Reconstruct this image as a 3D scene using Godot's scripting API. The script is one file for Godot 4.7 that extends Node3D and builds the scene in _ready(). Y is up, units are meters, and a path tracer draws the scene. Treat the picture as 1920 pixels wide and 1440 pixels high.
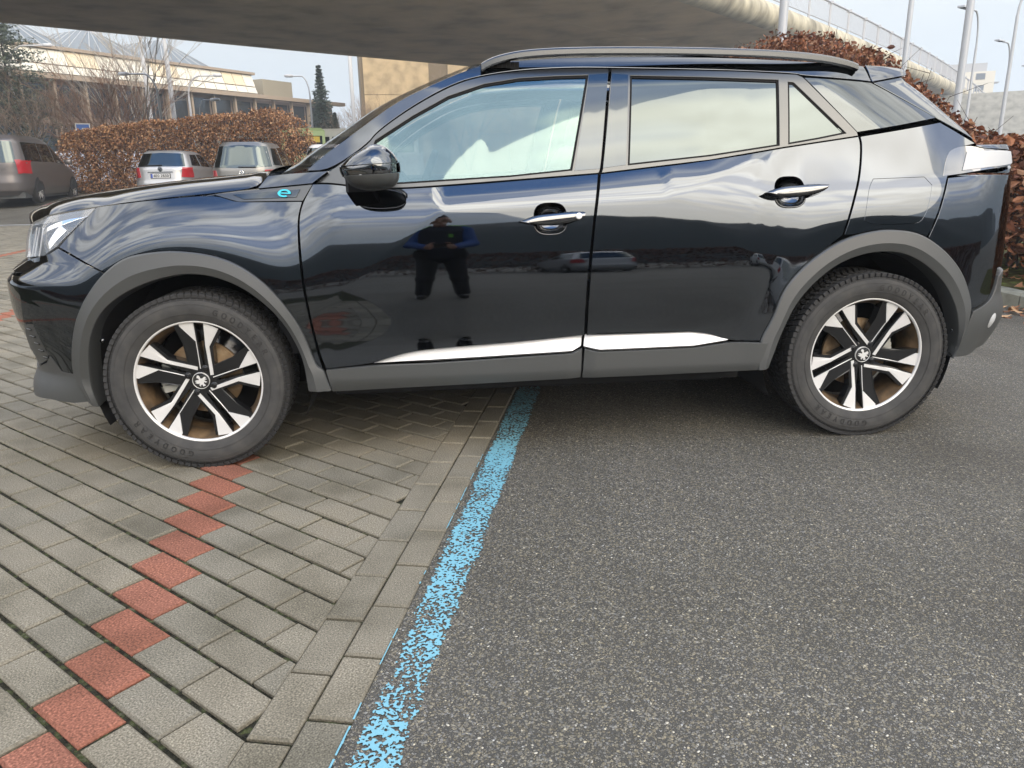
extends Node3D
# A black crossover parked half on block paving and half on asphalt, a road bridge behind it.

var M := {}
var used := {}

func _ready() -> void:
	set_stage()
	make_materials()
	build_ground()
	build_bridge()
	build_backdrop()
	build_car()
	build_parked()
	build_hedges()
	build_trees()
	build_street()
	build_opposite()
	build_person()

# ------------------------------------------------------------------ stage
func set_stage() -> void:
	var cam := Camera3D.new()
	cam.name = "camera"
	add_child(cam)
	cam.position = Vector3(-0.3814, 1.0807, 3.6745)
	cam.rotation_order = EULER_ORDER_YXZ
	cam.rotation_degrees = Vector3(-15.8415, -5.0958, -0.9858)
	cam.fov = 53.806
	cam.near = 0.03
	cam.far = 3000.0
	cam.current = true
	var we := WorldEnvironment.new()
	we.name = "environment"
	var env := Environment.new()
	env.background_mode = Environment.BG_SKY
	env.tonemap_mode = Environment.TONE_MAPPER_LINEAR
	env.tonemap_exposure = 1.42
	env.sdfgi_enabled = true
	env.ssao_enabled = true
	env.ssil_enabled = true
	env.fog_enabled = true
	env.fog_density = 0.0016
	env.fog_light_color = Color(0.86, 0.90, 0.94)
	var sky := Sky.new()
	var sm := PanoramaSkyMaterial.new()
	sm.panorama = ImageTexture.create_from_image(sky_image(1280, 640))
	sky.sky_material = sm
	env.sky = sky
	env.background_energy_multiplier = 1.0
	we.environment = env
	add_child(we)
	var sun := DirectionalLight3D.new()
	sun.name = "sun"
	sun.light_energy = 0.5
	sun.light_angular_distance = 46.0
	sun.light_color = Color(1.0, 0.92, 0.80)
	sun.shadow_enabled = true
	add_child(sun)
	sun.look_at_from_position(Vector3(6, 8.6, 14), Vector3.ZERO, Vector3.UP)

# broken cloud under a pale haze: brighter towards the zenith and towards the veiled sun, blue in the gaps
func sky_image(w: int, h: int) -> Image:
	var im := Image.create(w, h, false, Image.FORMAT_RGBF)
	var n := FastNoiseLite.new()
	n.seed = 11
	n.noise_type = FastNoiseLite.TYPE_SIMPLEX_SMOOTH
	n.frequency = 1.0
	n.fractal_octaves = 4
	n.fractal_gain = 0.45
	var n2 := FastNoiseLite.new()
	n2.seed = 5
	n2.noise_type = FastNoiseLite.TYPE_SIMPLEX_SMOOTH
	n2.frequency = 1.0
	n2.fractal_octaves = 3
	var sun := Vector3(6, 8.6, 14).normalized()
	var haze := Vector3(0.57, 0.63, 0.67)
	for y in h:
		var el := PI * (0.5 - (y + 0.5) / h)
		if el < -0.03:
			for x in w:
				im.set_pixel(x, y, Color(0.30, 0.29, 0.27))
			continue
		for x in w:
			var az := TAU * (x + 0.5) / w
			# Godot's panorama: u = atan2(x, -z)
			var d := Vector3(sin(az) * cos(el), sin(el), -cos(az) * cos(el))
			var up := maxf(d.y, 0.0)
			var k := 1.0 / (up + 0.22)
			var q := Vector3(d.x * k * 2.0, d.z * k * 3.6, 0.0)
			var warp := n2.get_noise_3d(q.x * 0.5, q.y * 0.5, 3.0)
			var c := n.get_noise_3d(q.x * 1.0 + warp * 0.6, q.y * 1.15, 1.0) * 1.4
			var thick := n2.get_noise_3d(q.x * 1.9 + 9.0, q.y * 2.1, 7.0)
			var cover := lerpf(0.42, 1.0, smoothstep(-0.40, 0.20, c)) * (1.0 - 0.94 * smoothstep(0.82, 0.93, up + 0.06 * c))
			cover = lerpf(1.0, cover, smoothstep(0.10, 0.42, up))
			var s := maxf(d.dot(sun), 0.0)
			var veil := 0.97 + 1.4 * smoothstep(0.12, 0.55, up) + 0.2 * pow(s, 3.0)
			var blue := Vector3(0.20, 0.47, 1.05) * (0.85 + 0.35 * pow(s, 2.0))
			var white := Vector3(1.06, 1.0, 0.925) * veil * (0.95 + 0.36 * thick)
			var col := blue.lerp(white, cover)
			col = haze.lerp(col, smoothstep(0.10, 0.42, up))
			# the veiled sun stands low behind the camera: that side of the sky is the brighter one
			var toward := 0.5 + 0.5 * Vector2(d.x, d.z).normalized().dot(Vector2(sun.x, sun.z).normalized())
			col *= 1.0 + 0.7 * pow(toward, 2.5) * (1.0 - 0.6 * up)
			im.set_pixel(x, y, Color(col.x, col.y, col.z))
	return im

# ------------------------------------------------------------------ helpers
func numbered(called: String) -> String:
	if not used.has(called):
		used[called] = 0
		return called
	used[called] += 1
	return "%s_%03d" % [called, used[called]]

func thing(called: String, label: String, category: String, at := Vector3.ZERO, turn := 0.0, group := "") -> Node3D:
	var o := Node3D.new()
	o.name = numbered(called)
	add_child(o)
	o.position = at
	o.rotation.y = turn
	return tag(o, label, category, group)

func tag(o: Node3D, label := "", category := "", group := "", kind := "") -> Node3D:
	if label: o.set_meta("label", label)
	if category: o.set_meta("category", category)
	if group: o.set_meta("group", group)
	if kind: o.set_meta("kind", kind)
	return o

func part(called: String, mesh: Mesh, mat: Material, parent: Node = null) -> MeshInstance3D:
	var o := MeshInstance3D.new()
	o.mesh = mesh
	o.material_override = mat
	if parent == null:
		o.name = numbered(called)
		add_child(o)
	else:
		o.name = called
		parent.add_child(o, true)
	return o

func struct(called: String, mesh: Mesh, mat: Material) -> MeshInstance3D:
	var o := part(called, mesh, mat)
	o.set_meta("kind", "structure")
	return o

func lin(r: float, g: float, b: float, a := 1.0) -> Color:
	var c := Color(r, g, b).linear_to_srgb()
	c.a = a
	return c

func mat(c: Color, rough := 0.8, metal := 0.0, spec := 0.5) -> StandardMaterial3D:
	var m := StandardMaterial3D.new()
	m.albedo_color = c
	m.roughness = rough
	m.metallic = metal
	m.metallic_specular = spec
	return m

func pl(x: float, K: Array) -> float:
	var k0: float = K[0][0]
	if x <= k0:
		return K[0][1]
	for i in range(1, K.size()):
		var a: float = K[i - 1][0]
		var b: float = K[i][0]
		if x <= b:
			return lerpf(K[i - 1][1], K[i][1], (x - a) / (b - a))
	return K[K.size() - 1][1]

# collects triangles with normals; every face is turned to its normal
class Tri:
	var v := PackedVector3Array()
	var n := PackedVector3Array()
	var uv := PackedVector2Array()
	var idx := PackedInt32Array()
	func vert(p: Vector3, nn: Vector3, t := Vector2.ZERO) -> int:
		v.append(p)
		n.append(nn)
		uv.append(t)
		return v.size() - 1
	func face(a: int, b: int, c: int) -> void:
		var cr := (v[b] - v[a]).cross(v[c] - v[a])
		if cr.dot(n[a] + n[b] + n[c]) > 0.0:
			idx.append_array([a, c, b])
		else:
			idx.append_array([a, b, c])
	func quad_i(a: int, b: int, c: int, d: int) -> void:
		face(a, b, c)
		face(a, c, d)
	func tri(a: Vector3, b: Vector3, c: Vector3, out := Vector3.ZERO) -> void:
		var nn := (b - a).cross(c - a).normalized()
		if out != Vector3.ZERO and nn.dot(out) < 0.0:
			nn = -nn
		var i := vert(a, nn)
		vert(b, nn)
		vert(c, nn)
		face(i, i + 1, i + 2)
	func quad(a: Vector3, b: Vector3, c: Vector3, d: Vector3, out := Vector3.ZERO) -> void:
		var nn := (c - a).cross(d - b).normalized()
		if out != Vector3.ZERO and nn.dot(out) < 0.0:
			nn = -nn
		var i := vert(a, nn, Vector2(0, 0))
		vert(b, nn, Vector2(1, 0))
		vert(c, nn, Vector2(1, 1))
		vert(d, nn, Vector2(0, 1))
		quad_i(i, i + 1, i + 2, i + 3)
	# a box from its centre, half sizes and axes
	func box(c: Vector3, h: Vector3, b := Basis.IDENTITY) -> void:
		for ax in 3:
			for s in [-1.0, 1.0]:
				var o := Vector3.ZERO
				o[ax] = s
				var u := Vector3.ZERO
				u[(ax + 1) % 3] = 1.0
				var w := Vector3.ZERO
				w[(ax + 2) % 3] = 1.0
				quad(c + b * ((o + u + w) * h), c + b * ((o - u + w) * h), c + b * ((o - u - w) * h), c + b * ((o + u - w) * h), b * o)
	# a box with chamfered top edges (for stones and blocks), y up
	func block(c: Vector3, h: Vector3, cham: float, b := Basis.IDENTITY) -> void:
		var t := [Vector3(-1, 1, -1), Vector3(1, 1, -1), Vector3(1, 1, 1), Vector3(-1, 1, 1)]
		for i in 4:
			var p: Vector3 = t[i]
			var q: Vector3 = t[(i + 1) % 4]
			var pt := Vector3(p.x * (h.x - cham), h.y, p.z * (h.z - cham))
			var qt := Vector3(q.x * (h.x - cham), h.y, q.z * (h.z - cham))
			var pm := Vector3(p.x * h.x, h.y - cham, p.z * h.z)
			var qm := Vector3(q.x * h.x, h.y - cham, q.z * h.z)
			var pb := Vector3(p.x * h.x, -h.y, p.z * h.z)
			var qb := Vector3(q.x * h.x, -h.y, q.z * h.z)
			var o := Vector3(p.x + q.x, 0, p.z + q.z)
			quad(c + b * pt, c + b * qt, c + b * qm, c + b * pm, b * (o + Vector3(0, 1, 0)))
			quad(c + b * pm, c + b * qm, c + b * qb, c + b * pb, b * o)
		quad(c + b * Vector3(-h.x + cham, h.y, -h.z + cham), c + b * Vector3(h.x - cham, h.y, -h.z + cham), c + b * Vector3(h.x - cham, h.y, h.z - cham), c + b * Vector3(-h.x + cham, h.y, h.z - cham), b * Vector3.UP)
	# a tube along points with a radius each
	func tube(pts: Array, rad: Array, sides := 8, caps := true) -> void:
		var rings := []
		var up := Vector3(0.13, 0.97, 0.21)
		for i in pts.size():
			var p: Vector3 = pts[i]
			var t: Vector3 = (pts[mini(i + 1, pts.size() - 1)] - pts[maxi(i - 1, 0)]).normalized()
			var e := t.cross(up)
			if e.length() < 0.1:
				e = t.cross(Vector3.RIGHT)
			e = e.normalized()
			var f := t.cross(e)
			up = -f if f.dot(up) < 0.0 else f
			var ring := []
			for k in sides:
				var a := TAU * k / sides
				var o := e * cos(a) + f * sin(a)
				ring.append(vert(p + o * float(rad[mini(i, rad.size() - 1)]), o))
			rings.append(ring)
		for i in rings.size() - 1:
			for k in sides:
				quad_i(rings[i][k], rings[i][(k + 1) % sides], rings[i + 1][(k + 1) % sides], rings[i + 1][k])
		if caps:
			for e in [0, pts.size() - 1]:
				var t: Vector3 = (pts[1] - pts[0]) if e == 0 else (pts[-2] - pts[-1])
				var c := vert(pts[e], -t.normalized())
				var first := v.size()
				for k in sides:
					vert(v[rings[e][k]], -t.normalized())
				for k in sides:
					face(c, first + k, first + (k + 1) % sides)
	# a profile of (radius, along) turned about an axis z
	func lathe(prof: Array, seg: int, c := Vector3.ZERO, hard := false) -> void:
		var rows := []
		for i in prof.size():
			var a: Vector2 = prof[maxi(i - 1, 0)]
			var b: Vector2 = prof[mini(i + 1, prof.size() - 1)]
			var t := (b - a).normalized()
			var nr := Vector2(t.y, -t.x)
			var row := []
			for k in seg:
				var an := TAU * k / seg
				var q: Vector2 = prof[i]
				row.append(vert(c + Vector3(cos(an) * q.x, sin(an) * q.x, q.y), Vector3(cos(an) * nr.x, sin(an) * nr.x, nr.y), Vector2(an / TAU, float(i) / prof.size())))
			rows.append(row)
		for i in rows.size() - 1:
			for k in seg:
				quad_i(rows[i][k], rows[i][(k + 1) % seg], rows[i + 1][(k + 1) % seg], rows[i + 1][k])
	func merge(o: Tri, x: Transform3D) -> void:
		var at := v.size()
		for i in o.v.size():
			v.append(x * o.v[i])
			n.append((x.basis * o.n[i]).normalized())
			uv.append(o.uv[i])
		for i in o.idx:
			idx.append(at + i)
	func done() -> ArrayMesh:
		var a := []
		a.resize(Mesh.ARRAY_MAX)
		a[Mesh.ARRAY_VERTEX] = v
		a[Mesh.ARRAY_NORMAL] = n
		a[Mesh.ARRAY_TEX_UV] = uv
		a[Mesh.ARRAY_INDEX] = idx
		var m := ArrayMesh.new()
		m.add_surface_from_arrays(Mesh.PRIMITIVE_TRIANGLES, a)
		return m

func boxed(c: Vector3, h: Vector3, b := Basis.IDENTITY) -> ArrayMesh:
	var t := Tri.new()
	t.box(c, h, b)
	return t.done()

func noise(s: int, f: float, oct := 4, type := FastNoiseLite.TYPE_SIMPLEX_SMOOTH) -> FastNoiseLite:
	var n := FastNoiseLite.new()
	n.seed = s
	n.frequency = f
	n.noise_type = type
	n.fractal_octaves = oct
	return n

# a seamless picture of noise turned to colours between stops given as linear (r, g, b)
func noise_tex(n: FastNoiseLite, size: int, stops: Array, normal := false, bump := 4.0) -> NoiseTexture2D:
	var t := NoiseTexture2D.new()
	t.width = size
	t.height = size
	t.seamless = true
	t.noise = n
	t.generate_mipmaps = false
	if normal:
		t.as_normal_map = true
		t.bump_strength = bump
	elif stops.size():
		var g := Gradient.new()
		g.offsets = PackedFloat32Array(stops.map(func(s): return s[0]))
		g.colors = PackedColorArray(stops.map(func(s): return lin(s[1], s[2], s[3])))
		t.color_ramp = g
	return t

func triplanar(m: StandardMaterial3D, metres: float, world := true) -> StandardMaterial3D:
	m.uv1_triplanar = true
	m.uv1_world_triplanar = world
	m.uv1_scale = Vector3.ONE / metres
	m.texture_repeat = true
	return m
# ------------------------------------------------------------------ materials
func make_materials() -> void:
	# asphalt: aggregate of many greys set in dark binder
	var agg := noise(3, 0.052, 1, FastNoiseLite.TYPE_CELLULAR)
	agg.cellular_return_type = FastNoiseLite.RETURN_CELL_VALUE
	agg.cellular_jitter = 1.0
	var edge := noise(3, 0.052, 1, FastNoiseLite.TYPE_CELLULAR)
	edge.cellular_return_type = FastNoiseLite.RETURN_DISTANCE2_SUB
	edge.cellular_jitter = 1.0
	var m := mat(Color.WHITE, 0.68, 0.0, 0.45)
	m.albedo_texture = stone_tex(1024, 0.5, 21)
	m.heightmap_enabled = true
	m.heightmap_texture = stone_height
	m.heightmap_scale = 0.40
	m.detail_enabled = true
	m.detail_blend_mode = BaseMaterial3D.BLEND_MODE_MUL
	m.detail_albedo = noise_tex(noise(8, 0.006, 5), 512, [[0.0, 0.62, 0.60, 0.56], [0.45, 0.86, 0.86, 0.84], [1.0, 1.0, 1.0, 1.0]])
	m.uv2_triplanar = true
	m.uv2_world_triplanar = true
	m.uv2_scale = Vector3.ONE / 4.7
	m.detail_uv_layer = BaseMaterial3D.DETAIL_UV_2
	M.asphalt = triplanar(m, 0.38)
	# block paving: fine sandy concrete in a few tones
	M.pavers = []
	for t in [[0.184, 0.168, 0.132], [0.198, 0.181, 0.142], [0.172, 0.159, 0.127], [0.190, 0.172, 0.134]]:
		M.pavers.append(paver_mat(t[0], t[1], t[2], M.pavers.size()))
	M.red_pavers = [paver_mat(0.25, 0.102, 0.068, 7), paver_mat(0.23, 0.097, 0.066, 8)]
	var soil := mat(Color.WHITE, 0.95, 0.0, 0.2)
	soil.albedo_texture = noise_tex(noise(31, 0.02, 4), 512, [[0.0, 0.012, 0.012, 0.009], [0.5, 0.035, 0.034, 0.024], [0.7, 0.05, 0.06, 0.025], [1.0, 0.12, 0.11, 0.085]])
	soil.heightmap_enabled = true
	soil.heightmap_texture = noise_tex(noise(32, 0.05, 3), 512, [])
	soil.heightmap_scale = 0.8
	M.soil = triplanar(soil, 0.4)
	M.line_blue = mat(lin(0.145, 0.355, 0.44), 0.6)
	M.line_white = mat(lin(0.55, 0.56, 0.56), 0.7)
	# car
	M.paint = mat(lin(0.090, 0.100, 0.113), 0.03, 1.0)
	M.gloss = mat(lin(0.16, 0.165, 0.17), 0.04, 1.0)
	M.satin = mat(lin(0.105, 0.108, 0.107), 0.34, 1.0)
	M.rail = mat(lin(0.095, 0.10, 0.105), 0.2, 1.0)
	M.shade_black = mat(lin(0.010, 0.010, 0.011), 0.6, 0.0, 0.3)
	M.seal = mat(lin(0.006, 0.006, 0.006), 0.7, 0.0, 0.3)
	var cl := mat(lin(0.045, 0.048, 0.048), 0.48, 0.0, 0.62)
	cl.normal_enabled = true
	cl.normal_texture = noise_tex(noise(41, 0.16, 2), 256, [], true, 1.2)
	cl.normal_scale = 0.25
	M.clad = triplanar(cl, 0.10, false)
	M.silver = mat(lin(0.74, 0.75, 0.76), 0.33, 0.0, 0.8)
	M.silver.clearcoat_enabled = true
	M.silver.clearcoat = 0.4
	M.glass_front = half_mirror(Color(0.45, 0.52, 0.51), 0.66)
	M.glass_dark = mat(lin(0.084, 0.099, 0.102), 0.02, 1.0)
	M.gloss_pillar = mat(lin(0.080, 0.090, 0.096), 0.035, 1.0)
	var lens := mat(Color(0.9, 0.95, 1.0, 0.12), 0.03, 0.0, 0.8)
	lens.transparency = BaseMaterial3D.TRANSPARENCY_ALPHA
	M.lens = lens
	M.chrome = mat(lin(0.80, 0.81, 0.82), 0.12, 1.0)
	M.machined = mat(lin(0.74, 0.74, 0.73), 0.32, 0.35, 0.8)
	M.rim_black = mat(lin(0.035, 0.036, 0.038), 0.12, 0.7)
	var dirt := mat(Color.WHITE, 0.75, 0.2)
	dirt.albedo_texture = noise_tex(noise(51, 0.015, 4), 256, [[0.0, 0.035, 0.026, 0.018], [0.55, 0.12, 0.075, 0.035], [1.0, 0.22, 0.14, 0.07]])
	M.brown = triplanar(dirt, 0.25, false)
	var rust := mat(Color.WHITE, 0.45, 0.5)
	rust.albedo_texture = noise_tex(noise(52, 0.02, 4), 256, [[0.0, 0.16, 0.10, 0.05], [0.6, 0.26, 0.18, 0.10], [1.0, 0.36, 0.30, 0.22]])
	M.disc = triplanar(rust, 0.3, false)
	M.caliper = mat(lin(0.42, 0.42, 0.38), 0.5, 0.4)
	var ty := mat(Color.WHITE, 0.82, 0.0, 0.4)
	ty.albedo_texture = noise_tex(noise(53, 0.012, 5), 512, [[0.0, 0.036, 0.036, 0.036], [0.5, 0.050, 0.050, 0.049], [1.0, 0.070, 0.067, 0.062]])
	M.tyre = triplanar(ty, 0.5, false)
	M.tread = mat(lin(0.018, 0.018, 0.018), 0.8)
	M.letters = mat(lin(0.015, 0.015, 0.015), 0.6)
	M.cyan = mat(lin(0.02, 0.45, 0.55), 0.3)
	M.fabric = mat(lin(0.025, 0.026, 0.028), 0.9)
	M.liner = mat(lin(0.012, 0.012, 0.013), 0.9)
	M.red_lamp = mat(lin(0.33, 0.012, 0.016), 0.12, 0.0, 0.8)
	M.white_lamp = mat(lin(0.40, 0.41, 0.415), 0.38, 0.0, 0.6)
	M.concrete = concrete(0.46, 0.375, 0.255, 19.0)
	M.cream_concrete = streaked()
	M.steel = mat(lin(0.36, 0.37, 0.39), 0.5, 0.3)

func half_mirror(c: Color, a: float) -> StandardMaterial3D:
	var im := Image.create(4, 4, false, Image.FORMAT_RGBA8)
	im.fill(Color(c.r, c.g, c.b, a))
	var m := mat(Color.WHITE, 0.03, 1.0)
	m.albedo_texture = ImageTexture.create_from_image(im)
	m.transparency = BaseMaterial3D.TRANSPARENCY_ALPHA
	return m

func concrete(r: float, g: float, b: float, metres: float) -> StandardMaterial3D:
	var m := mat(Color.WHITE, 0.9, 0.0, 0.3)
	m.albedo_texture = noise_tex(noise(int(r * 1000), 0.008, 6), 512, [[0.0, r * 0.62, g * 0.62, b * 0.62], [0.5, r, g, b], [1.0, r * 1.25, g * 1.25, b * 1.25]])
	return triplanar(m, metres)

func streaked() -> StandardMaterial3D:
	var n := noise(77, 0.02, 4)
	var im := Image.create(512, 256, false, Image.FORMAT_RGB8)
	for y in 256:
		for x in 512:
			var a := TAU * x / 512.0
			var k := n.get_noise_3d(cos(a) * 110.0, sin(a) * 110.0, y * 0.25) + 0.5 * n.get_noise_3d(cos(a) * 26.0 + 900.0, sin(a) * 26.0, y * 0.2)
			k = clampf(0.74 + 0.55 * k, 0.25, 1.1)
			im.set_pixel(x, y, lin(0.50 * k, 0.455 * k, 0.335 * k))
	var m := mat(Color.WHITE, 0.85, 0.0, 0.3)
	m.albedo_texture = ImageTexture.create_from_image(im)
	m.texture_repeat = true
	return m

func paver_mat(r: float, g: float, b: float, s: int) -> StandardMaterial3D:
	var m := mat(Color.WHITE, 0.86, 0.0, 0.35)
	m.albedo_texture = noise_tex(noise(60 + s, 0.085, 3), 512, [[0.0, r * 0.30, g * 0.30, b * 0.30], [0.28, r * 0.70, g * 0.70, b * 0.68], [0.5, r, g, b], [0.66, r * 1.2, g * 1.2, b * 1.18], [0.80, r * 1.55, g * 1.55, b * 1.5], [1.0, r * 2.6, g * 2.6, b * 2.6]])
	m.heightmap_enabled = true
	m.heightmap_texture = paver_grain
	m.heightmap_scale = 0.05
	m.detail_enabled = true
	m.detail_blend_mode = BaseMaterial3D.BLEND_MODE_MUL
	m.detail_albedo = stain_tex
	m.uv2_triplanar = true
	m.uv2_world_triplanar = true
	m.uv2_scale = Vector3.ONE / 1.9
	m.detail_uv_layer = BaseMaterial3D.DETAIL_UV_2
	return triplanar(m, 0.23 + 0.013 * s)

var paver_grain: NoiseTexture2D = noise_tex(noise(58, 0.11, 3), 512, [])
var stain_tex: NoiseTexture2D = noise_tex(noise(59, 0.008, 5), 512, [[0.0, 0.55, 0.55, 0.52], [0.4, 0.85, 0.85, 0.84], [0.7, 1.0, 1.0, 1.0], [1.0, 1.0, 0.98, 0.93]])
var stone_height: ImageTexture

# crushed stone in binder, seamless: stones of their own grey in two sizes, dark between them; also fills stone_height
func stone_tex(size: int, _scale: float, s: int) -> ImageTexture:
	var rng := RandomNumberGenerator.new()
	rng.seed = s
	var im := Image.create(size, size, false, Image.FORMAT_RGB8)
	var hm := Image.create(size, size, false, Image.FORMAT_L8)
	im.fill(lin(0.055, 0.053, 0.047))
	hm.fill(Color(0.15, 0.15, 0.15))
	for pass_ in 2:
		var count := 9000 if pass_ == 0 else 5200
		for i in count:
			var cx := rng.randi() % size
			var cy := rng.randi() % size
			var r := rng.randf_range(2.2, 4.2) if pass_ == 0 else rng.randf_range(4.0, 8.5)
			var ax := rng.randf() * PI
			var ca := cos(ax)
			var sa := sin(ax)
			var el := rng.randf_range(0.6, 1.0)
			var v := rng.randf_range(0.10, 0.235) * rng.randf_range(0.7, 1.15)
			if rng.randf() < 0.03:
				v = rng.randf_range(0.32, 0.55)
			var warm := rng.randf_range(-0.06, 0.17)
			var col := lin(v * (1.03 + warm), v * (1.0 + warm * 0.35), v * (0.90 - warm))
			var top := rng.randf_range(0.55, 1.0)
			var ri := int(ceil(r))
			var sx := 1.0 + rng.randf_range(-0.3, 0.3)
			for dy in range(-ri, ri + 1):
				for dx in range(-ri, ri + 1):
					var u := (dx * ca + dy * sa) * sx
					var w := (-dx * sa + dy * ca) / el
					var q := maxf(absf(u) * 0.9 + absf(w) * 0.35, absf(w) * 0.95 + absf(u) * 0.2) / r
					if q < 1.0:
						var px := posmod(cx + dx, size)
						var py := posmod(cy + dy, size)
						im.set_pixel(px, py, col)
						var hh := top * (1.0 - 0.5 * q * q)
						hm.set_pixel(px, py, Color(hh, hh, hh))
	stone_height = ImageTexture.create_from_image(hm)
	return ImageTexture.create_from_image(im)
# ------------------------------------------------------------------ ground
const FIELD_BACK := -15.45
const FIELD_FRONT := 9.0
const FIELD_LEFT := -30.0

func border_x(z: float) -> float:
	return -0.239 * z - 0.0384

func build_ground() -> void:
	var t := Tri.new()
	var far := [[border_x(FIELD_FRONT), FIELD_FRONT, 700.0, FIELD_FRONT, 700.0, FIELD_BACK, border_x(FIELD_BACK), FIELD_BACK], [-700.0, FIELD_BACK, 700.0, FIELD_BACK, 700.0, -900.0, -700.0, -900.0], [-700.0, 700.0, 700.0, 700.0, 700.0, FIELD_FRONT, -700.0, FIELD_FRONT], [-700.0, FIELD_FRONT, FIELD_LEFT, FIELD_FRONT, FIELD_LEFT, FIELD_BACK, -700.0, FIELD_BACK]]
	for q in far:
		t.quad(Vector3(q[0], 0, q[1]), Vector3(q[2], 0, q[3]), Vector3(q[4], 0, q[5]), Vector3(q[6], 0, q[7]), Vector3.UP)
	struct("ground", t.done(), M.asphalt)
	var pav := Node3D.new()
	pav.name = "block_paving"
	add_child(pav)
	pav.set_meta("kind", "structure")
	var bed := Tri.new()
	bed.quad(Vector3(FIELD_LEFT, -0.008, FIELD_FRONT), Vector3(border_x(FIELD_FRONT), -0.008, FIELD_FRONT), Vector3(border_x(FIELD_BACK), -0.008, FIELD_BACK), Vector3(FIELD_LEFT, -0.008, FIELD_BACK), Vector3.UP)
	part("joint_sand", bed.done(), M.soil, pav)
	# --- the field: 200 x 100 blocks in stretcher bond
	var rng := RandomNumberGenerator.new()
	rng.seed = 4
	var ang := deg_to_rad(42.3)
	var u := Vector2(cos(ang), sin(ang))       # along a row, in (x, z)
	var w := Vector2(-sin(ang), cos(ang))      # across rows
	var org := Vector2(-1.190, 1.955)          # centre of one red block
	var mod := 0.2120
	var row := 0.1075
	var half := Vector2(0.1022, 0.0484)
	var eye := Vector2(-0.38, 3.67)
	var fwd := Vector2(0.089, -0.996)
	var list := []
	# the edge of the two border courses
	var e0 := Vector2(border_x(0.0) - 0.1975, 0.0)
	var ed := Vector2(-0.239, 1.0).normalized()
	var en := Vector2(-ed.y, ed.x)
	if en.x > 0.0:
		en = -en                                # points into the field
	for j in range(-230, 120):
		for i in range(-150, 120):
			var c := org + w * (j * row) + u * ((i + 0.5 * posmod(j, 2)) * mod)
			var rel := c - eye
			var depth := rel.dot(fwd)
			var side := absf(rel.x * -fwd.y + rel.y * fwd.x)
			if c.y > 6.6 or c.x < -19.0 or c.y < FIELD_BACK + 0.1:
				continue
			if depth < 0.6 and (absf(c.x + 0.4) > 6.5 or c.y > 6.5):
				continue
			if depth > 0.6 and side > depth * 1.0 + 4.5:
				continue
			if (c - e0).dot(en) < -0.14:
				continue
			# the red rows climb half a block per row, along z
			var line := j * 0.5
			var k := i + 0.5 * posmod(j, 2) - line
			var red := absf(k) < 0.1 or absf(k + 17.0) < 0.1 or absf(k + 34.0) < 0.1
			list.append([depth if depth > 0.6 and side < depth * 0.74 + 0.25 else 50.0 + depth, c, red])
	list.sort_custom(func(a, b): return a[0] < b[0])
	var meshes := []
	for v in 6:
		var t2 := Tri.new()
		t2.block(Vector3(0, -0.02, 0), Vector3(half.x - rng.randf() * 0.0012, 0.0215, half.y - rng.randf() * 0.001), 0.005)
		meshes.append(t2.done())
	var grey_far := [[], []]
	var single := 0
	for q in list:
		var c: Vector2 = q[1]
		var jit := Vector2(rng.randf_range(-0.0012, 0.0012), rng.randf_range(-0.0012, 0.0012))
		var b := Basis(Vector3.UP, -ang + rng.randf_range(-0.006, 0.006)) * Basis(Vector3.RIGHT, rng.randf_range(-0.006, 0.006)) * Basis(Vector3.FORWARD, rng.randf_range(-0.004, 0.004))
		var at := Vector3(c.x + jit.x, rng.randf_range(-0.0015, 0.0015), c.y + jit.y)
		var d := (c - e0).dot(en)
		var cut := d < 0.135
		if cut:
			var poly := PackedVector2Array()
			for s in [[-1, -1], [1, -1], [1, 1], [-1, 1]]:
				poly.append(c + u * (half.x * s[0]) + w * (half.y * s[1]))
			var far_side := PackedVector2Array([e0 + en * 0.005 - ed * 60.0, e0 + en * 0.005 + ed * 60.0, e0 + en * 5.0 + ed * 60.0, e0 + en * 5.0 - ed * 60.0])
			var res := Geometry2D.intersect_polygons(poly, far_side)
			if res.is_empty() or poly_area(res[0]) < 0.0012:
				continue
			part("cut_paver", prism(res[0], -0.04, at.y + 0.0015, 0.003), M.pavers[rng.randi() % 4], pav)
			continue
		if single < 300 and q[0] < 40.0:
			single += 1
			var o := part("red_paver" if q[2] else "paver", meshes[rng.randi() % 6], M.red_pavers[rng.randi() % 2] if q[2] else M.pavers[rng.randi() % 4], pav)
			o.transform = Transform3D(b, at)
		else:
			grey_far[1 if q[2] else 0].append([Transform3D(b, at), q[2]])
	# --- two border courses along the asphalt
	var kerb_far := []
	for course in 2:
		var off := -0.0505 - 0.0995 * course
		var z := 3.9 + 0.07 * course
		var n := 0
		while z > -9.0:
			var c2 := Vector2(border_x(0.0), 0.0) + ed * (z / ed.y) - en * off
			var b2 := Basis(Vector3.UP, -atan2(ed.y, ed.x) + rng.randf_range(-0.008, 0.008))
			var x := Transform3D(b2, Vector3(c2.x, rng.randf_range(-0.001, 0.002), c2.y))
			var vis := z < 2.75 and z > -0.6
			if vis:
				var o := part("border_paver", meshes[rng.randi() % 6], M.pavers[rng.randi() % 4], pav)
				o.transform = x
			else:
				kerb_far.append(x)
			z -= 0.2065
	# all that lies too far off to be picked apart
	var tones := [[0.184, 0.168, 0.132], [0.198, 0.181, 0.142], [0.172, 0.159, 0.127], [0.190, 0.172, 0.134]]
	var rest := []
	for g in 2:
		for e in grey_far[g]:
			rest.append([e[0], Color(0.275, 0.105, 0.066) if g == 1 else Color(tones[rest.size() % 4][0], tones[rest.size() % 4][1], tones[rest.size() % 4][2])])
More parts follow.
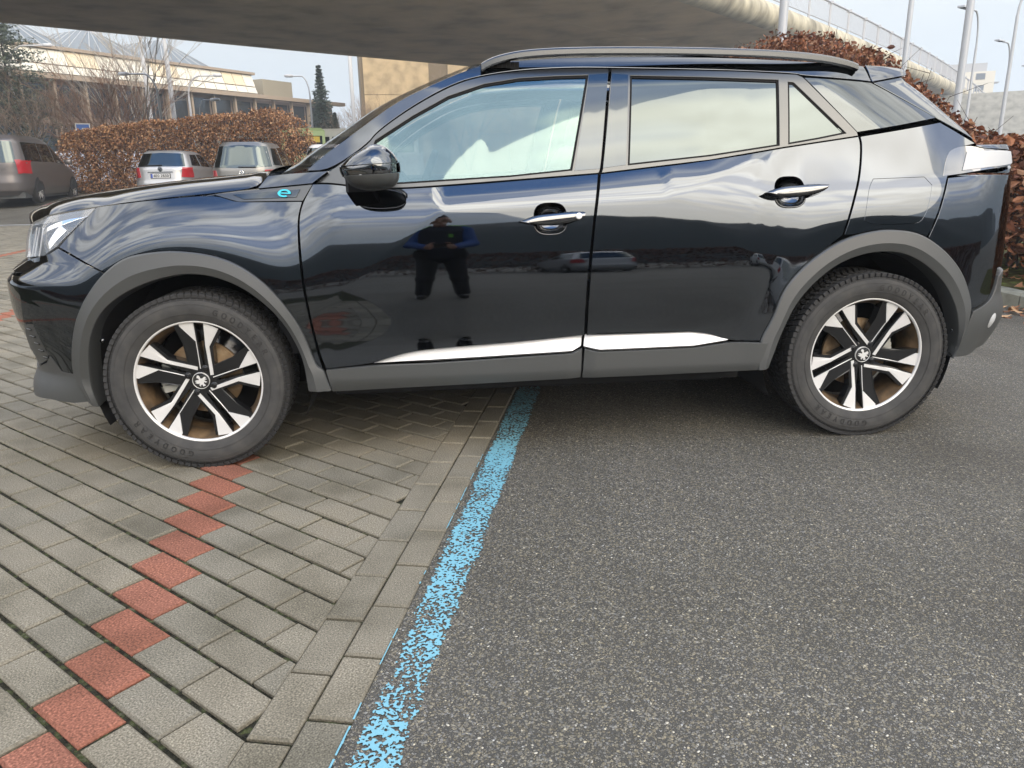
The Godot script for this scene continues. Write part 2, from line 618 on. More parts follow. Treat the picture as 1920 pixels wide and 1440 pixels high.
	for x in kerb_far:
		rest.append([x, Color(0.198, 0.181, 0.142)])
	var mm := MultiMesh.new()
	mm.transform_format = MultiMesh.TRANSFORM_3D
	mm.use_colors = true
	mm.mesh = meshes[0]
	mm.instance_count = rest.size()
	for i in rest.size():
		mm.set_instance_transform(i, rest[i][0])
		mm.set_instance_color(i, Color(rest[i][1].r / 0.36, rest[i][1].g / 0.36, rest[i][1].b / 0.36))
	var pm := paver_mat(0.36, 0.36, 0.36, 3)
	pm.vertex_color_use_as_albedo = true
	var ob := MultiMeshInstance3D.new()
	ob.name = "distant_pavers"
	ob.multimesh = mm
	ob.material_override = pm
	ob.set_meta("kind", "stuff")
	pav.add_child(ob, true)
	build_lines()

func poly_area(p: PackedVector2Array) -> float:
	var a := 0.0
	for i in p.size():
		a += p[i].cross(p[(i + 1) % p.size()])
	return absf(a) * 0.5

# an upright prism over a polygon of (x, z) with a chamfered top
func prism(p: PackedVector2Array, y0: float, y1: float, cham := 0.0) -> ArrayMesh:
	var t := Tri.new()
	prism_into(t, p, y0, y1, cham)
	return t.done()

func prism_into(t: Tri, p: PackedVector2Array, y0: float, y1: float, cham := 0.0) -> void:
	var c := Vector2.ZERO
	for q in p:
		c += q
	c /= p.size()
	var top := p
	if cham > 0.0:
		var ins := Geometry2D.offset_polygon(p, -cham)
		if ins.size() == 1 and ins[0].size() == p.size():
			top = ins[0]
			# the same corner first
			var best := 0
			for i in top.size():
				if top[i].distance_to(p[0]) < top[best].distance_to(p[0]):
					best = i
			var turned := PackedVector2Array()
			for i in top.size():
				turned.append(top[(best + i) % top.size()])
			top = turned
		else:
			cham = 0.0
	for i in p.size():
		var a := p[i]
		var b := p[(i + 1) % p.size()]
		var o := (a + b) * 0.5 - c
		t.quad(Vector3(a.x, y0, a.y), Vector3(b.x, y0, b.y), Vector3(b.x, y1 - cham, b.y), Vector3(a.x, y1 - cham, a.y), Vector3(o.x, 0, o.y))
		if cham > 0.0:
			var a2 := top[i]
			var b2 := top[(i + 1) % p.size()]
			t.quad(Vector3(a.x, y1 - cham, a.y), Vector3(b.x, y1 - cham, b.y), Vector3(b2.x, y1, b2.y), Vector3(a2.x, y1, a2.y), Vector3(o.x, o.length(), o.y))
	var idx := Geometry2D.triangulate_polygon(top)
	for i in range(0, idx.size(), 3):
		var tri := [top[idx[i]], top[idx[i + 1]], top[idx[i + 2]]]
		t.tri(Vector3(tri[0].x, y1, tri[0].y), Vector3(tri[1].x, y1, tri[1].y), Vector3(tri[2].x, y1, tri[2].y), Vector3.UP)

# the worn blue line: paint left on the tops of the stones, cut out of a film 2 mm thick by marching squares
func build_lines() -> void:
	var t := Tri.new()
	var n := noise(91, 85.0, 3, FastNoiseLite.TYPE_SIMPLEX)
	var chip := noise(94, 150.0, 1, FastNoiseLite.TYPE_CELLULAR)
	chip.cellular_return_type = FastNoiseLite.RETURN_CELL_VALUE
	var big := noise(92, 2.2, 3)
	var cell := 0.0028
	var ed := Vector2(-0.239, 1.0).normalized()
	var px := Vector2(ed.y, -ed.x)                 # to the asphalt side
	var o := Vector2(border_x(0.0) + 0.008, 0.0)
	var nu := int(0.128 / cell)
	var nv := int(3.6 / cell)
	var prev := PackedFloat32Array()
	for j in nv + 1:
		var cur := PackedFloat32Array()
		for i in nu + 1:
			var a := i * cell
			var l := -0.85 + j * cell
			var q := o + ed * l + px * a
			var wob := 0.008 * big.get_noise_2d(l * 2.0, 9.0)
			var worn := 0.22 + 0.22 * smoothstep(0.3, 2.6, l)
			var near := smoothstep(0.6, 2.6, l)
			var lo := 0.002 + 0.016 * near + 0.02 * near * maxf(0.0, big.get_noise_2d(l * 3.0, 1.0))
			var f := minf(a - lo + wob, 0.119 + wob - a) / 0.02
			var v := 0.03 + 0.35 * big.get_noise_2d(q.x * 1.5, q.y * 1.5) - worn * 0.55 + 0.50 * n.get_noise_2d(q.x, q.y) + 0.42 * chip.get_noise_2d(q.x, q.y) + minf(f, 0.6) * 0.7 - 0.22
			if f < 0.0:
				v = minf(v, f)
			cur.append(v)
		if j > 0:
			for i in nu:
				march(t, o + ed * (-0.85 + (j - 1) * cell) + px * (i * cell), px * cell, ed * cell, prev[i], prev[i + 1], cur[i + 1], cur[i], 0.0026)
		prev = cur
	# the thin edge of paint that ran against the last course of blocks
	var e2 := noise(93, 9.0, 3)
	var l2 := 0.9
	while l2 < 2.9:
		var keep := e2.get_noise_2d(l2, 0.0) > 0.08 - 0.25 * smoothstep(1.9, 2.5, l2)
		if keep:
			var wd := 0.0018 + 0.0035 * absf(e2.get_noise_2d(l2 * 3.0, 5.0)) + 0.002 * smoothstep(2.0, 2.6, l2)
			var q0 := Vector2(border_x(0.0) - 0.004, 0.0) + ed * l2
			var q1 := q0 + ed * 0.0105
			t.quad(v3(q0, 0.0031), v3(q1, 0.0031), v3(q1 + px * wd, 0.0031), v3(q0 + px * wd, 0.0031), Vector3.UP)
		l2 += 0.01
	var line := struct("blue_road_line", t.done(), M.line_blue)
	line.set_meta("kind", "structure")
	var wl := Tri.new()
	wl.quad(Vector3(-20, 0.012, -15.62), Vector3(-4.0, 0.012, -15.62), Vector3(-4.0, 0.012, -15.47), Vector3(-20, 0.012, -15.47), Vector3.UP)
	struct("white_road_line", wl.done(), M.line_white)

func v3(p: Vector2, y: float) -> Vector3:
	return Vector3(p.x, y, p.y)

func march(t: Tri, c: Vector2, du: Vector2, dv: Vector2, a: float, b: float, d: float, e: float, y: float) -> void:
	if a <= 0.0 and b <= 0.0 and d <= 0.0 and e <= 0.0:
		return
	var cs := [c, c + du, c + du + dv, c + dv]
	var vs := [a, b, d, e]
	var out := []
	for i in 4:
		var k := (i + 1) % 4
		var va: float = vs[i]
		var vb: float = vs[k]
		if va > 0.0:
			out.append(cs[i])
		if (va > 0.0) != (vb > 0.0):
			out.append(cs[i].lerp(cs[k], va / (va - vb)))
	var base := -1
	for q in out:
		var id := t.vert(v3(q, y), Vector3.UP)
		if base < 0:
			base = id
	for i in range(1, out.size() - 1):
		t.face(base, base + i, base + i + 1)
# ------------------------------------------------------------------ outlines of the car's panels: (along the side, height)
const PLAN := [-2.1320, -0.0200, -2.1320, 0.0000, -2.1280, 0.2000, -2.1100, 0.4000, -2.0670, 0.5800, -2.0050, 0.7000, -1.9200, 0.7850, -1.8000, 0.8380, -1.6200, 0.8640, -1.3000, 0.8760, -0.8000, 0.8820, 0.0000, 0.8840, 0.8000, 0.8820, 1.3000, 0.8760, 1.6000, 0.8620, 1.7600, 0.8330, 1.8800, 0.7750, 1.9550, 0.6850, 2.0000, 0.5600, 2.0250, 0.4000, 2.0400, 0.2000, 2.0430, 0.0000, 2.0430, -0.0200]
const SHAPE := {
	"fender": [-1.652, 0.973, -1.386, 0.999, -1.197, 1.011, -1.138, 0.993, -1.105, 0.983, -0.874, 0.982, -0.892, 0.928, -0.894, 0.836, -0.89, 0.712, -0.877, 0.581, -0.856, 0.44, -0.839, 0.375, -0.857, 0.376, -0.903, 0.528, -0.959, 0.623, -1.015, 0.696, -1.103, 0.766, -1.194, 0.804, -1.317, 0.822, -1.41, 0.818, -1.504, 0.802, -1.577, 0.75, -1.672, 0.797, -1.769, 0.837],
	"cowl": [-1.004, 1.073, -0.918, 1.08, -0.775, 1.087, -0.837, 1.043, -1.041, 1.028],
	"badge_trim": [-1.197, 1.012, -1.039, 1.026, -0.837, 1.041, -0.873, 0.984, -1.106, 0.985, -1.138, 0.994],
	"badge_plate": [-1.13, 1.009, -0.881, 1.024, -0.897, 0.996, -1.087, 0.992],
	"headlight": [-2.11, 0.905, -1.853, 0.946, -1.654, 0.971, -1.777, 0.839, -1.837, 0.807, -1.97, 0.795, -2.19, 0.785, -2.25, 0.8, -2.2, 0.88],
	"bumper": [-2.163, 0.78, -1.836, 0.803, -1.771, 0.835, -1.671, 0.794, -1.579, 0.748, -1.627, 0.698, -1.68, 0.623, -1.722, 0.531, -1.773, 0.374, -1.848, 0.38, -1.879, 0.447, -1.891, 0.569, -1.946, 0.565, -1.916, 0.659, -1.942, 0.746, -2.087, 0.742, -2.167, 0.765, -2.777, 0.765, -2.777, 0.779],
	"vent": [-1.944, 0.561, -1.894, 0.565, -1.871, 0.448, -1.918, 0.415, -2.05, 0.378, -2.777, 0.378, -2.777, 0.448, -2.05, 0.448],
	"valance": [-2.777, 0.374, -2.05, 0.374, -1.91, 0.411, -1.864, 0.443, -1.831, 0.382, -1.755, 0.373, -1.731, 0.316, -1.722, 0.269, -1.789, 0.262, -1.909, 0.27, -2.05, 0.262, -2.777, 0.25],
	"front_door": [-0.835, 1.041, -0.775, 1.042, -0.655, 1.025, -0.541, 1.017, -0.217, 1.033, 0.21, 1.059, 0.193, 0.976, 0.179, 0.878, 0.166, 0.76, 0.155, 0.64, 0.149, 0.476, 0.149, 0.466, -0.103, 0.449, -0.372, 0.437, -0.506, 0.428, -0.599, 0.405, -0.659, 0.387, -0.829, 0.375, -0.85, 0.44, -0.871, 0.581, -0.883, 0.711, -0.888, 0.835, -0.888, 0.928, -0.87, 0.983],
	"front_trim": [-0.659, 0.385, -0.599, 0.403, -0.506, 0.426, -0.372, 0.435, -0.103, 0.447, 0.149, 0.464, 0.14, 0.419, 0.101, 0.402, -0.239, 0.391, -0.441, 0.385],
	"front_sill": [-0.828, 0.373, -0.659, 0.383, -0.441, 0.383, -0.239, 0.389, 0.101, 0.4, 0.14, 0.416, 0.134, 0.305, -0.242, 0.299, -0.539, 0.295, -0.812, 0.29],
	"rear_door": [0.218, 1.059, 0.64, 1.1, 0.929, 1.141, 1.239, 1.18, 1.244, 1.146, 1.224, 1.04, 1.189, 0.942, 1.151, 0.817, 1.095, 0.776, 1, 0.71, 0.919, 0.62, 0.881, 0.508, 0.866, 0.419, 0.719, 0.422, 0.639, 0.456, 0.512, 0.469, 0.178, 0.47, 0.157, 0.465, 0.159, 0.475, 0.165, 0.639, 0.174, 0.76, 0.187, 0.877, 0.201, 0.976],
	"rear_trim": [0.157, 0.463, 0.178, 0.468, 0.512, 0.467, 0.639, 0.454, 0.719, 0.422, 0.577, 0.406, 0.207, 0.404, 0.149, 0.416],
	"rear_sill": [0.149, 0.414, 0.207, 0.402, 0.577, 0.404, 0.72, 0.42, 0.864, 0.417, 0.835, 0.311, 0.473, 0.305, 0.142, 0.304],
	"quarter": [1.246, 1.18, 1.418, 1.204, 1.597, 1.23, 1.758, 1.148, 1.666, 1.133, 1.627, 1.093, 1.592, 1.024, 1.562, 0.948, 1.538, 0.883, 1.501, 0.803, 1.441, 0.823, 1.367, 0.833, 1.295, 0.835, 1.187, 0.816, 1.157, 0.817, 1.196, 0.942, 1.23, 1.04, 1.25, 1.146],
	"fuel_flap": [1.278, 1.023, 1.49, 1.027, 1.521, 0.995, 1.502, 0.916, 1.476, 0.865, 1.448, 0.851, 1.263, 0.852, 1.234, 0.871, 1.255, 0.988],
	"taillight": [1.628, 1.13, 1.72, 1.143, 1.802, 1.124, 2.05, 1.115, 2.05, 1.07, 1.795, 1.05, 1.679, 1.036, 1.571, 1.026, 1.596, 1.091],
	"tail_lens": [1.702, 1.116, 1.8, 1.119, 1.9, 1.118, 2.02, 1.112, 2.02, 1.075, 1.86, 1.062, 1.807, 1.058, 1.663, 1.046],
	"rear_bumper": [1.597, 1.021, 1.71, 1.03, 1.794, 1.03, 2.711, 1.02, 2.711, 0.655, 1.877, 0.661, 1.874, 0.64, 1.858, 0.568, 1.814, 0.531, 1.725, 0.507, 1.704, 0.58, 1.658, 0.667, 1.585, 0.74, 1.506, 0.799, 1.545, 0.883, 1.569, 0.948],
	"rear_valance": [1.734, 0.501, 1.819, 0.526, 1.867, 0.562, 1.888, 0.632, 1.95, 0.648, 2.711, 0.648, 2.711, 0.33, 1.859, 0.347, 1.783, 0.31, 1.673, 0.315, 1.694, 0.401],
	"clad_f_outer": [-1.722, 0.269, -1.731, 0.316, -1.771, 0.372, -1.722, 0.531, -1.68, 0.623, -1.627, 0.698, -1.577, 0.75, -1.504, 0.802, -1.41, 0.818, -1.317, 0.822, -1.194, 0.804, -1.103, 0.766, -1.015, 0.696, -0.959, 0.623, -0.903, 0.528, -0.859, 0.376, -0.835, 0.377, -0.815, 0.294],
	"clad_f_inner": [-1.69, 0.248, -1.703, 0.339, -1.675, 0.479, -1.649, 0.545, -1.612, 0.603, -1.557, 0.653, -1.478, 0.695, -1.387, 0.726, -1.293, 0.741, -1.2, 0.729, -1.11, 0.691, -1.034, 0.631, -0.976, 0.565, -0.934, 0.483, -0.907, 0.402, -0.9, 0.294],
	"clad_r_outer": [0.834, 0.308, 0.832, 0.419, 0.883, 0.508, 0.919, 0.618, 1, 0.708, 1.095, 0.774, 1.187, 0.814, 1.295, 0.833, 1.367, 0.831, 1.441, 0.821, 1.504, 0.795, 1.585, 0.74, 1.658, 0.667, 1.704, 0.58, 1.725, 0.505, 1.673, 0.315],
	"clad_r_inner": [0.875, 0.314, 0.927, 0.459, 0.971, 0.555, 1.038, 0.634, 1.129, 0.705, 1.227, 0.742, 1.323, 0.752, 1.412, 0.741, 1.505, 0.693, 1.589, 0.622, 1.645, 0.535, 1.676, 0.441, 1.688, 0.363, 1.677, 0.31],
	"handle_f": [-0.097, 0.895, -0.034, 0.917, 0.021, 0.921, 0.104, 0.927, 0.146, 0.924, 0.14, 0.901, 0.088, 0.882, 0.02, 0.877, -0.035, 0.879],
	"handle_r": [0.829, 0.973, 0.899, 0.995, 0.964, 0.997, 1.038, 1, 1.084, 0.997, 1.076, 0.978, 1.014, 0.959, 0.95, 0.953, 0.874, 0.953],
	"f_glass": [-0.634, 1.125, -0.607, 1.191, -0.468, 1.276, -0.334, 1.346, -0.198, 1.39, -0.065, 1.411, 0.072, 1.418, 0.201, 1.421, 0.113, 1.072, -0.118, 1.053, -0.508, 1.036, -0.55, 1.035],
	"f_frame": [-0.776, 1.085, -0.638, 1.172, -0.598, 1.221, -0.467, 1.308, -0.332, 1.379, -0.231, 1.414, -0.062, 1.44, 0.144, 1.449, 0.285, 1.445, 0.27, 1.38, 0.222, 1.078, 0.212, 1.061, -0.217, 1.036, -0.541, 1.019, -0.656, 1.027, -0.777, 1.044, -0.834, 1.043],
	"r_frame": [0.293, 1.445, 0.61, 1.436, 0.82, 1.429, 1.018, 1.417, 1.041, 1.407, 1.233, 1.198, 1.237, 1.182, 0.928, 1.143, 0.641, 1.102, 0.221, 1.061, 0.228, 1.078, 0.278, 1.38],
	"r_glass": [0.36, 1.418, 0.646, 1.409, 0.942, 1.397, 0.918, 1.15, 0.642, 1.115, 0.323, 1.087],
	"r_quarter_glass": [0.977, 1.389, 1.001, 1.387, 1.191, 1.192, 1.076, 1.172, 0.952, 1.154],
	"d_panel": [1.045, 1.405, 1.332, 1.386, 1.461, 1.325, 1.614, 1.251, 1.397, 1.218, 1.234, 1.196],
	"b_front": [0.203, 1.421, 0.277, 1.425, 0.217, 1.076, 0.119, 1.07],
	"b_rear": [0.291, 1.425, 0.354, 1.42, 0.317, 1.088, 0.228, 1.078],
	"roof_side": [-0.207, 1.463, -0.083, 1.48, 0.211, 1.497, 0.843, 1.485, 1.181, 1.461, 1.318, 1.452, 1.336, 1.392, 1.042, 1.413, 1.019, 1.422, 0.821, 1.433, 0.611, 1.44, 0.288, 1.45, 0.144, 1.453, -0.061, 1.444, -0.231, 1.418, -0.332, 1.383, -0.467, 1.312, -0.598, 1.224, -0.638, 1.176, -0.776, 1.089, -0.859, 1.088, -0.809, 1.13, -0.709, 1.198, -0.531, 1.323, -0.397, 1.385],
	"spoiler": [1.331, 1.457, 1.438, 1.456, 1.561, 1.45, 1.558, 1.427, 1.343, 1.391],
	"hatch_side": [1.346, 1.386, 1.515, 1.415, 1.605, 1.359, 1.707, 1.255, 1.807, 1.165, 1.639, 1.24, 1.615, 1.253],
	"grille": [-1.946, 0.743, -2.087, 0.739, -2.166, 0.761, -2.777, 0.761, -2.777, 0.455, -2.05, 0.455, -1.948, 0.57, -1.921, 0.658],
	"nose_panel": [-2.777, 0.785, -2.26, 0.79, -2.21, 0.88, -2.12, 0.905, -2.777, 0.9],
	"tailgate": [1.8, 1.034, 2.711, 1.028, 2.711, 1.16, 1.74, 1.14, 1.8, 1.128, 2.056, 1.118, 2.056, 1.066],
}
const HOOD := [-1.002, 1.074, -1.04, 1.03, -1.185, 1.015, -1.368, 1.002, -1.61, 0.978, -1.887, 0.946, -2.03, 0.927, -2.115, 0.907]
# ------------------------------------------------------------------ the car's skin
# A point of the skin is (s, y): s runs along the plan outline from the middle of the nose to the middle of the tail, y is the height.
# The skin leans in by an angle tilt(s, y); its depth is that lean summed over the height.
var plan := []            # [s, x, z]
var skin := PackedFloat32Array()
var skin_s0 := 0.0
var skin_ns := 0
var skin_ny := 0
const SKIN_DS := 0.01
const SKIN_DY := 0.005
const SKIN_Y0 := 0.12

func sst(a: float, b: float, x: float) -> float:
	var t := clampf((x - a) / (b - a), 0.0, 1.0)
	return t * t * (3.0 - 2.0 * t)

const BELT := [[-2.2, 0.86], [-1.9, 0.90], [-1.5, 0.955], [-0.95, 1.0], [-0.5, 1.012], [0.2, 1.06], [0.65, 1.105], [1.16, 1.185], [1.5, 1.24], [1.9, 1.28]]
const DOOR := [[0.1, -45.0], [0.2, -30.0], [0.26, -12.0], [0.30, 0.0], [0.36, 5.0], [0.42, 6.0], [0.46, 3.2], [0.5, 0.0], [0.55, -2.3], [0.60, -1.8], [0.63, -1.0], [0.71, 2.5], [0.82, 5.3], [0.915, 8.3], [0.95, 9.3], [1.6, 9.3]]
const NOSE := [[0.12, -40.0], [0.2, -25.0], [0.25, -5.0], [0.29, 8.0], [0.315, 16.0], [0.325, 25.0], [0.36, 25.0], [0.37, -10.0], [0.45, -20.0], [0.55, -13.0], [0.62, -3.0], [0.70, 3.0], [0.722, 20.0], [0.732, 54.0], [0.776, 58.0], [0.786, 10.0], [0.86, 14.0], [0.9, 26.0], [0.92, 45.0], [1.0, 60.0]]
const TAIL := [[0.15, -50.0], [0.25, -38.0], [0.35, -30.0], [0.44, -16.0], [0.50, 12.0], [0.54, 20.0], [0.58, 1.0], [0.9, 2.0], [1.02, 6.0], [1.1, 12.0], [1.2, 50.0], [1.4, 56.0]]
const FACET := [[0.46, 0.96], [0.55, 0.94], [0.85, 0.885], [1.0, 0.86], [1.3, 0.87], [1.7, 0.90]]
const ROOFING := [[1.38, 0.0], [1.42, 14.0], [1.47, 40.0], [1.52, 50.0]]
const TAIL_EDGE := [[1.0, 2.00], [1.1, 1.945], [1.2, 1.865], [1.3, 1.75], [1.4, 1.63], [1.43, 1.64], [1.5, 1.66]]

func tilt(s: float, y: float, b: float) -> float:
	var r1 := Vector2(s + 1.3025, y - 0.335).length()
	var r2 := Vector2(s - 1.3025, y - 0.335).length()
	var ys := 0.95 + 0.03 * (s + 0.04) if s < 0.46 else 0.965 + (s - 0.46) * 0.36
	var sh := clampf((y - ys) / maxf(b - ys, 0.03), 0.0, 1.0)
	var amp := clampf((b - ys) / 0.08, 0.0, 1.0)
	var t := pl(y, DOOR) + 28.0 * amp * pow(sh, 0.55)
	if s > 0.46 and y > 0.985 - (s - 0.46) * 0.676:
		var dy := y - pl(s, FACET)
		t = 9.2 + (minf(dy * 85.0, 13.0) if dy > 0.0 else dy * 33.0) + 15.0 * amp * pow(sh, 0.55)
	if s < -0.38 and y > 0.93 + (s + 0.40) * 0.767:
		t = 9.6 + (minf((y - 0.885) * 95.0, 24.0) if y > 0.885 else (y - 0.885) * 33.0)
	var fr := 6.0 + 38.0 * sst(0.46, 0.70, r1)
	var wf := 1.0 - sst(-1.35, -0.72, s)
	var up := sst(0.45, 0.6, y) * sst(0.5, 0.85, (y - 0.335) / maxf(r1, 0.01))
	t = lerpf(t, fr, wf * up)
	var lip := (1.0 - sst(0.50, 0.60, r2)) * sst(0.4, 0.55, y)
	t = lerpf(t, 5.0, lip)
	t = lerpf(t, pl(y, NOSE), 1.0 - sst(-1.98, -1.62, s))
	t = lerpf(t, pl(y, TAIL), sst(1.68, 2.0, s))
	if y > b:
		t = maxf(t, 25.0)
	return t

func make_skin() -> void:
	var K := []
	for i in range(0, PLAN.size(), 2):
		K.append(Vector2(PLAN[i], PLAN[i + 1]))
	var pts := []
	for i in range(1, K.size() - 2):
		var a: Vector2 = K[i - 1]
		var b: Vector2 = K[i]
		var c: Vector2 = K[i + 1]
		var d: Vector2 = K[i + 2]
		var t1 := sqrt((b - a).length())
		var t2 := t1 + sqrt((c - b).length())
		var t3 := t2 + sqrt((d - c).length())
		for k in 40:
			var t := t1 + (t2 - t1) * k / 40.0
			var a1 := a * ((t1 - t) / t1) + b * (t / t1)
			var a2 := b * ((t2 - t) / (t2 - t1)) + c * ((t - t1) / (t2 - t1))
			var a3 := c * ((t3 - t) / (t3 - t2)) + d * ((t - t2) / (t3 - t2))
			var b1 := a1 * ((t2 - t) / t2) + a2 * (t / t2)
			var b2 := a2 * ((t3 - t) / (t3 - t1)) + a3 * ((t - t1) / (t3 - t1))
			pts.append(b1 * ((t2 - t) / (t2 - t1)) + b2 * ((t - t1) / (t2 - t1)))
	pts.append(K[K.size() - 2])
	var s := 0.0
	var zero := 0.0
	for i in pts.size():
		if i:
			s += (pts[i] - pts[i - 1]).length()
			if pts[i - 1].x < 0.0 and pts[i].x >= 0.0:
				zero = s - pts[i].x
		plan.append([s, pts[i].x, pts[i].y])
	for q in plan:
		q[0] -= zero
	skin_s0 = plan[0][0]
	skin_ns = int((plan[-1][0] - skin_s0) / SKIN_DS) + 2
	skin_ny = 296
	var raw := PackedFloat32Array()
	raw.resize(skin_ns * skin_ny)
	var i0 := 100
	for i in skin_ns:
		var ss := skin_s0 + i * SKIN_DS
		var b := pl(ss, BELT)
		var acc := 0.0
		for j in skin_ny:
			acc += tan(deg_to_rad(tilt(ss, SKIN_Y0 + j * SKIN_DY, b))) * SKIN_DY
			raw[i * skin_ny + j] = acc
		var ref := raw[i * skin_ny + i0]
		for j in skin_ny:
			raw[i * skin_ny + j] -= ref
	skin.resize(skin_ns * skin_ny)
	for i in skin_ns:
		for j in skin_ny:
			var acc := 0.0
			for k in 5:
				acc += raw[clampi(i + k - 2, 0, skin_ns - 1) * skin_ny + j] * [1.0, 2.0, 3.0, 2.0, 1.0][k]
			skin[i * skin_ny + j] = acc / 9.0

func lean(s: float, y: float) -> float:
	var a := clampf((s - skin_s0) / SKIN_DS, 0.0, skin_ns - 1.001)
	var b := clampf((y - SKIN_Y0) / SKIN_DY, 0.0, skin_ny - 1.001)
	var i := int(a)
	var j := int(b)
	var u := a - i
	var w := b - j
	var k := i * skin_ny + j
	return lerpf(lerpf(skin[k], skin[k + 1], w), lerpf(skin[k + skin_ny], skin[k + skin_ny + 1], w), u)

func plan_at(s: float) -> Vector2:
	var lo := 0
	var hi := plan.size() - 1
	if s <= plan[0][0]:
		return Vector2(plan[0][1], plan[0][2])
	if s >= plan[hi][0]:
		return Vector2(plan[hi][1], plan[hi][2])
	while hi - lo > 1:
		var mid := (lo + hi) / 2
		if plan[mid][0] <= s:
			lo = mid
		else:
			hi = mid
	var t: float = (s - plan[lo][0]) / maxf(plan[hi][0] - plan[lo][0], 1e-6)
	return Vector2(lerpf(plan[lo][1], plan[hi][1], t), lerpf(plan[lo][2], plan[hi][2], t))

func skin_low(s: float, y: float) -> Vector3:
	var c := plan_at(s)
	var t := (plan_at(s + 0.02) - plan_at(s - 0.02)).normalized()
	var d := lean(s, y)
	return Vector3(c.x + t.y * d, y, c.y - t.x * d)

# the greenhouse leans in from the belt line, ever more towards the roof
var lean_glass := PackedFloat32Array()
var lean_roof := PackedFloat32Array()
var belt_z := PackedFloat32Array()

func table(t: PackedFloat32Array, x0: float, x: float) -> float:
	var f := clampf((x - x0) / 0.005, 0.0, t.size() - 1.001)
	var i := int(f)
	return lerpf(t[i], t[i + 1], f - i)

func skin_up(x: float, y: float) -> Vector3:
	if lean_glass.is_empty():
		var acc := 0.0
		for i in 136:
			acc += tan(deg_to_rad(22.0 + 5.0 * clampf((-0.06 + i * 0.005) / 0.4, 0.0, 1.0))) * 0.005
			lean_glass.append(acc)
		var zero := lean_glass[12]
		for i in 136:
			lean_glass[i] -= zero
		acc = 0.0
		for i in 64:
			acc += tan(deg_to_rad(pl(1.3 + i * 0.005, ROOFING))) * 0.005
			lean_roof.append(acc)
		for i in 121:
			var m := 0.0
			for k in 9:
				var q := -1.0 + i * 0.02 + (k - 4) * 0.04
				m += skin_low(q, pl(q, BELT)).z / 9.0
			belt_z.append(m)
	var xc := clampf(x, -1.0, 1.35)
	var bf := clampf((xc + 1.0) / 0.02, 0.0, 119.999)
	var z := lerpf(belt_z[int(bf)], belt_z[int(bf) + 1], bf - int(bf)) - table(lean_glass, -0.06, y - pl(xc, BELT)) - table(lean_roof, 1.3, y)
	var e := pl(y, TAIL_EDGE)
	var q := maxf(x - (e - 0.55), 0.0)
	var q2 := maxf(x - (e - 0.12), 0.0)
	var q3 := maxf(-0.2 - x, 0.0)
	return Vector3(x, y, z - 0.62 * q * q - 5.0 * q2 * q2 - 0.05 * q3 * q3)

func skin_normal(f: Callable, s: float, y: float) -> Vector3:
	var h := 0.009
	var a: Vector3 = f.call(s - h, y)
	var b: Vector3 = f.call(s + h, y)
	var c: Vector3 = f.call(s, y - h)
	var d: Vector3 = f.call(s, y + h)
	return (b - a).cross(d - c).normalized()

func outline(key: String) -> PackedVector2Array:
	var p := PackedVector2Array()
	var q: Array = SHAPE[key]
	for i in range(0, q.size(), 2):
		p.append(Vector2(q[i], q[i + 1]))
	return p

func resample(p: PackedVector2Array, step: float, closed := true) -> PackedVector2Array:
	var o := PackedVector2Array()
	for i in p.size() if closed else p.size() - 1:
		var a := p[i]
		var b := p[(i + 1) % p.size()]
		var n := maxi(1, int(ceil(a.distance_to(b) / step)))
		for k in n:
			o.append(a.lerp(b, float(k) / n))
	if not closed:
		o.append(p[p.size() - 1])
	return o

# corners cut twice (Chaikin) where the outline turns gently, kept where it is sharp
func soften(p: PackedVector2Array, keep := 0.75) -> PackedVector2Array:
	for r in 2:
		var o := PackedVector2Array()
		for i in p.size():
			var a := p[(i - 1 + p.size()) % p.size()]
			var b := p[i]
			var c := p[(i + 1) % p.size()]
			var turn := absf((b - a).angle_to(c - b))
			if turn > keep or turn < 0.02:
				o.append(b)
			else:
				o.append(b.lerp(a, 0.25))
				o.append(b.lerp(c, 0.25))
		p = o
	return p

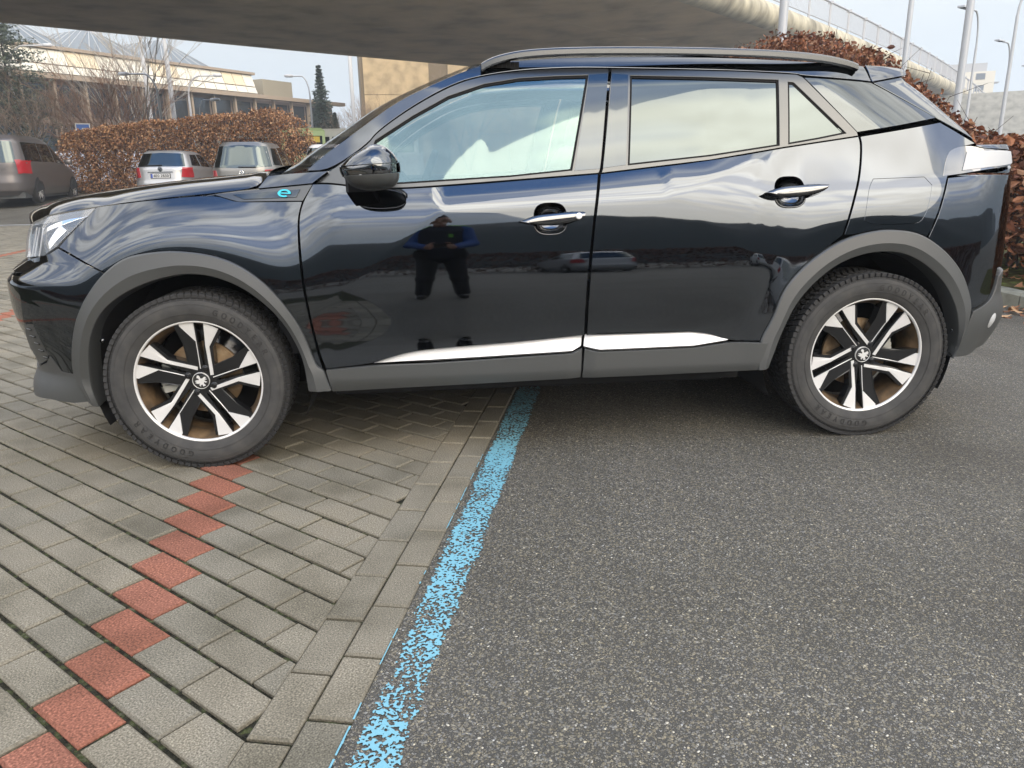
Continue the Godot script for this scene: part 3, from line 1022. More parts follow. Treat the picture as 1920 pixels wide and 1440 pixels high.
# a sheet of the skin inside an outline, with its edge folded in by depth
func sheet(p: PackedVector2Array, f: Callable, off := 0.0, depth := 0.018, step := 0.02, inset := 0.002, holes := [], mirror := false) -> ArrayMesh:
	if Geometry2D.is_polygon_clockwise(p):
		p.reverse()
	if inset != 0.0:
		var q := Geometry2D.offset_polygon(p, -inset)
		if q.size():
			var best := 0
			for i in q.size():
				if poly_area(q[i]) > poly_area(q[best]):
					best = i
			p = q[best]
	var rings := [resample(p, step)]
	for h in holes:
		rings.append(resample(h, step))
	var pts := PackedVector2Array()
	for r in rings:
		pts.append_array(r)
	var bounds := Rect2(p[0], Vector2.ZERO)
	for q in p:
		bounds = bounds.expand(q)
	var ins := Geometry2D.offset_polygon(p, -step * 0.45)
	var outs := []
	for h in holes:
		outs.append_array(Geometry2D.offset_polygon(h, step * 0.45))
	var y := bounds.position.y + step * 0.5
	var odd := 0
	while y < bounds.end.y:
		var x := bounds.position.x + step * (0.5 if odd % 2 else 1.0)
		while x < bounds.end.x:
			var c := Vector2(x, y)
			var ok := false
			for q in ins:
				if Geometry2D.is_point_in_polygon(c, q):
					ok = true
			for q in outs:
				if Geometry2D.is_point_in_polygon(c, q):
					ok = false
			if ok:
				pts.append(c)
			x += step
		y += step * 0.87
		odd += 1
	var idx := Geometry2D.triangulate_delaunay(pts)
	var t := Tri.new()
	var sg := -1.0 if mirror else 1.0
	for q in pts:
		var nn := skin_normal(f, q.x, q.y)
		var w: Vector3 = f.call(q.x, q.y) + nn * off
		t.vert(Vector3(w.x, w.y, w.z * sg), Vector3(nn.x, nn.y, nn.z * sg), q)
	for i in range(0, idx.size(), 3):
		var c := (pts[idx[i]] + pts[idx[i + 1]] + pts[idx[i + 2]]) / 3.0
		if not Geometry2D.is_point_in_polygon(c, p):
			continue
		var hit := false
		for h in holes:
			if Geometry2D.is_point_in_polygon(c, h):
				hit = true
		if not hit:
			t.face(idx[i], idx[i + 1], idx[i + 2])
	if depth > 0.0:
		var at := 0
		for k in rings.size():
			var r: PackedVector2Array = rings[k]
			var m := r.size()
			for i in m:
				var a := at + i
				var b := at + (i + 1) % m
				var pa := t.v[a]
				var pb := t.v[b]
				var na := t.n[a]
				var nb := t.n[b]
				var out := (pb - pa).cross(na) * sg
				if k > 0:
					out = out if Geometry2D.is_polygon_clockwise(r) else out
				var e := out.normalized()
				# a small round on the edge, then the fold
				var ia := t.vert(pa - na * depth * 0.12, (na + e).normalized())
				var ib := t.vert(pb - nb * depth * 0.12, (nb + e).normalized())
				t.quad_i(a, b, ib, ia)
				var ja := t.vert(pa - na * depth * 0.12, e)
				var jb := t.vert(pb - nb * depth * 0.12, e)
				var ka := t.vert(pa - na * depth, e)
				var kb := t.vert(pb - nb * depth, e)
				t.quad_i(ja, jb, kb, ka)
			at += m
	return t.done()

# a band of the skin between two lines, with an offset given for each of its rails: rails = [[polyline, offset], ...]
func band(rails: Array, f: Callable, n: int, mirror := false) -> ArrayMesh:
	var rows := []
	for r in rails:
		var src: PackedVector2Array = r[0]
		var len_ := 0.0
		var cum := [0.0]
		for i in range(1, src.size()):
			len_ += src[i].distance_to(src[i - 1])
			cum.append(len_)
		var row := PackedVector3Array()
		var seg := 1
		for k in n + 1:
			var d := len_ * k / n
			while seg < src.size() - 1 and cum[seg] < d:
				seg += 1
			var q := src[seg - 1].lerp(src[seg], clampf((d - cum[seg - 1]) / maxf(cum[seg] - cum[seg - 1], 1e-6), 0.0, 1.0))
			var nn := skin_normal(f, q.x, q.y)
			var w: Vector3 = f.call(q.x, q.y) + nn * float(r[1])
			if mirror:
				w.z = -w.z
			row.append(w)
		rows.append(row)
	var t := Tri.new()
	for i in rows.size() - 1:
		var first := t.v.size()
		for k in n + 1:
			var along: Vector3 = rows[i][mini(k + 1, n)] - rows[i][maxi(k - 1, 0)]
			var nn: Vector3 = (rows[i + 1][k] - rows[i][k]).cross(along).normalized()
			if nn.z * (-1.0 if mirror else 1.0) < -0.2:
				nn = -nn
			t.vert(rows[i][k], nn)
			t.vert(rows[i + 1][k], nn)
		for k in n:
			t.quad_i(first + k * 2, first + k * 2 + 2, first + k * 2 + 3, first + k * 2 + 1)
	return t.done()

func smooth_line(p: PackedVector2Array) -> PackedVector2Array:
	for r in 2:
		var o := PackedVector2Array([p[0]])
		for i in range(1, p.size() - 1):
			o.append(p[i].lerp(p[i - 1], 0.25))
			o.append(p[i].lerp(p[i + 1], 0.25))
		o.append(p[p.size() - 1])
		p = o
	return p

# the line part of the way between two lines
func between(a: PackedVector2Array, b: PackedVector2Array, k: float, n := 60) -> PackedVector2Array:
	var o := PackedVector2Array()
	var ra := even(a, n)
	var rb := even(b, n)
	for i in n + 1:
		o.append(ra[i].lerp(rb[i], k))
	return o

func even(src: PackedVector2Array, n: int) -> PackedVector2Array:
	var len_ := 0.0
	var cum := [0.0]
	for i in range(1, src.size()):
		len_ += src[i].distance_to(src[i - 1])
		cum.append(len_)
	var o := PackedVector2Array()
	var seg := 1
	for k in n + 1:
		var d := len_ * k / n
		while seg < src.size() - 1 and cum[seg] < d:
			seg += 1
		o.append(src[seg - 1].lerp(src[seg], clampf((d - cum[seg - 1]) / maxf(cum[seg] - cum[seg - 1], 1e-6), 0.0, 1.0)))
	return o
# ------------------------------------------------------------------ the car
func build_car() -> void:
	make_skin()
	var car := thing("parked_car", "glossy black crossover with silver door strips parked across the blue line", "car")
	var low := skin_low
	var up := skin_up
	for side in 2:
		var mir := side == 1
		var st := 0.016 if side == 0 else 0.045
		var fender := part("fender", sheet(soften(outline("fender")), low, 0.0, 0.02, st, 0.0022, [], mir), M.paint, car)
		part("cowl_panel", sheet(outline("cowl"), low, 0.0, 0.02, st, 0.002, [], mir), M.paint, car)
		var bt := part("badge_trim", sheet(outline("badge_trim"), low, -0.002, 0.012, st, 0.001, [], mir), M.satin, fender)
		part("badge_plate", sheet(outline("badge_plate"), low, 0.0005, 0.006, st, 0.0005, [], mir), M.gloss_pillar, fender)
		if side == 0:
			badge_e(fender)
		var bumper := part("front_bumper", sheet(soften(outline("bumper")), low, 0.0, 0.02, st, 0.002, [], mir), M.paint, car)
		part("grille", sheet(outline("grille"), low, -0.012, 0.0, st * 1.5, 0.0, [], mir), M.gloss, bumper)
		var vent := part("vent_insert", sheet(outline("vent"), low, -0.004, 0.02, st, 0.001, [], mir), M.clad, bumper)
		part("valance", sheet(outline("valance"), low, 0.003, 0.03, st, 0.001, [], mir), M.clad, bumper)
		part("nose_panel", sheet(outline("nose_panel"), low, -0.006, 0.0, st, 0.0, [], mir), M.gloss, bumper)
		headlight(car, mir, st)
		# doors
		var fd := part("front_door", sheet(soften(outline("front_door"), 0.5), low, 0.0, 0.02, st, 0.002, [cup(CUPS[0])] if side == 0 else [], mir), M.paint, car)
		part("silver_strip", strip_mesh("front_trim", mir, st, 0.014), M.silver, fd)
		part("sill_cladding", strip_mesh("front_sill", mir, st, 0.012), M.clad, fd)
		var rd := part("rear_door", sheet(soften(outline("rear_door"), 0.5), low, 0.0, 0.02, st, 0.002, [cup(CUPS[1])] if side == 0 else [], mir), M.paint, car)
		part("silver_strip", strip_mesh("rear_trim", mir, st, 0.014), M.silver, rd)
		part("sill_cladding", strip_mesh("rear_sill", mir, st, 0.012), M.clad, rd)
		var fg := outline("f_glass")
		part("window_frame", sheet(soften(outline("f_frame"), 0.5), up, 0.0, 0.02, st, 0.0022, [fg], mir), M.satin, fd)
		part("window", sheet(soften(fg, 0.5), up, -0.008, 0.0, st, -0.006, [], mir), M.glass_front, fd)
		part("window_seal", ring_seal(fg, up, mir), M.seal, fd)
		part("pillar_cover", sheet(outline("b_front"), up, 0.0015, 0.006, st, 0.001, [], mir), M.gloss_pillar, fd)
		var rg := outline("r_glass")
		var rq := outline("r_quarter_glass")
		part("window_frame", sheet(outline("r_frame"), up, 0.0, 0.02, st, 0.0022, [rg, rq], mir), M.satin, rd)
		part("window", sheet(rg, up, -0.008, 0.0, st, -0.006, [], mir), M.glass_dark, rd)
		part("quarter_window", sheet(rq, up, -0.006, 0.0, st, -0.006, [], mir), M.glass_dark, rd)
		part("window_seal", ring_seal(rg, up, mir), M.seal, rd)
		part("window_seal", ring_seal(rq, up, mir), M.seal, rd)
		part("pillar_cover", sheet(outline("b_rear"), up, 0.0015, 0.006, st, 0.001, [], mir), M.gloss_pillar, rd)
		var qp := part("quarter_panel", sheet(soften(outline("quarter"), 0.5), low, 0.0, 0.02, st, 0.002, [soften(soften(outline("fuel_flap")))] if side == 0 else [], mir), M.paint, car)
		if side == 0:
			part("fuel_flap", sheet(soften(soften(outline("fuel_flap"))), low, 0.0, 0.02, st, 0.002, [], mir), M.paint, qp)
		part("pillar_panel", sheet(outline("d_panel"), up, 0.0, 0.015, st, 0.0015, [], mir), M.gloss_pillar, qp)
		part("roof_side", sheet(soften(outline("roof_side"), 0.6), up, 0.0, 0.02, st, 0.001, [], mir), M.paint, car)
		part("tailgate_edge", sheet(outline("hatch_side"), up, 0.0, 0.02, st, 0.001, [], mir), M.gloss_pillar, car)
		var rb := part("rear_bumper", sheet(soften(outline("rear_bumper")), low, 0.0, 0.02, st, 0.002, [], mir), M.paint, car)
		part("valance", sheet(soften(outline("rear_valance")), low, 0.008, 0.03, st, 0.001, [], mir), M.clad, rb)
		var tl := part("tail_lamp", sheet(soften(outline("taillight")), low, 0.002, 0.02, st, 0.001, [], mir), M.gloss, car)
		part("lamp_lens", sheet(soften(outline("tail_lens")), low, 0.0045, 0.006, st, 0.0, [], mir), M.white_lamp, tl)
		part("tailgate", sheet(outline("tailgate"), low, 0.0, 0.02, st * 1.5, 0.002, [], mir), M.paint, car)
		# wheel arch cladding
		for w in ["f", "r"]:
			var o := smooth_line(outline("clad_%s_outer" % w))
			var i := smooth_line(outline("clad_%s_inner" % w))
			var arch := part("arch_cladding", band([[o, -0.012], [o, 0.007], [between(o, i, 0.06), 0.012], [between(o, i, 0.60), 0.017], [between(o, i, 0.97), 0.004], [i, -0.004], [i, -0.07]], low, 90, mir), M.clad, car)
		# wheels and wells
		for x in [-1.3025, 1.3025]:
			var sg := -1.0 if mir else 1.0
			var well := Tri.new()
			var prof := []
			for k in 37:
				var a := deg_to_rad(-25.0 + 230.0 * k / 36.0)
				prof.append(Vector2(cos(a), sin(a)) * 0.405)
			for k in 36:
				var a: Vector2 = prof[k]
				var b: Vector2 = prof[k + 1]
				well.quad(Vector3(x + a.x, 0.335 + a.y, 0.80 * sg), Vector3(x + b.x, 0.335 + b.y, 0.80 * sg), Vector3(x + b.x, 0.335 + b.y, 0.42 * sg), Vector3(x + a.x, 0.335 + a.y, 0.42 * sg), Vector3(-a.x, -a.y, 0))
				well.tri(Vector3(x, 0.40, 0.42 * sg), Vector3(x + a.x, 0.335 + a.y, 0.42 * sg), Vector3(x + b.x, 0.335 + b.y, 0.42 * sg), Vector3(0, 0, sg))
			part("wheel_well", well.done(), M.liner, car)
	build_wheels(car)
	build_tops(car)
	handles(car)
	mirror_housing(car)
	interior(car)
	details(car)

const CUPS := [Vector2(0.0204, 0.9043), Vector2(0.9422, 0.981)]

func cup(c: Vector2, k := 1.0) -> PackedVector2Array:
	var p := PackedVector2Array()
	for a in 28:
		var an := TAU * a / 28
		p.append(c + Vector2(signf(cos(an)) * pow(absf(cos(an)), 0.7) * 0.062, signf(sin(an)) * pow(absf(sin(an)), 0.7) * 0.057) * k)
	return p

func strip_mesh(key: String, mir: bool, st: float, off: float) -> ArrayMesh:
	return sheet(outline(key), skin_strip if key.ends_with("trim") else skin_sill, off, 0.022, st, 0.001, [], mir)

# the strip along the doors' foot is a shelf that faces up; the sill below it stands out and tucks under
func skin_strip(s: float, y: float) -> Vector3:
	var p := skin_low(s, y)
	var top := lerpf(0.335, 0.425, clampf((s + 0.65) / 0.9, 0.0, 1.0))
	var b := clampf((y - top + 0.03) / 0.07, 0.0, 1.0)
	var nick := 0.012 * clampf(1.0 - absf(s - 0.135) / 0.05, 0.0, 1.0)
	p.z -= 0.030 * b + nick
	return p

func skin_sill(s: float, y: float) -> Vector3:
	var p := skin_low(s, 0.36)
	p.y = y
	var nick := 0.012 * clampf(1.0 - absf(s - 0.135) / 0.05, 0.0, 1.0)
	p.z += 0.002 - nick - 0.9 * pow(maxf(0.335 - y, 0.0), 1.3)
	return p

func ring_seal(p: PackedVector2Array, f: Callable, mir: bool) -> ArrayMesh:
	var outer: PackedVector2Array = Geometry2D.offset_polygon(p, 0.001)[0]
	var inner: PackedVector2Array = Geometry2D.offset_polygon(p, -0.008)[0]
	return sheet(outer, f, -0.0045, 0.01, 0.03, 0.0, [inner], mir)

func badge_e(parent: Node3D) -> void:
	# a turquoise letter e with slanted cut ends
	var t := Tri.new()
	var pts := []
	for k in 34:
		var a := deg_to_rad(0.0 + 305.0 * k / 33.0)
		pts.append(Vector2(cos(a), sin(a)))
	for k in 33:
		var a: Vector2 = pts[k]
		var b: Vector2 = pts[k + 1]
		slab(t, [a * 1.0, b * 1.0, b * 0.62, a * 0.62])
	slab(t, [Vector2(-0.7, 0.14), Vector2(1.0, 0.14), Vector2(1.0, -0.14), Vector2(-0.7, -0.14)])
	part("badge", t.done(), M.cyan, parent)

func slab(t: Tri, q: Array) -> void:
	var c := Vector2(-0.9396, 1.0096)
	var w := []
	var nn := skin_normal(skin_low, c.x, c.y)
	for p in q:
		var s := Vector2(c.x + p.x * 0.024 + p.y * 0.003, c.y + p.y * 0.0135 - p.x * 0.0015)
		w.append(skin_low(s.x, s.y) + nn * 0.0035)
	t.quad(w[0], w[1], w[2], w[3], nn)

func headlight(car: Node3D, mir: bool, st: float) -> void:
	var low := skin_low
	var p := outline("headlight")
	var h := part("headlamp", sheet(p, low, -0.035, 0.0, st, 0.002, [], mir), M.shade_black, car)
	var sg := -1.0 if mir else 1.0
	# chrome reflector bowl, white blade and two slanted running-light claws behind the lens
	for q in [[[-1.70, 0.955], [-1.80, 0.940], [-1.93, 0.905], [-1.90, 0.885], [-1.86, 0.905]], [[-1.80, 0.925], [-1.86, 0.84], [-1.835, 0.835], [-1.765, 0.905]]]:
		var poly := PackedVector2Array()
		for e in q:
			poly.append(Vector2(e[0], e[1]))
		part("reflector", sheet(poly, low, -0.02, 0.012, 0.02, 0.0, [], mir), M.chrome, h)
	for k in 3:
		var x := -2.10 + 0.065 * k
		var t := Tri.new()
		var a := low.call(x, 0.795) as Vector3
		var b := low.call(x + 0.02, 0.90) as Vector3
		a += Vector3(0.02, 0, -0.012)
		b += Vector3(0.02, 0, -0.012)
		a.z *= sg
		b.z *= sg
		t.tube([a, b], [0.003], 6)
		part("light_claw", t.done(), M.white_lamp, h)
	part("lamp_lens", sheet(p, low, 0.0, 0.012, st, 0.002, [], mir), M.lens, h)

# hood, screen, roof, tail: swept from side to side
func sweep(edge: Array, bow: Callable, n := 24) -> ArrayMesh:
	var t := Tri.new()
	var rows := []
	for i in edge.size():
		var row := PackedVector3Array()
		for k in n + 1:
			var w := -1.0 + 2.0 * k / n
			w = signf(w) * (1.0 - pow(1.0 - absf(w), 1.5))
			row.append(bow.call(edge[i], w, float(i) / (edge.size() - 1)))
		rows.append(row)
	for i in rows.size():
		for k in n + 1:
			var du: Vector3 = rows[mini(i + 1, rows.size() - 1)][k] - rows[maxi(i - 1, 0)][k]
			var dv: Vector3 = rows[i][mini(k + 1, n)] - rows[i][maxi(k - 1, 0)]
			var nn := du.cross(dv).normalized()
			if nn.y < 0.0:
				nn = -nn
			t.vert(rows[i][k], nn)
	for i in rows.size() - 1:
		for k in n:
			t.quad_i(i * (n + 1) + k, i * (n + 1) + k + 1, (i + 1) * (n + 1) + k + 1, (i + 1) * (n + 1) + k)
	return t.done()

func along(src: Array, f: Callable, n: int) -> Array:
	var p := PackedVector2Array()
	for i in range(0, src.size(), 2):
		p.append(Vector2(src[i], src[i + 1]))
	var o := []
	for q in even(smooth_line(p), n):
		o.append(f.call(q.x, q.y))
	return o

func build_tops(car: Node3D) -> void:
	var he := along(HOOD, skin_low, 40)
	var hood := sweep(he, func(e: Vector3, w: float, t: float):
		var ze := e.z
		var d := (1.0 - absf(w)) * ze
		var front := smoothstep(0.55, 1.0, t)
		var rear := smoothstep(0.0, 0.08, t)
		var c := lerpf(0.048, 0.028, front) * (1.0 - exp(-d / 0.055)) * (0.4 + 0.6 * rear) + 0.022 * (1.0 - w * w)
		var fwd := lerpf(0.02, -0.16, smoothstep(0.5, 1.0, t)) * (1.0 - w * w)
		return Vector3(e.x + fwd, e.y + 0.001 + c, ze * w), 40)
	part("hood", hood, M.paint, car)
	var scr := along([-0.955, 1.075, -0.8628, 1.0881, -0.8135, 1.1309, -0.71, 1.1984, -0.5314, 1.3241, -0.3971, 1.3877, -0.2048, 1.4673], skin_up, 30)
	part("windscreen", sweep(scr, func(e: Vector3, w: float, t: float):
		var k := 1.0 - w * w
		return Vector3(e.x - lerpf(0.16, 0.05, t) * k, e.y + lerpf(0.02, 0.035, t) * k, e.z * w), 24), M.glass_front, car)
	var rf := along([-0.2048, 1.4673, -0.0772, 1.4872, 0.2268, 1.508, 0.5, 1.505, 0.846, 1.4861, 1.1706, 1.4582, 1.3071, 1.4497, 1.45, 1.44], skin_up, 40)
	part("roof", sweep(rf, func(e: Vector3, w: float, t: float):
		var k := 1.0 - pow(absf(w), 2.6)
		return Vector3(e.x - 0.04 * k * (1.0 - t), e.y + 0.024 * k, e.z * w), 24), M.paint, car)
	# spoiler over the tail glass
	var sp := part("spoiler", sheet(outline("spoiler"), skin_up, 0.0, 0.02, 0.016, 0.001), M.paint, car)
	part("spoiler_cheek", sheet(outline("spoiler"), skin_up, 0.0, 0.02, 0.016, 0.001, [], true), M.paint, sp)
	var st := along([1.31, 1.4497, 1.42, 1.4497, 1.52, 1.438, 1.585, 1.428], skin_up, 16)
	part("spoiler_top", sweep(st, func(e: Vector3, w: float, t: float):
		return Vector3(e.x, e.y + 0.020 * (1.0 - pow(absf(w), 2.6)), e.z * w), 20), M.paint, sp)
	var sb := along([1.40, 1.405, 1.50, 1.413, 1.582, 1.422], skin_up, 10)
	part("spoiler_underside", sweep(sb, func(e: Vector3, w: float, t: float): return Vector3(e.x, e.y + 0.012 * (1.0 - w * w), e.z * w), 12), M.paint, sp)
	var tg := []
	for k in 21:
		var y := lerpf(1.41, 1.12, k / 20.0)
		var x := pl(y, TAIL_EDGE) - 0.10
		tg.append(skin_up(x, y))
	part("tail_window", sweep(tg, func(e: Vector3, w: float, t: float):
		return Vector3(e.x + 0.02 * (1.0 - w * w), e.y, e.z * w), 16), M.glass_dark, car)
	# roof rails
	for sg in [-1.0, 1.0]:
		var t := Tri.new()
		var R := [[-0.205, 1.459], [-0.165, 1.480], [-0.088, 1.499], [0.013, 1.510], [0.196, 1.5155], [0.505, 1.5145], [0.82, 1.507], [1.034, 1.495], [1.164, 1.480], [1.24, 1.463], [1.272, 1.452]]
		var pts := PackedVector2Array()
		for q in R:
			pts.append(Vector2(q[0], q[1]))
		var line := even(smooth_line(pts), 60)
		var sec := [Vector2(-0.020, -0.020), Vector2(0.006, -0.024), Vector2(0.020, -0.018), Vector2(0.019, -0.002), Vector2(0.012, 0.004), Vector2(0.0, 0.007), Vector2(-0.016, 0.003)]
		var rows := []
		for k in line.size():
			var q: Vector2 = line[k]
			var row := []
			for e in sec:
				var grow := 1.0
				row.append(Vector3(q.x, q.y + e.y, (0.612 + e.x) * sg))
			rows.append(row)
		for k in rows.size() - 1:
			for e in sec.size():
				var f := (e + 1) % sec.size()
				var o: Vector2 = (sec[e] + sec[f]) * 0.5
				t.quad(rows[k][e], rows[k][f], rows[k + 1][f], rows[k + 1][e], Vector3(0, o.y * 1.6, o.x * sg))
		var rail := part("roof_rail", t.done(), M.rail, car)
		# feet of the rail
		var ft := Tri.new()
		for k in [[-0.19, -0.06], [1.13, 1.262]]:
			for m in 8:
				var x0 := lerpf(k[0], k[1], m / 8.0)
				var x1 := lerpf(k[0], k[1], (m + 1) / 8.0)
				ft.box(Vector3((x0 + x1) * 0.5, 1.462 if m < 6 else 1.458, 0.598 * sg), Vector3((x1 - x0) * 0.5 - 0.0005, 0.012, 0.010))
		part("rail_foot", ft.done(), M.seal, rail)

func handles(car: Node3D) -> void:
	var doors := [car.get_node("front_door"), car.get_node("rear_door")]
	var bars := ["handle_f", "handle_r"]
	var cups := CUPS
	for i in 2:
		var low := skin_low
		var c: Vector2 = cups[i]
		# the recess: a shallow bowl sunk behind a bright rim
		var t := Tri.new()
		var nn := skin_normal(low, c.x, c.y)
		var p0 := skin_low(c.x, c.y)
		var prev := []
		for r in 7:
			var k := r / 6.0
			var ring := []
			for a in 28:
				var an := TAU * a / 28
				var sx := signf(cos(an)) * pow(absf(cos(an)), 0.7) * 0.062 * (1.0 - 0.85 * k)
				var sy := signf(sin(an)) * pow(absf(sin(an)), 0.7) * 0.057 * (1.0 - 0.85 * k)
				var w := skin_low(c.x + sx, c.y + sy)
				var on := (Vector3(-cos(an), -sin(an), 0) * (1.0 - k) + nn * (0.15 + k)).normalized()
				ring.append(t.vert(w + nn * (-0.034 * sin(k * PI * 0.5)), on))
			if prev.size():
				for a in 28:
					t.quad_i(prev[a], prev[(a + 1) % 28], ring[(a + 1) % 28], ring[a])
			prev = ring
		part("handle_recess", t.done(), M.gloss, doors[i])
		# the grip: a bar that stands off the door
		var p := soften(outline(bars[i]), 1.2)
		var g := part("door_handle", grip(p, 0.040), M.gloss, doors[i])
		if i == 0:
			var l := Tri.new()
			var q := skin_low(0.1193, 0.9078) + nn * 0.046
			l.lathe([Vector2(0.0115, -0.006), Vector2(0.0115, 0.0), Vector2(0.009, 0.0015), Vector2(0.0005, 0.0015)], 20)
			var b := Basis.looking_at(-nn, Vector3.UP)
			var o := part("lock", l.done(), M.silver, g)
			o.transform = Transform3D(b, q)
		# chrome-like lower lip of the recess
		var lip := Tri.new()
		var pts := []
		for k in 17:
			var an := deg_to_rad(200.0 + 140.0 * k / 16.0)
			var w := skin_low(c.x + signf(cos(an)) * pow(absf(cos(an)), 0.7) * 0.062, c.y + signf(sin(an)) * pow(absf(sin(an)), 0.7) * 0.057)
			pts.append(w + nn * 0.001)
		lip.tube(pts, [0.0035], 6)
		part("recess_lip", lip.done(), M.rail, doors[i])

# a cushion over an outline that stands off the skin by up to h
func grip(p: PackedVector2Array, h: float) -> ArrayMesh:
	var c := Vector2.ZERO
	for q in p:
		c += q
	c /= p.size()
	var ring := resample(p, 0.006)
	var t := Tri.new()
	var nn := skin_normal(skin_low, c.x, c.y)
	var rows := []
	for r in 9:
		var k := r / 8.0
		var row := []
		for q in ring:
			var sc := cos(k * PI * 0.5)
			# towards the mid line of the bar rather than one point
			var mid := Vector2(clampf(q.x, c.x - 0.1, c.x + 0.1), c.y + (q.x - c.x) * 0.09)
			var s := mid + (q - mid) * (0.02 + 0.98 * pow(sc, 0.7))
			row.append(skin_low(s.x, s.y) + nn * (h - 0.018 + 0.018 * sin(k * PI * 0.5)))
		rows.append(row)
	for r in rows.size():
		for i in ring.size():
			var du: Vector3 = rows[r][(i + 1) % ring.size()] - rows[r][(i - 1 + ring.size()) % ring.size()]
			var dv: Vector3 = rows[mini(r + 1, 8)][i] - rows[maxi(r - 1, 0)][i]
			var m := du.cross(dv).normalized()
			if m.dot(nn) < 0.0:
				m = -m
			t.vert(rows[r][i], m)
	for r in rows.size() - 1:
		for i in ring.size():
			var j := (i + 1) % ring.size()
			t.quad_i(r * ring.size() + i, r * ring.size() + j, (r + 1) * ring.size() + j, (r + 1) * ring.size() + i)
	# feet at both ends, down to the skin
	var n0 := ring.size()
	for i in n0:
		var j := (i + 1) % n0
		var q := ring[i]
		if absf(q.x - c.x) > 0.055:
			var o: Vector3 = rows[0][i] - skin_low(c.x, c.y)
			t.quad(rows[0][i], rows[0][j], skin_low(ring[j].x, ring[j].y), skin_low(q.x, q.y), o)
	return t.done()

func mirror_housing(car: Node3D) -> void:
	var whole := [[-0.702, 1.105], [-0.673, 1.132], [-0.612, 1.163], [-0.594, 1.168], [-0.564, 1.164], [-0.534, 1.14], [-0.518, 1.112], [-0.516, 1.08], [-0.52, 1.047], [-0.544, 1.025], [-0.622, 1.018], [-0.68, 1.035], [-0.699, 1.063], [-0.711, 1.091]]
	var p := PackedVector2Array()
	for q in whole:
		p.append(Vector2(q[0], q[1]))
	p = soften(p, 3.0)
	var door := car.get_node("front_door")
	var root := part("mirror_foot", boxed(Vector3(-0.66, 1.035, 0.865), Vector3(0.045, 0.022, 0.05), Basis(Vector3.UP, 0.2)), M.shade_black, door)
	# three bands of the same dome: matt lower shell, gloss band, painted cap
	var cuts := [[-9.0, 1.072, "mirror_shell", M.clad, 0.0], [1.072, 1.104, "mirror_band", M.gloss, -0.004], [1.104, 9.0, "mirror_cap", M.paint, 0.0]]
	for c in cuts:
		var line_lo: float = c[0]
		var line_hi: float = c[1]
		var box_ := PackedVector2Array([Vector2(-2, line_lo), Vector2(2, line_lo), Vector2(2, line_hi), Vector2(-2, line_hi)])
		# the bands rise a little to the rear
		for i in box_.size():
			if absf(box_[i].y) < 5.0:
				box_[i].y += 0.045 * (box_[i].x + 0.61)
		var cl := Geometry2D.intersect_polygons(p, box_)
		if cl.is_empty():
			continue
		for back in 2:
			var sheet_ := sheet(cl[0], dome.bind(p, back == 1), c[4], 0.004, 0.008, 0.0008)
			part(c[2], sheet_, c[3], root)
	var glass := sheet(p, func(s: float, y: float): return Vector3(s, y, 0.93), 0.0, 0.0, 0.03, 0.01)

func dome(s: float, y: float, p: PackedVector2Array, back: bool) -> Vector3:
	var c := Vector2(-0.607, 1.09)
	var q := Vector2(s, y) - c
	# how far out towards the outline
	var best := 9.0
	var dir := q.normalized() if q.length() > 1e-5 else Vector2.RIGHT
	for i in p.size():
		var a := p[i]
		var b := p[(i + 1) % p.size()]
		var hit = Geometry2D.segment_intersects_segment(c, c + dir * 0.5, a, b)
		if hit != null:
			best = minf(best, (hit - c).length())
	var k := clampf(q.length() / best, 0.0, 1.0)
	var z := pow(maxf(1.0 - pow(k, 2.6), 0.0), 0.5)
	return Vector3(s, y, 0.975 - 0.10 * z) if back else Vector3(s, y, 0.975 + 0.085 * z)

func interior(car: Node3D) -> void:
	var t := Tri.new()
	t.box(Vector3(0.0, 0.34, 0), Vector3(0.82, 0.105, 0.74))
	t.box(Vector3(0.0, 0.28, 0), Vector3(0.80, 0.09, 0.60))
	t.box(Vector3(0.0, 0.31, 0), Vector3(2.0, 0.10, 0.44))
	t.box(Vector3(-1.86, 0.42, 0), Vector3(0.12, 0.18, 0.55))
	t.box(Vector3(1.82, 0.55, 0), Vector3(0.10, 0.22, 0.60))
	part("floor_pan", t.done(), M.liner, car)
	var d := Tri.new()
	d.box(Vector3(-0.72, 0.93, 0), Vector3(0.16, 0.10, 0.70), Basis(Vector3.BACK, 0.12))
	d.box(Vector3(-0.98, 0.72, 0), Vector3(0.04, 0.32, 0.72))
	part("dashboard", d.done(), M.fabric, car)
	for s in [[-0.02, 0.36], [-0.02, -0.36], [0.80, 0.38], [0.80, -0.38]]:
		var seat := Tri.new()
		rounded(seat, Vector3(s[0] - 0.05, 0.60, s[1]), Vector3(0.26, 0.08, 0.25), Basis(Vector3.BACK, 0.08))
		rounded(seat, Vector3(s[0] + 0.24, 0.88, s[1]), Vector3(0.08, 0.32, 0.24), Basis(Vector3.BACK, -0.28))
		rounded(seat, Vector3(s[0] + 0.35, 1.24, s[1]), Vector3(0.05, 0.085, 0.13), Basis(Vector3.BACK, -0.2))
		part("seat", seat.done(), M.fabric, car)
	var w := Tri.new()
	var pts := []
	for k in 33:
		var a := TAU * k / 32
		pts.append(Vector3(0, sin(a) * 0.175, cos(a) * 0.175))
	w.tube(pts, [0.015], 8, false)
	w.box(Vector3.ZERO, Vector3(0.02, 0.03, 0.16))
	var sw := part("steering_wheel", w.done(), M.fabric, car)
	sw.transform = Transform3D(Basis(Vector3.BACK, -0.4), Vector3(-0.46, 0.99, 0.36))

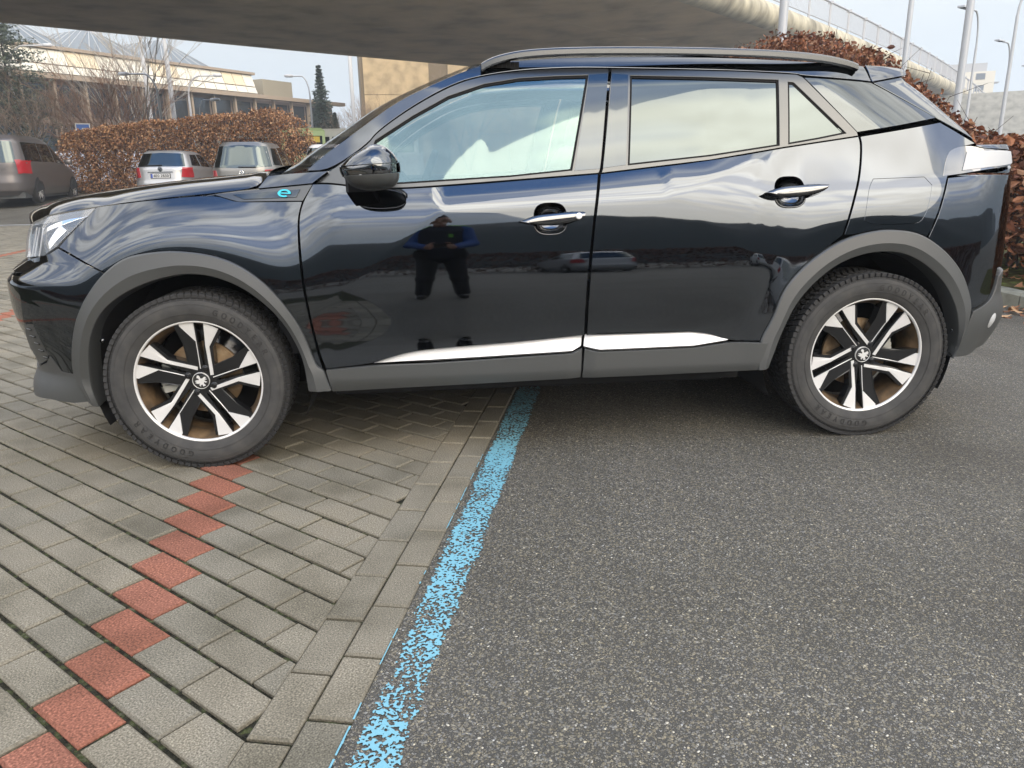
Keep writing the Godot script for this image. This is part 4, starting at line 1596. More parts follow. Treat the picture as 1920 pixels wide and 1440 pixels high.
func rounded(t: Tri, c: Vector3, h: Vector3, b: Basis) -> void:
	var n := 10
	var rows := []
	for i in n + 1:
		var th := PI * i / n
		var row := []
		for k in 2 * n:
			var ph := TAU * k / (2 * n)
			var d := Vector3(sin(th) * cos(ph), cos(th), sin(th) * sin(ph))
			var q := Vector3(sgp(d.x), sgp(d.y), sgp(d.z))
			row.append(t.vert(c + b * (q * h), b * d))
		rows.append(row)
	for i in n:
		for k in 2 * n:
			t.quad_i(rows[i][k], rows[i][(k + 1) % (2 * n)], rows[i + 1][(k + 1) % (2 * n)], rows[i + 1][k])

func sgp(x: float) -> float:
	return signf(x) * pow(absf(x), 0.55)

func details(car: Node3D) -> void:
	# white reversing reflector in the rear valance, vent slats, screws in the arch liner
	var rb := car.get_node("rear_bumper")
	var t := Tri.new()
	var c := Vector2(1.8577, 0.4524)
	var nn := skin_normal(skin_low, c.x, c.y)
	var mid := t.vert(skin_low(c.x, c.y) + nn * 0.016, nn)
	var ring := []
	for k in 24:
		var a := TAU * k / 24
		ring.append(t.vert(skin_low(c.x + 0.019 * cos(a) + 0.008 * sin(a), c.y + 0.03 * sin(a)) + nn * 0.0095, (nn + Vector3(cos(a), sin(a), 0) * 0.5).normalized()))
	for k in 24:
		t.face(mid, ring[k], ring[(k + 1) % 24])
	part("reflector", t.done(), M.white_lamp, rb)
	var fb := car.get_node("front_bumper")
	for k in 5:
		var y := 0.545 - 0.028 * k
		var s := -1.925 + 0.006 * k
		var a := skin_low(s - 0.016, y) + Vector3(0, 0, 0.002)
		var b := skin_low(s + 0.014, y - 0.003) + Vector3(0, 0, 0.002)
		var tt := Tri.new()
		tt.tube([a, b], [0.0032], 5)
		part("vent_slat", tt.done(), M.rail, fb)
	for q in [[-1.665, 0.50], [-1.668, 0.36], [1.73, 0.42]]:
		var tt := Tri.new()
		tt.lathe([Vector2(0.009, -0.004), Vector2(0.008, 0.002), Vector2(0.0005, 0.004)], 12, Vector3(q[0] + (0.03 if q[0] < 0 else -0.05), q[1], 0.83))
		part("screw", tt.done(), M.rail, car)
# ------------------------------------------------------------------ wheels
const SPOKE_LONG := [[0.048, 0.985], [0.275, 0.90], [0.132, 0.585], [0.198, 0.120], [0.147, 0.105], [0.070, 0.605]]
const SPOKE_SHORT := [[-0.110, 0.985], [-0.325, 0.93], [-0.318, 0.885], [-0.066, 0.645]]
const EDGE_SHORT := [[-0.066, 0.645], [-0.078, 0.645], [-0.020, 0.20], [-0.006, 0.20]]
const EDGE_BEND := [[-0.405, 0.878], [-0.392, 0.872], [-0.262, 0.590], [-0.190, 0.23], [-0.202, 0.23], [-0.278, 0.60]]
const ARM_LONG := [[0.030, 0.975], [0.315, 0.875], [0.185, 0.575], [0.235, 0.08], [0.06, 0.04], [0.045, 0.60]]
const ARM_SHORT := [[-0.095, 0.975], [-0.40, 0.885], [-0.265, 0.60], [-0.185, 0.22], [-0.02, 0.03], [0.04, 0.20], [-0.045, 0.64]]

func build_wheels(car: Node3D) -> void:
	var R := 0.232
	var tyre := Tri.new()
	var prof := []
	for q in [[0.222, 0.062], [0.228, 0.086], [0.236, 0.094], [0.255, 0.103], [0.272, 0.1075], [0.288, 0.108], [0.303, 0.1055], [0.315, 0.101], [0.323, 0.095], [0.3255, 0.085], [0.326, 0.06], [0.326, 0.0], [0.326, -0.06], [0.323, -0.095], [0.303, -0.1055], [0.272, -0.1075], [0.236, -0.094], [0.222, -0.062]]:
		prof.append(Vector2(q[0], q[1]))
	tyre.lathe(prof, 96)
	# fine ribs moulded into the sidewall
	for r in [0.262, 0.2965]:
		var rp := []
		for k in 97:
			var a := TAU * k / 96
			rp.append(Vector3(cos(a) * r, sin(a) * r, 0.1065 if r > 0.28 else 0.1058))
		tyre.tube(rp, [0.0012], 4, false)
	var tyre_mesh := tyre.done()
	# tread: five rows of blocks, the outer ones wrapping on to the shoulder
	var tr := Tri.new()
	var n := 84
	for k in n:
		var a := TAU * k / n
		for row in [[0.083, 0.021, 0.0, 0.44], [0.040, 0.017, 0.5, 0.36], [0.0, 0.017, 0.2, 0.38], [-0.040, 0.017, 0.5, 0.36], [-0.083, 0.021, 0.0, 0.44]]:
			var an: float = a + TAU / n * float(row[2])
			var b := Basis(Vector3(-sin(an), cos(an), 0), Vector3(cos(an), sin(an), 0), Vector3(0, 0, -1))
			b = b * Basis(Vector3.UP, 0.25 if row[0] > 0.0 else -0.25)
			tr.block(Vector3(cos(an) * 0.328, sin(an) * 0.328, row[0]), Vector3(0.328 * TAU / n * float(row[3]), 0.0072, row[1]), 0.0022, b)
		for sd in [-1.0, 1.0]:
			var an2 := a
			var b2 := Basis(Vector3(-sin(an2), cos(an2), 0), Vector3(cos(an2), sin(an2), 0), Vector3(0, 0, -1))
			tr.box(Vector3(cos(an2) * 0.3185, sin(an2) * 0.3185, 0.0955 * sd), Vector3(0.328 * TAU / n * 0.43, 0.010, 0.0035), b2 * Basis(Vector3.RIGHT, 0.5 * sd))
	var tread_mesh := tr.done()
	var lip := Tri.new()
	lip.lathe([Vector2(0.2335, 0.080), Vector2(0.2355, 0.0885), Vector2(0.233, 0.0915), Vector2(0.2275, 0.0905), Vector2(0.2255, 0.084), Vector2(0.2250, 0.070)], 96)
	var lip_mesh := lip.done()
	var bar := Tri.new()
	bar.lathe([Vector2(0.2252, 0.082), Vector2(0.2215, 0.066), Vector2(0.214, 0.055), Vector2(0.206, 0.03), Vector2(0.204, -0.04), Vector2(0.215, -0.09)], 72)
	var bar_mesh := bar.done()
	var disc := Tri.new()
	disc.lathe([Vector2(0.138, -0.012), Vector2(0.140, 0.0), Vector2(0.138, 0.008), Vector2(0.085, 0.009), Vector2(0.083, 0.022), Vector2(0.02, 0.024)], 64)
	var disc_mesh := disc.done()
	var hub := Tri.new()
	hub.lathe([Vector2(0.205, -0.09), Vector2(0.15, -0.085), Vector2(0.06, -0.05), Vector2(0.05, -0.01)], 48)
	hub.lathe([Vector2(0.060, 0.02), Vector2(0.060, 0.052), Vector2(0.053, 0.060), Vector2(0.036, 0.062), Vector2(0.035, 0.060)], 40)
	var hub_mesh := hub.done()
	var arms := [spoke_mesh(ARM_LONG, R, 0.0, 0.040), spoke_mesh(ARM_SHORT, R, -0.001, 0.040)]
	var faces := [spoke_mesh(SPOKE_LONG, R, 0.0035, 0.006), spoke_mesh(SPOKE_SHORT, R, 0.003, 0.006)]
	var edges := [spoke_mesh(EDGE_SHORT, R, 0.0012, 0.004), spoke_mesh(EDGE_BEND, R, 0.0008, 0.004)]
	var cap := Tri.new()
	cap.lathe([Vector2(0.0305, 0.054), Vector2(0.0305, 0.064), Vector2(0.028, 0.0665), Vector2(0.0005, 0.068)], 36)
	var cap_mesh := cap.done()
	var ringm := Tri.new()
	ringm.lathe([Vector2(0.0320, 0.060), Vector2(0.0318, 0.0655), Vector2(0.0303, 0.0665), Vector2(0.0298, 0.064)], 36)
	var ring_mesh := ringm.done()
	var nut := Tri.new()
	nut.lathe([Vector2(0.0110, 0.03), Vector2(0.0110, 0.070), Vector2(0.0085, 0.0735), Vector2(0.0005, 0.0735)], 12)
	var nut_mesh := nut.done()
	var seat := Tri.new()
	seat.lathe([Vector2(0.0134, 0.055), Vector2(0.0132, 0.0632), Vector2(0.0108, 0.0634)], 20)
	var seat_mesh := seat.done()
	var lion := lion_mesh()
	for i in 4:
		var near := i < 2
		var x := -1.3025 if i % 2 == 0 else 1.3025
		var w := Node3D.new()
		w.name = "wheel"
		car.add_child(w, true)
		w.position = Vector3(x, 0.3345, 0.768 if near else -0.768)
		w.rotation.y = 0.0 if near else PI
		part("tyre", tyre_mesh, M.tyre, w)
		part("tread", tread_mesh, M.tread, w)
		part("rim_lip", lip_mesh, M.machined, w)
		part("rim_barrel", bar_mesh, M.brown, w)
		part("brake_disc", disc_mesh, M.disc, w)
		part("hub", hub_mesh, M.rim_black, w)
		var turn := deg_to_rad(82.5 if i % 2 == 0 else 52.5) - PI * 0.5
		for k in 5:
			var b := Basis(Vector3.BACK, turn + TAU * k / 5.0)
			for m in 2:
				var arm := part("spoke", arms[m], M.rim_black, w)
				arm.basis = b
				var fc := part("spoke_face", faces[m], M.machined, w)
				fc.basis = b
				part("spoke_edge", edges[m], M.machined if m == 0 else M.rail, w).basis = b
		part("hub_cap", cap_mesh, M.gloss, w)
		part("hub_ring", ring_mesh, M.machined, w)
		part("emblem", lion, M.machined, w).basis = Basis(Vector3.BACK, 0.25 if i % 2 == 0 else 0.05)
		for k in 4:
			var a := deg_to_rad(66.0 if i % 2 == 0 else 58.0) + TAU * k / 4.0
			var nt := part("wheel_bolt", nut_mesh, M.rim_black, w)
			nt.position = Vector3(cos(a) * 0.050, sin(a) * 0.050, -0.002)
			part("bolt_seat", seat_mesh, M.rail, w).position = Vector3(cos(a) * 0.050, sin(a) * 0.050, 0.0)
		if near:
			var cal := Tri.new()
			var side := 1.0 if i % 2 else -1.0
			for k in 5:
				var a := deg_to_rad(150.0 + 11.0 * k) if i % 2 == 0 else deg_to_rad(14.0 + 8.0 * (k - 2.0))
				var b := Basis(Vector3(-sin(a), cos(a), 0), Vector3(cos(a), sin(a), 0), Vector3(0, 0, -1))
				cal.block(Vector3(cos(a) * (0.128 if i % 2 == 0 else 0.112), sin(a) * (0.128 if i % 2 == 0 else 0.112), 0.014), Vector3(0.0145 if i % 2 == 0 else 0.009, 0.030, 0.022), 0.006, b)
			part("brake_caliper", cal.done(), M.caliper, w)
			var let := letters_on(0.279, "GOODYEAR", [47.0, 235.0] if i % 2 == 0 else [62.0, 250.0])
			part("tyre_lettering", let, M.letters, w)

func spoke_mesh(q: Array, R: float, off: float, depth: float) -> ArrayMesh:
	var p := PackedVector2Array()
	for e in q:
		p.append(Vector2(e[0], e[1]))
	if Geometry2D.is_polygon_clockwise(p):
		p.reverse()
	var t := Tri.new()
	var zf := func(v: Vector2): return 0.060 + 0.021 * pow(v.length(), 1.6) + off
	var ring := resample(p, 0.09)
	var c := Vector2.ZERO
	var top: PackedVector2Array = ring
	var pts := PackedVector2Array(ring)
	var idx := Geometry2D.triangulate_polygon(ring)
	for i in range(0, idx.size(), 3):
		var v := []
		for k in 3:
			var e := ring[idx[i + k]]
			v.append(Vector3(e.x * R, e.y * R, zf.call(e)))
		t.tri(v[0], v[1], v[2], Vector3.BACK)
	for i in ring.size():
		var a := ring[i]
		var b := ring[(i + 1) % ring.size()]
		var o := Vector3(b.y - a.y, a.x - b.x, 0.0)
		t.quad(Vector3(a.x * R, a.y * R, zf.call(a)), Vector3(b.x * R, b.y * R, zf.call(b)), Vector3(b.x * R, b.y * R, zf.call(b) - depth), Vector3(a.x * R, a.y * R, zf.call(a) - depth), o)
	return t.done()

# a rampant beast in outline, as on the hub caps
func lion_mesh() -> ArrayMesh:
	var p := PackedVector2Array()
	for q in [[-0.25, 0.95], [-0.05, 0.90], [0.10, 0.60], [0.02, 0.42], [0.30, 0.30], [0.70, 0.48], [0.92, 0.30], [0.70, 0.22], [0.95, 0.0], [0.62, 0.02], [0.55, -0.10], [0.85, -0.42], [0.60, -0.45], [0.42, -0.25], [0.30, -0.55], [0.48, -0.88], [0.05, -0.92], [0.08, -0.60], [-0.18, -0.62], [-0.30, -0.85], [-0.42, -0.55], [-0.20, -0.35], [-0.55, -0.30], [-0.90, -0.05], [-0.55, 0.0], [-0.85, 0.22], [-0.45, 0.28], [-0.20, 0.15], [-0.18, 0.45], [-0.42, 0.62]]:
		p.append(Vector2(q[0], q[1]) * 0.0245)
	var t := Tri.new()
	var idx := Geometry2D.triangulate_polygon(p)
	for i in range(0, idx.size(), 3):
		t.tri(Vector3(p[idx[i]].x, p[idx[i]].y, 0.0695), Vector3(p[idx[i + 1]].x, p[idx[i + 1]].y, 0.0695), Vector3(p[idx[i + 2]].x, p[idx[i + 2]].y, 0.0695), Vector3.BACK)
	for i in p.size():
		var a := p[i]
		var b := p[(i + 1) % p.size()]
		t.quad(Vector3(a.x, a.y, 0.0695), Vector3(b.x, b.y, 0.0695), Vector3(b.x, b.y, 0.066), Vector3(a.x, a.y, 0.066), Vector3(a.x, a.y, 0))
	return t.done()

# raised letters set round a circle, their feet to the hub
func letters_on(r: float, word: String, at: Array) -> ArrayMesh:
	var font := SystemFont.new()
	font.font_names = PackedStringArray(["Droid Sans"])
	font.font_weight = 700
	var st := SurfaceTool.new()
	for mid in at:
		for k in word.length():
			var tm := TextMesh.new()
			tm.font = font
			tm.text = word[k]
			tm.font_size = 32
			tm.pixel_size = 0.00095
			tm.depth = 0.0016
			tm.curve_step = 2.0
			var a := deg_to_rad(float(mid) - (k - (word.length() - 1) * 0.5) * 6.6)
			var b := Basis(Vector3(sin(a), -cos(a), 0), Vector3(cos(a), sin(a), 0), Vector3.BACK)
			st.append_from(tm, 0, Transform3D(b, Vector3(cos(a) * r, sin(a) * r, 0.1078)))
	return st.commit()
# ------------------------------------------------------------------ the lie of the land behind, and the bridge
# the yard climbs gently beyond the paving
func rise(z: float) -> float:
	return clampf((-15.5 - z) * 0.055, 0.0, 0.62)

const NEAR_EDGE := [[-84.3, 48.7], [-40.0, 7.6], [-9.7, -22.3], [14.9, -46.7], [26.3, -58.1], [45.3, -77.4], [76.8, -111.4], [121.5, -163.8], [151.6, -205.4]]
const FAR_EDGE := [[-132.6, 12.4], [-88.3, -12.2], [-54.0, -36.0], [-28.7, -53.7], [-10.2, -68.2], [9.5, -81.4], [40.7, -108.6], [89.0, -161.0], [117.3, -201.4]]

func poly_line(src: Array, n: int) -> PackedVector2Array:
	var p := PackedVector2Array()
	for q in src:
		p.append(Vector2(q[0], q[1]))
	return even(smooth_line(p), n)

func build_bridge() -> void:
	var H := 11.0
	var b := thing("road_bridge", "long concrete road bridge on a curved soffit with a rounded cream edge", "bridge")
	var n := 30
	var a := poly_line(NEAR_EDGE, n)
	var f := poly_line(FAR_EDGE, n)
	# soffit: slabs with open joints between them
	for i in n:
		for k in 4:
			var t := Tri.new()
			var g := 0.02
			var q := []
			for e in [[i, k, 1, 1], [i + 1, k, -1, 1], [i + 1, k + 1, -1, -1], [i, k + 1, 1, -1]]:
				var c: Vector2 = a[e[0]].lerp(f[e[0]], e[1] / 4.0)
				var al: Vector2 = (a[mini(e[0] + 1, n)] - a[maxi(e[0] - 1, 0)]).normalized()
				var ac: Vector2 = (f[e[0]] - a[e[0]]).normalized()
				c += al * g * float(e[2]) + ac * g * float(e[3])
				var bow := 0.35 * sin(PI * e[1] / 4.0)
				q.append(Vector3(c.x, H - bow, c.y))
			t.quad(q[0], q[1], q[2], q[3], Vector3.DOWN)
			for m in 4:
				var u: Vector3 = q[m]
				var v: Vector3 = q[(m + 1) % 4]
				t.quad(u, v, v + Vector3.UP * 0.15, u + Vector3.UP * 0.15)
			part("soffit_slab", t.done(), M.concrete, b)
	var deck := Tri.new()
	for i in n:
		deck.quad(Vector3(a[i].x, H + 0.16, a[i].y), Vector3(a[i + 1].x, H + 0.16, a[i + 1].y), Vector3(f[i + 1].x, H + 0.16, f[i + 1].y), Vector3(f[i].x, H + 0.16, f[i].y), Vector3.DOWN)
		deck.quad(Vector3(a[i].x, H + 1.8, a[i].y), Vector3(a[i + 1].x, H + 1.8, a[i + 1].y), Vector3(f[i + 1].x, H + 1.8, f[i + 1].y), Vector3(f[i].x, H + 1.8, f[i].y), Vector3.UP)
	part("deck", deck.done(), M.concrete, b)
	# rounded edge towards us, streaked by rain; its own map runs along it
	var ed := Tri.new()
	var na := poly_line(NEAR_EDGE, 90)
	var prof := []
	for k in 11:
		var an := deg_to_rad(-90.0 + 150.0 * k / 10.0)
		prof.append(Vector2(0.9 * cos(an), 0.85 + 0.92 * sin(an)))
	prof.append(Vector2(0.0, 1.85))
	var run := 0.0
	for i in na.size():
		var al := (na[mini(i + 1, 90)] - na[maxi(i - 1, 0)]).normalized()
		var out := Vector2(-al.y, al.x)
		if out.dot(Vector2(1, 1)) < 0.0:
			out = -out
		if i:
			run += na[i].distance_to(na[i - 1])
		for k in prof.size():
			var pr: Vector2 = prof[k]
			var c: Vector2 = na[i] + out * pr.x
			var nn := Vector3(out.x * pr.x, pr.y - 0.85, out.y * pr.x).normalized()
			ed.vert(Vector3(c.x, H + pr.y - 0.02, c.y), nn, Vector2(run / 16.0, float(k) / prof.size()))
	for i in na.size() - 1:
		for k in prof.size() - 1:
			var m := prof.size()
			ed.quad_i(i * m + k, (i + 1) * m + k, (i + 1) * m + k + 1, i * m + k + 1)
	part("edge_beam", ed.done(), M.cream_concrete, b)
	# the far edge: a chamfer and a thin drip nose
	var fe := Tri.new()
	var fp := poly_line(FAR_EDGE, 60)
	for i in 60:
		var o := func(p: Vector2, q: Vector2): return Vector2((q - p).y, -(q - p).x).normalized()
		var out: Vector2 = o.call(fp[i], fp[i + 1])
		if out.dot(Vector2(-1, -1)) < 0.0:
			out = -out
		var p0 := fp[i]
		var p1 := fp[i + 1]
		fe.quad(v3(p0, H + 0.01), v3(p1, H + 0.01), v3(p1 + out * 1.1, H + 0.35), v3(p0 + out * 1.1, H + 0.35), Vector3(out.x, -2, out.y))
		fe.quad(v3(p0 + out * 1.1, H + 0.16), v3(p1 + out * 1.1, H + 0.16), v3(p1 + out * 1.1, H + 1.1), v3(p0 + out * 1.1, H + 1.1), -v3(out, 0.0))
		fe.quad(v3(p0 + out * 1.1, H + 0.16), v3(p1 + out * 1.1, H + 0.16), v3(p1 + out * 1.3, H + 0.16), v3(p0 + out * 1.3, H + 0.16), Vector3.DOWN)
		fe.quad(v3(p0 + out * 1.3, H + 0.16), v3(p1 + out * 1.3, H + 0.16), v3(p1 + out * 1.3, H + 1.1), v3(p0 + out * 1.3, H + 1.1), v3(out, 0.0))
	part("edge_beam", fe.done(), M.concrete, b)
	# railing
	var rl := poly_line(NEAR_EDGE, 260)
	var first := -1
	for i in rl.size():
		if rl[i].x > 8.0 and first < 0:
			first = i
	var rails := [Tri.new(), Tri.new()]
	for h in 2:
		var pts := []
		for i in range(first, rl.size()):
			pts.append(v3(rl[i], H + (3.75 if h == 0 else 2.1)))
		rails[h].tube(pts, [0.10 if h == 0 else 0.05], 6)
		part("hand_rail" if h == 0 else "foot_rail", rails[h].done(), M.steel, b)
	var post := Tri.new()
	post.box(Vector3(0, 0.95, 0), Vector3(0.08, 0.95, 0.08))
	post.box(Vector3(0, 1.95, 0.0), Vector3(0.17, 0.12, 0.17))
	var post_mesh := post.done()
	var balus := Tri.new()
	for i in range(first, rl.size() - 1):
		if (i - first) % 4 == 0:
			var o := part("rail_post", post_mesh, M.steel, b)
			o.position = v3(rl[i], H + 1.8)
		if rl[i].x < 85.0:
			for k in 5:
				var c: Vector2 = rl[i].lerp(rl[i + 1], k / 5.0)
				balus.box(v3(c, H + 2.9), Vector3(0.014, 0.80, 0.014))
	tag(part("balusters", balus.done(), M.steel, b), "", "", "", "stuff")
	# abutment at the far end
	var ab := thing("bridge_abutment", "pale concrete abutment wall with dark scrawls under the far end of the bridge", "wall", Vector3(78.0, 0.0, -112.0), deg_to_rad(-42.0))
	part("wall", boxed(Vector3(0, 5.4, 0), Vector3(14.0, 5.4, 0.6)), concrete(0.42, 0.41, 0.36, 4.0), ab)
	part("green_pilaster", boxed(Vector3(14.6, 5.4, 0.1), Vector3(0.7, 5.4, 0.75)), mat(lin(0.36, 0.50, 0.28), 0.8), ab)
	var gr := Tri.new()
	var rng := RandomNumberGenerator.new()
	rng.seed = 12
	for w in 3:
		var pts := []
		var x := 1.0 + w * 2.6
		for k in 16:
			pts.append(Vector3(x + k * 0.13, 1.7 + 0.5 * sin(k * 2.1 + w) + rng.randf_range(-0.15, 0.15) + 0.4 * (w % 2), 0.63))
		gr.tube(pts, [0.06], 5)
	part("scrawl", gr.done(), mat(lin(0.04, 0.04, 0.05), 0.8), ab)
# ------------------------------------------------------------------ far buildings and hills
func build_backdrop() -> void:
	# the yard's slope as a sheet over the ground, from the white line back to the hedge
	var t := Tri.new()
	var zs := [-15.5, -17.0, -20.0, -23.0, -26.8, -30.0, -60.0, -220.0]
	for i in zs.size() - 1:
		t.quad(Vector3(-160, rise(zs[i]) + 0.006, zs[i]), Vector3(3.5, rise(zs[i]) + 0.006, zs[i]), Vector3(3.5, rise(zs[i + 1]) + 0.006, zs[i + 1]), Vector3(-160, rise(zs[i + 1]) + 0.006, zs[i + 1]), Vector3.UP)
	struct("yard_road", t.done(), M.asphalt)
	hall()
	tan_block()
	# hazy hills
	var hn := noise(201, 0.004, 4)
	hill("hills", Vector3(-260, 0, -640), Vector3(700, 0, -560), 90.0, 46.0, mat(lin(0.10, 0.11, 0.10), 0.95), 5)
	flats(Vector3(148.0, 0.4, -209.0), deg_to_rad(-28.0))
	var lowb := thing("low_building", "distant pale low building behind the conifer and the buses", "building", Vector3(-3.0, 0.6, -125.0))
	for k in 3:
		part("wall", boxed(Vector3(-4.0 + k * 5.2, 2.6 + 0.7 * (k % 2), 0), Vector3(2.55, 2.6 + 0.7 * (k % 2), 5.0)), mat(lin(0.42, 0.41, 0.38), 0.9), lowb)
		for w in 4:
			part("window", boxed(Vector3(-5.6 + k * 5.2 + w * 1.1, 3.0, 5.02), Vector3(0.38, 0.75, 0.03)), mat(lin(0.06, 0.07, 0.08), 0.2), lowb)

func hill(called: String, a: Vector3, b: Vector3, depth: float, height: float, m: Material, s: int) -> void:
	var t := Tri.new()
	var n := noise(s, 0.011, 4)
	var nx := 110
	var nz := 14
	var across := (b - a).cross(Vector3.UP).normalized()
	var P := []
	for i in nx + 1:
		for k in nz + 1:
			var u := float(i) / nx
			var w := float(k) / nz
			var q := a.lerp(b, u) + across * (w - 0.5) * depth * 2.0
			q.y = height * sin(PI * w) * (0.72 + 0.5 * n.get_noise_2d(q.x * 0.6, q.z * 0.6)) + 1.6 * n.get_noise_2d(q.x * 9.0, q.z * 9.0) * sin(PI * w) - 0.5
			P.append(q)
	for i in nx + 1:
		for k in nz + 1:
			var du: Vector3 = P[mini(i + 1, nx) * (nz + 1) + k] - P[maxi(i - 1, 0) * (nz + 1) + k]
			var dv: Vector3 = P[i * (nz + 1) + mini(k + 1, nz)] - P[i * (nz + 1) + maxi(k - 1, 0)]
			var nn := du.cross(dv).normalized()
			t.vert(P[i * (nz + 1) + k], nn if nn.y > 0.0 else -nn)
	for i in nx:
		for k in nz:
			t.quad_i(i * (nz + 1) + k, (i + 1) * (nz + 1) + k, (i + 1) * (nz + 1) + k + 1, i * (nz + 1) + k + 1)
	struct(called, t.done(), m)

# the long hall: a cream upper band that leans out, dark glazing in brown mullions below, hipped glass lanterns on the roof
func hall() -> void:
	var A := Vector3(-57.0, 0.5, -44.8)
	var dir := Vector3(0.545, 0, -0.838)
	var h := thing("sports_hall", "long hall with a leaning cream panel band, dark glazing and hipped roof lanterns", "building", A, atan2(-dir.z, dir.x))
	# local: x runs along the front, z comes towards us
	var cream := mat(lin(0.70, 0.67, 0.56), 0.7)
	var cream2 := mat(lin(0.65, 0.625, 0.53), 0.7)
	var amber := mat(lin(0.68, 0.58, 0.40), 0.5)
	var frame := mat(lin(0.34, 0.27, 0.20), 0.8)
	var brown := mat(lin(0.26, 0.20, 0.155), 0.85)
	var glass := mat(lin(0.07, 0.085, 0.10), 0.08, 0.6)
	var L := 63.0
	var top := 12.1
	var mid := 9.9
	part("roof", boxed(Vector3(L * 0.5, top + 0.16, -12.4), Vector3(L * 0.5 + 0.4, 0.14, 12.8)), frame, h)
	part("core_wall", boxed(Vector3(L * 0.5 + 7.0, mid * 0.5, -12.0), Vector3(L * 0.5 + 8.0, mid * 0.5, 11.6)), brown, h)
	part("upper_core", boxed(Vector3(L * 0.5, (mid + top) * 0.5, -12.4), Vector3(L * 0.5, (top - mid) * 0.5, 11.8)), cream2, h)
	var cols := 40
	var w := L / cols
	var shapes := {}
	for i in cols:
		for r in 2:
			var y0 := lerpf(mid, top, 0.0 if r == 0 else 0.36)
			var y1 := lerpf(mid, top, 0.36 if r == 0 else 1.0)
			var t := Tri.new()
			var z0 := 1.0 - 0.85 * (y0 - mid) / (top - mid)
			var z1 := 1.0 - 0.85 * (y1 - mid) / (top - mid)
			var g := 0.05
			t.quad(Vector3(g, y0 + g, z0), Vector3(w - g, y0 + g, z0), Vector3(w - g, y1 - g, z1), Vector3(g, y1 - g, z1), Vector3(0, 0.4, 1))
			for e in 2:
				var x := g if e == 0 else w - g
				t.quad(Vector3(x, y0 + g, z0), Vector3(x, y1 - g, z1), Vector3(x, y1 - g, z1 - 0.12), Vector3(x, y0 + g, z0 - 0.12), Vector3(-1 if e == 0 else 1, 0, 0))
			var o := part("panel", t.done(), amber if (i % 6 in [1, 2] and r == 1) else (cream if (i * 7 + r) % 3 else cream2), h)
			o.position.x = i * w
	var bk := Tri.new()
	bk.quad(Vector3(0, mid, 0.9), Vector3(L, mid, 0.9), Vector3(L, top, 0.06), Vector3(0, top, 0.06), Vector3(0, 0.4, 1))
	part("panel_rails", bk.done(), frame, h)
	part("sill_beam", boxed(Vector3(L * 0.5 + 8.0, mid - 0.25, 0.55), Vector3(L * 0.5 + 8.2, 0.22, 0.5)), frame, h)
	var mull := boxed(Vector3(0, mid * 0.5 - 0.2, 0.25), Vector3(0.11, mid * 0.5, 0.22))
	var pane := boxed(Vector3(0, 0, 0), Vector3(w - 0.16, 1.42, 0.03))
	var span := boxed(Vector3(0, 0, 0), Vector3(w - 0.12, 0.28, 0.05))
	var n := int((L + 15.0) / (2.0 * w))
	for i in n:
		var x := i * 2.0 * w
		part("mullion", mull, frame, h).position = Vector3(x, 0, 0)
		for r in 2:
			part("pane", pane, glass, h).position = Vector3(x + w, 7.6 - r * 3.7, -0.35)
			part("spandrel", span, brown, h).position = Vector3(x + w, 5.75 - r * 3.7, -0.33)
	# lanterns
	for k in 6:
		var t := Tri.new()
		var x0 := 11.5 + k * 8.6
		var wd := 3.9
		var y0 := top + 0.5
		var y1 := top + 3.3
		var a := Vector3(x0 - wd, y0, -1.5)
		var b := Vector3(x0 + wd, y0, -1.5)
		var c := Vector3(x0 + wd, y0, -14.0)
		var d := Vector3(x0 - wd, y0, -14.0)
		var r0 := Vector3(x0, y1, -4.8)
		var r1 := Vector3(x0, y1, -10.8)
		t.tri(a, b, r0, Vector3(0, 1, 1))
		t.quad(b, c, r1, r0, Vector3(1, 1, 0))
		t.quad(a, d, r1, r0, Vector3(-1, 1, 0))
		t.tri(c, d, r1, Vector3(0, 1, -1))
		var ln := part("roof_lantern", t.done(), mat(lin(0.15, 0.175, 0.19), 0.6), h)
		var bars := Tri.new()
		for m in 7:
			var u := m / 6.0
			bars.tube([a.lerp(b, u), a.lerp(b, u).lerp(r0, 1.0 - absf(u - 0.5) * 0.02)], [0.05], 4, false)
			bars.tube([b.lerp(c, u), r0.lerp(r1, u)], [0.05], 4, false)
			bars.tube([a.lerp(d, u), r0.lerp(r1, u)], [0.05], 4, false)
		part("glazing_bars", bars.done(), mat(lin(0.42, 0.43, 0.43), 0.6), ln)
	part("plant_room", boxed(Vector3(L + 5.5, mid + 1.0, -3.0), Vector3(2.6, 1.1, 2.0)), mat(lin(0.30, 0.27, 0.20), 0.9), h)

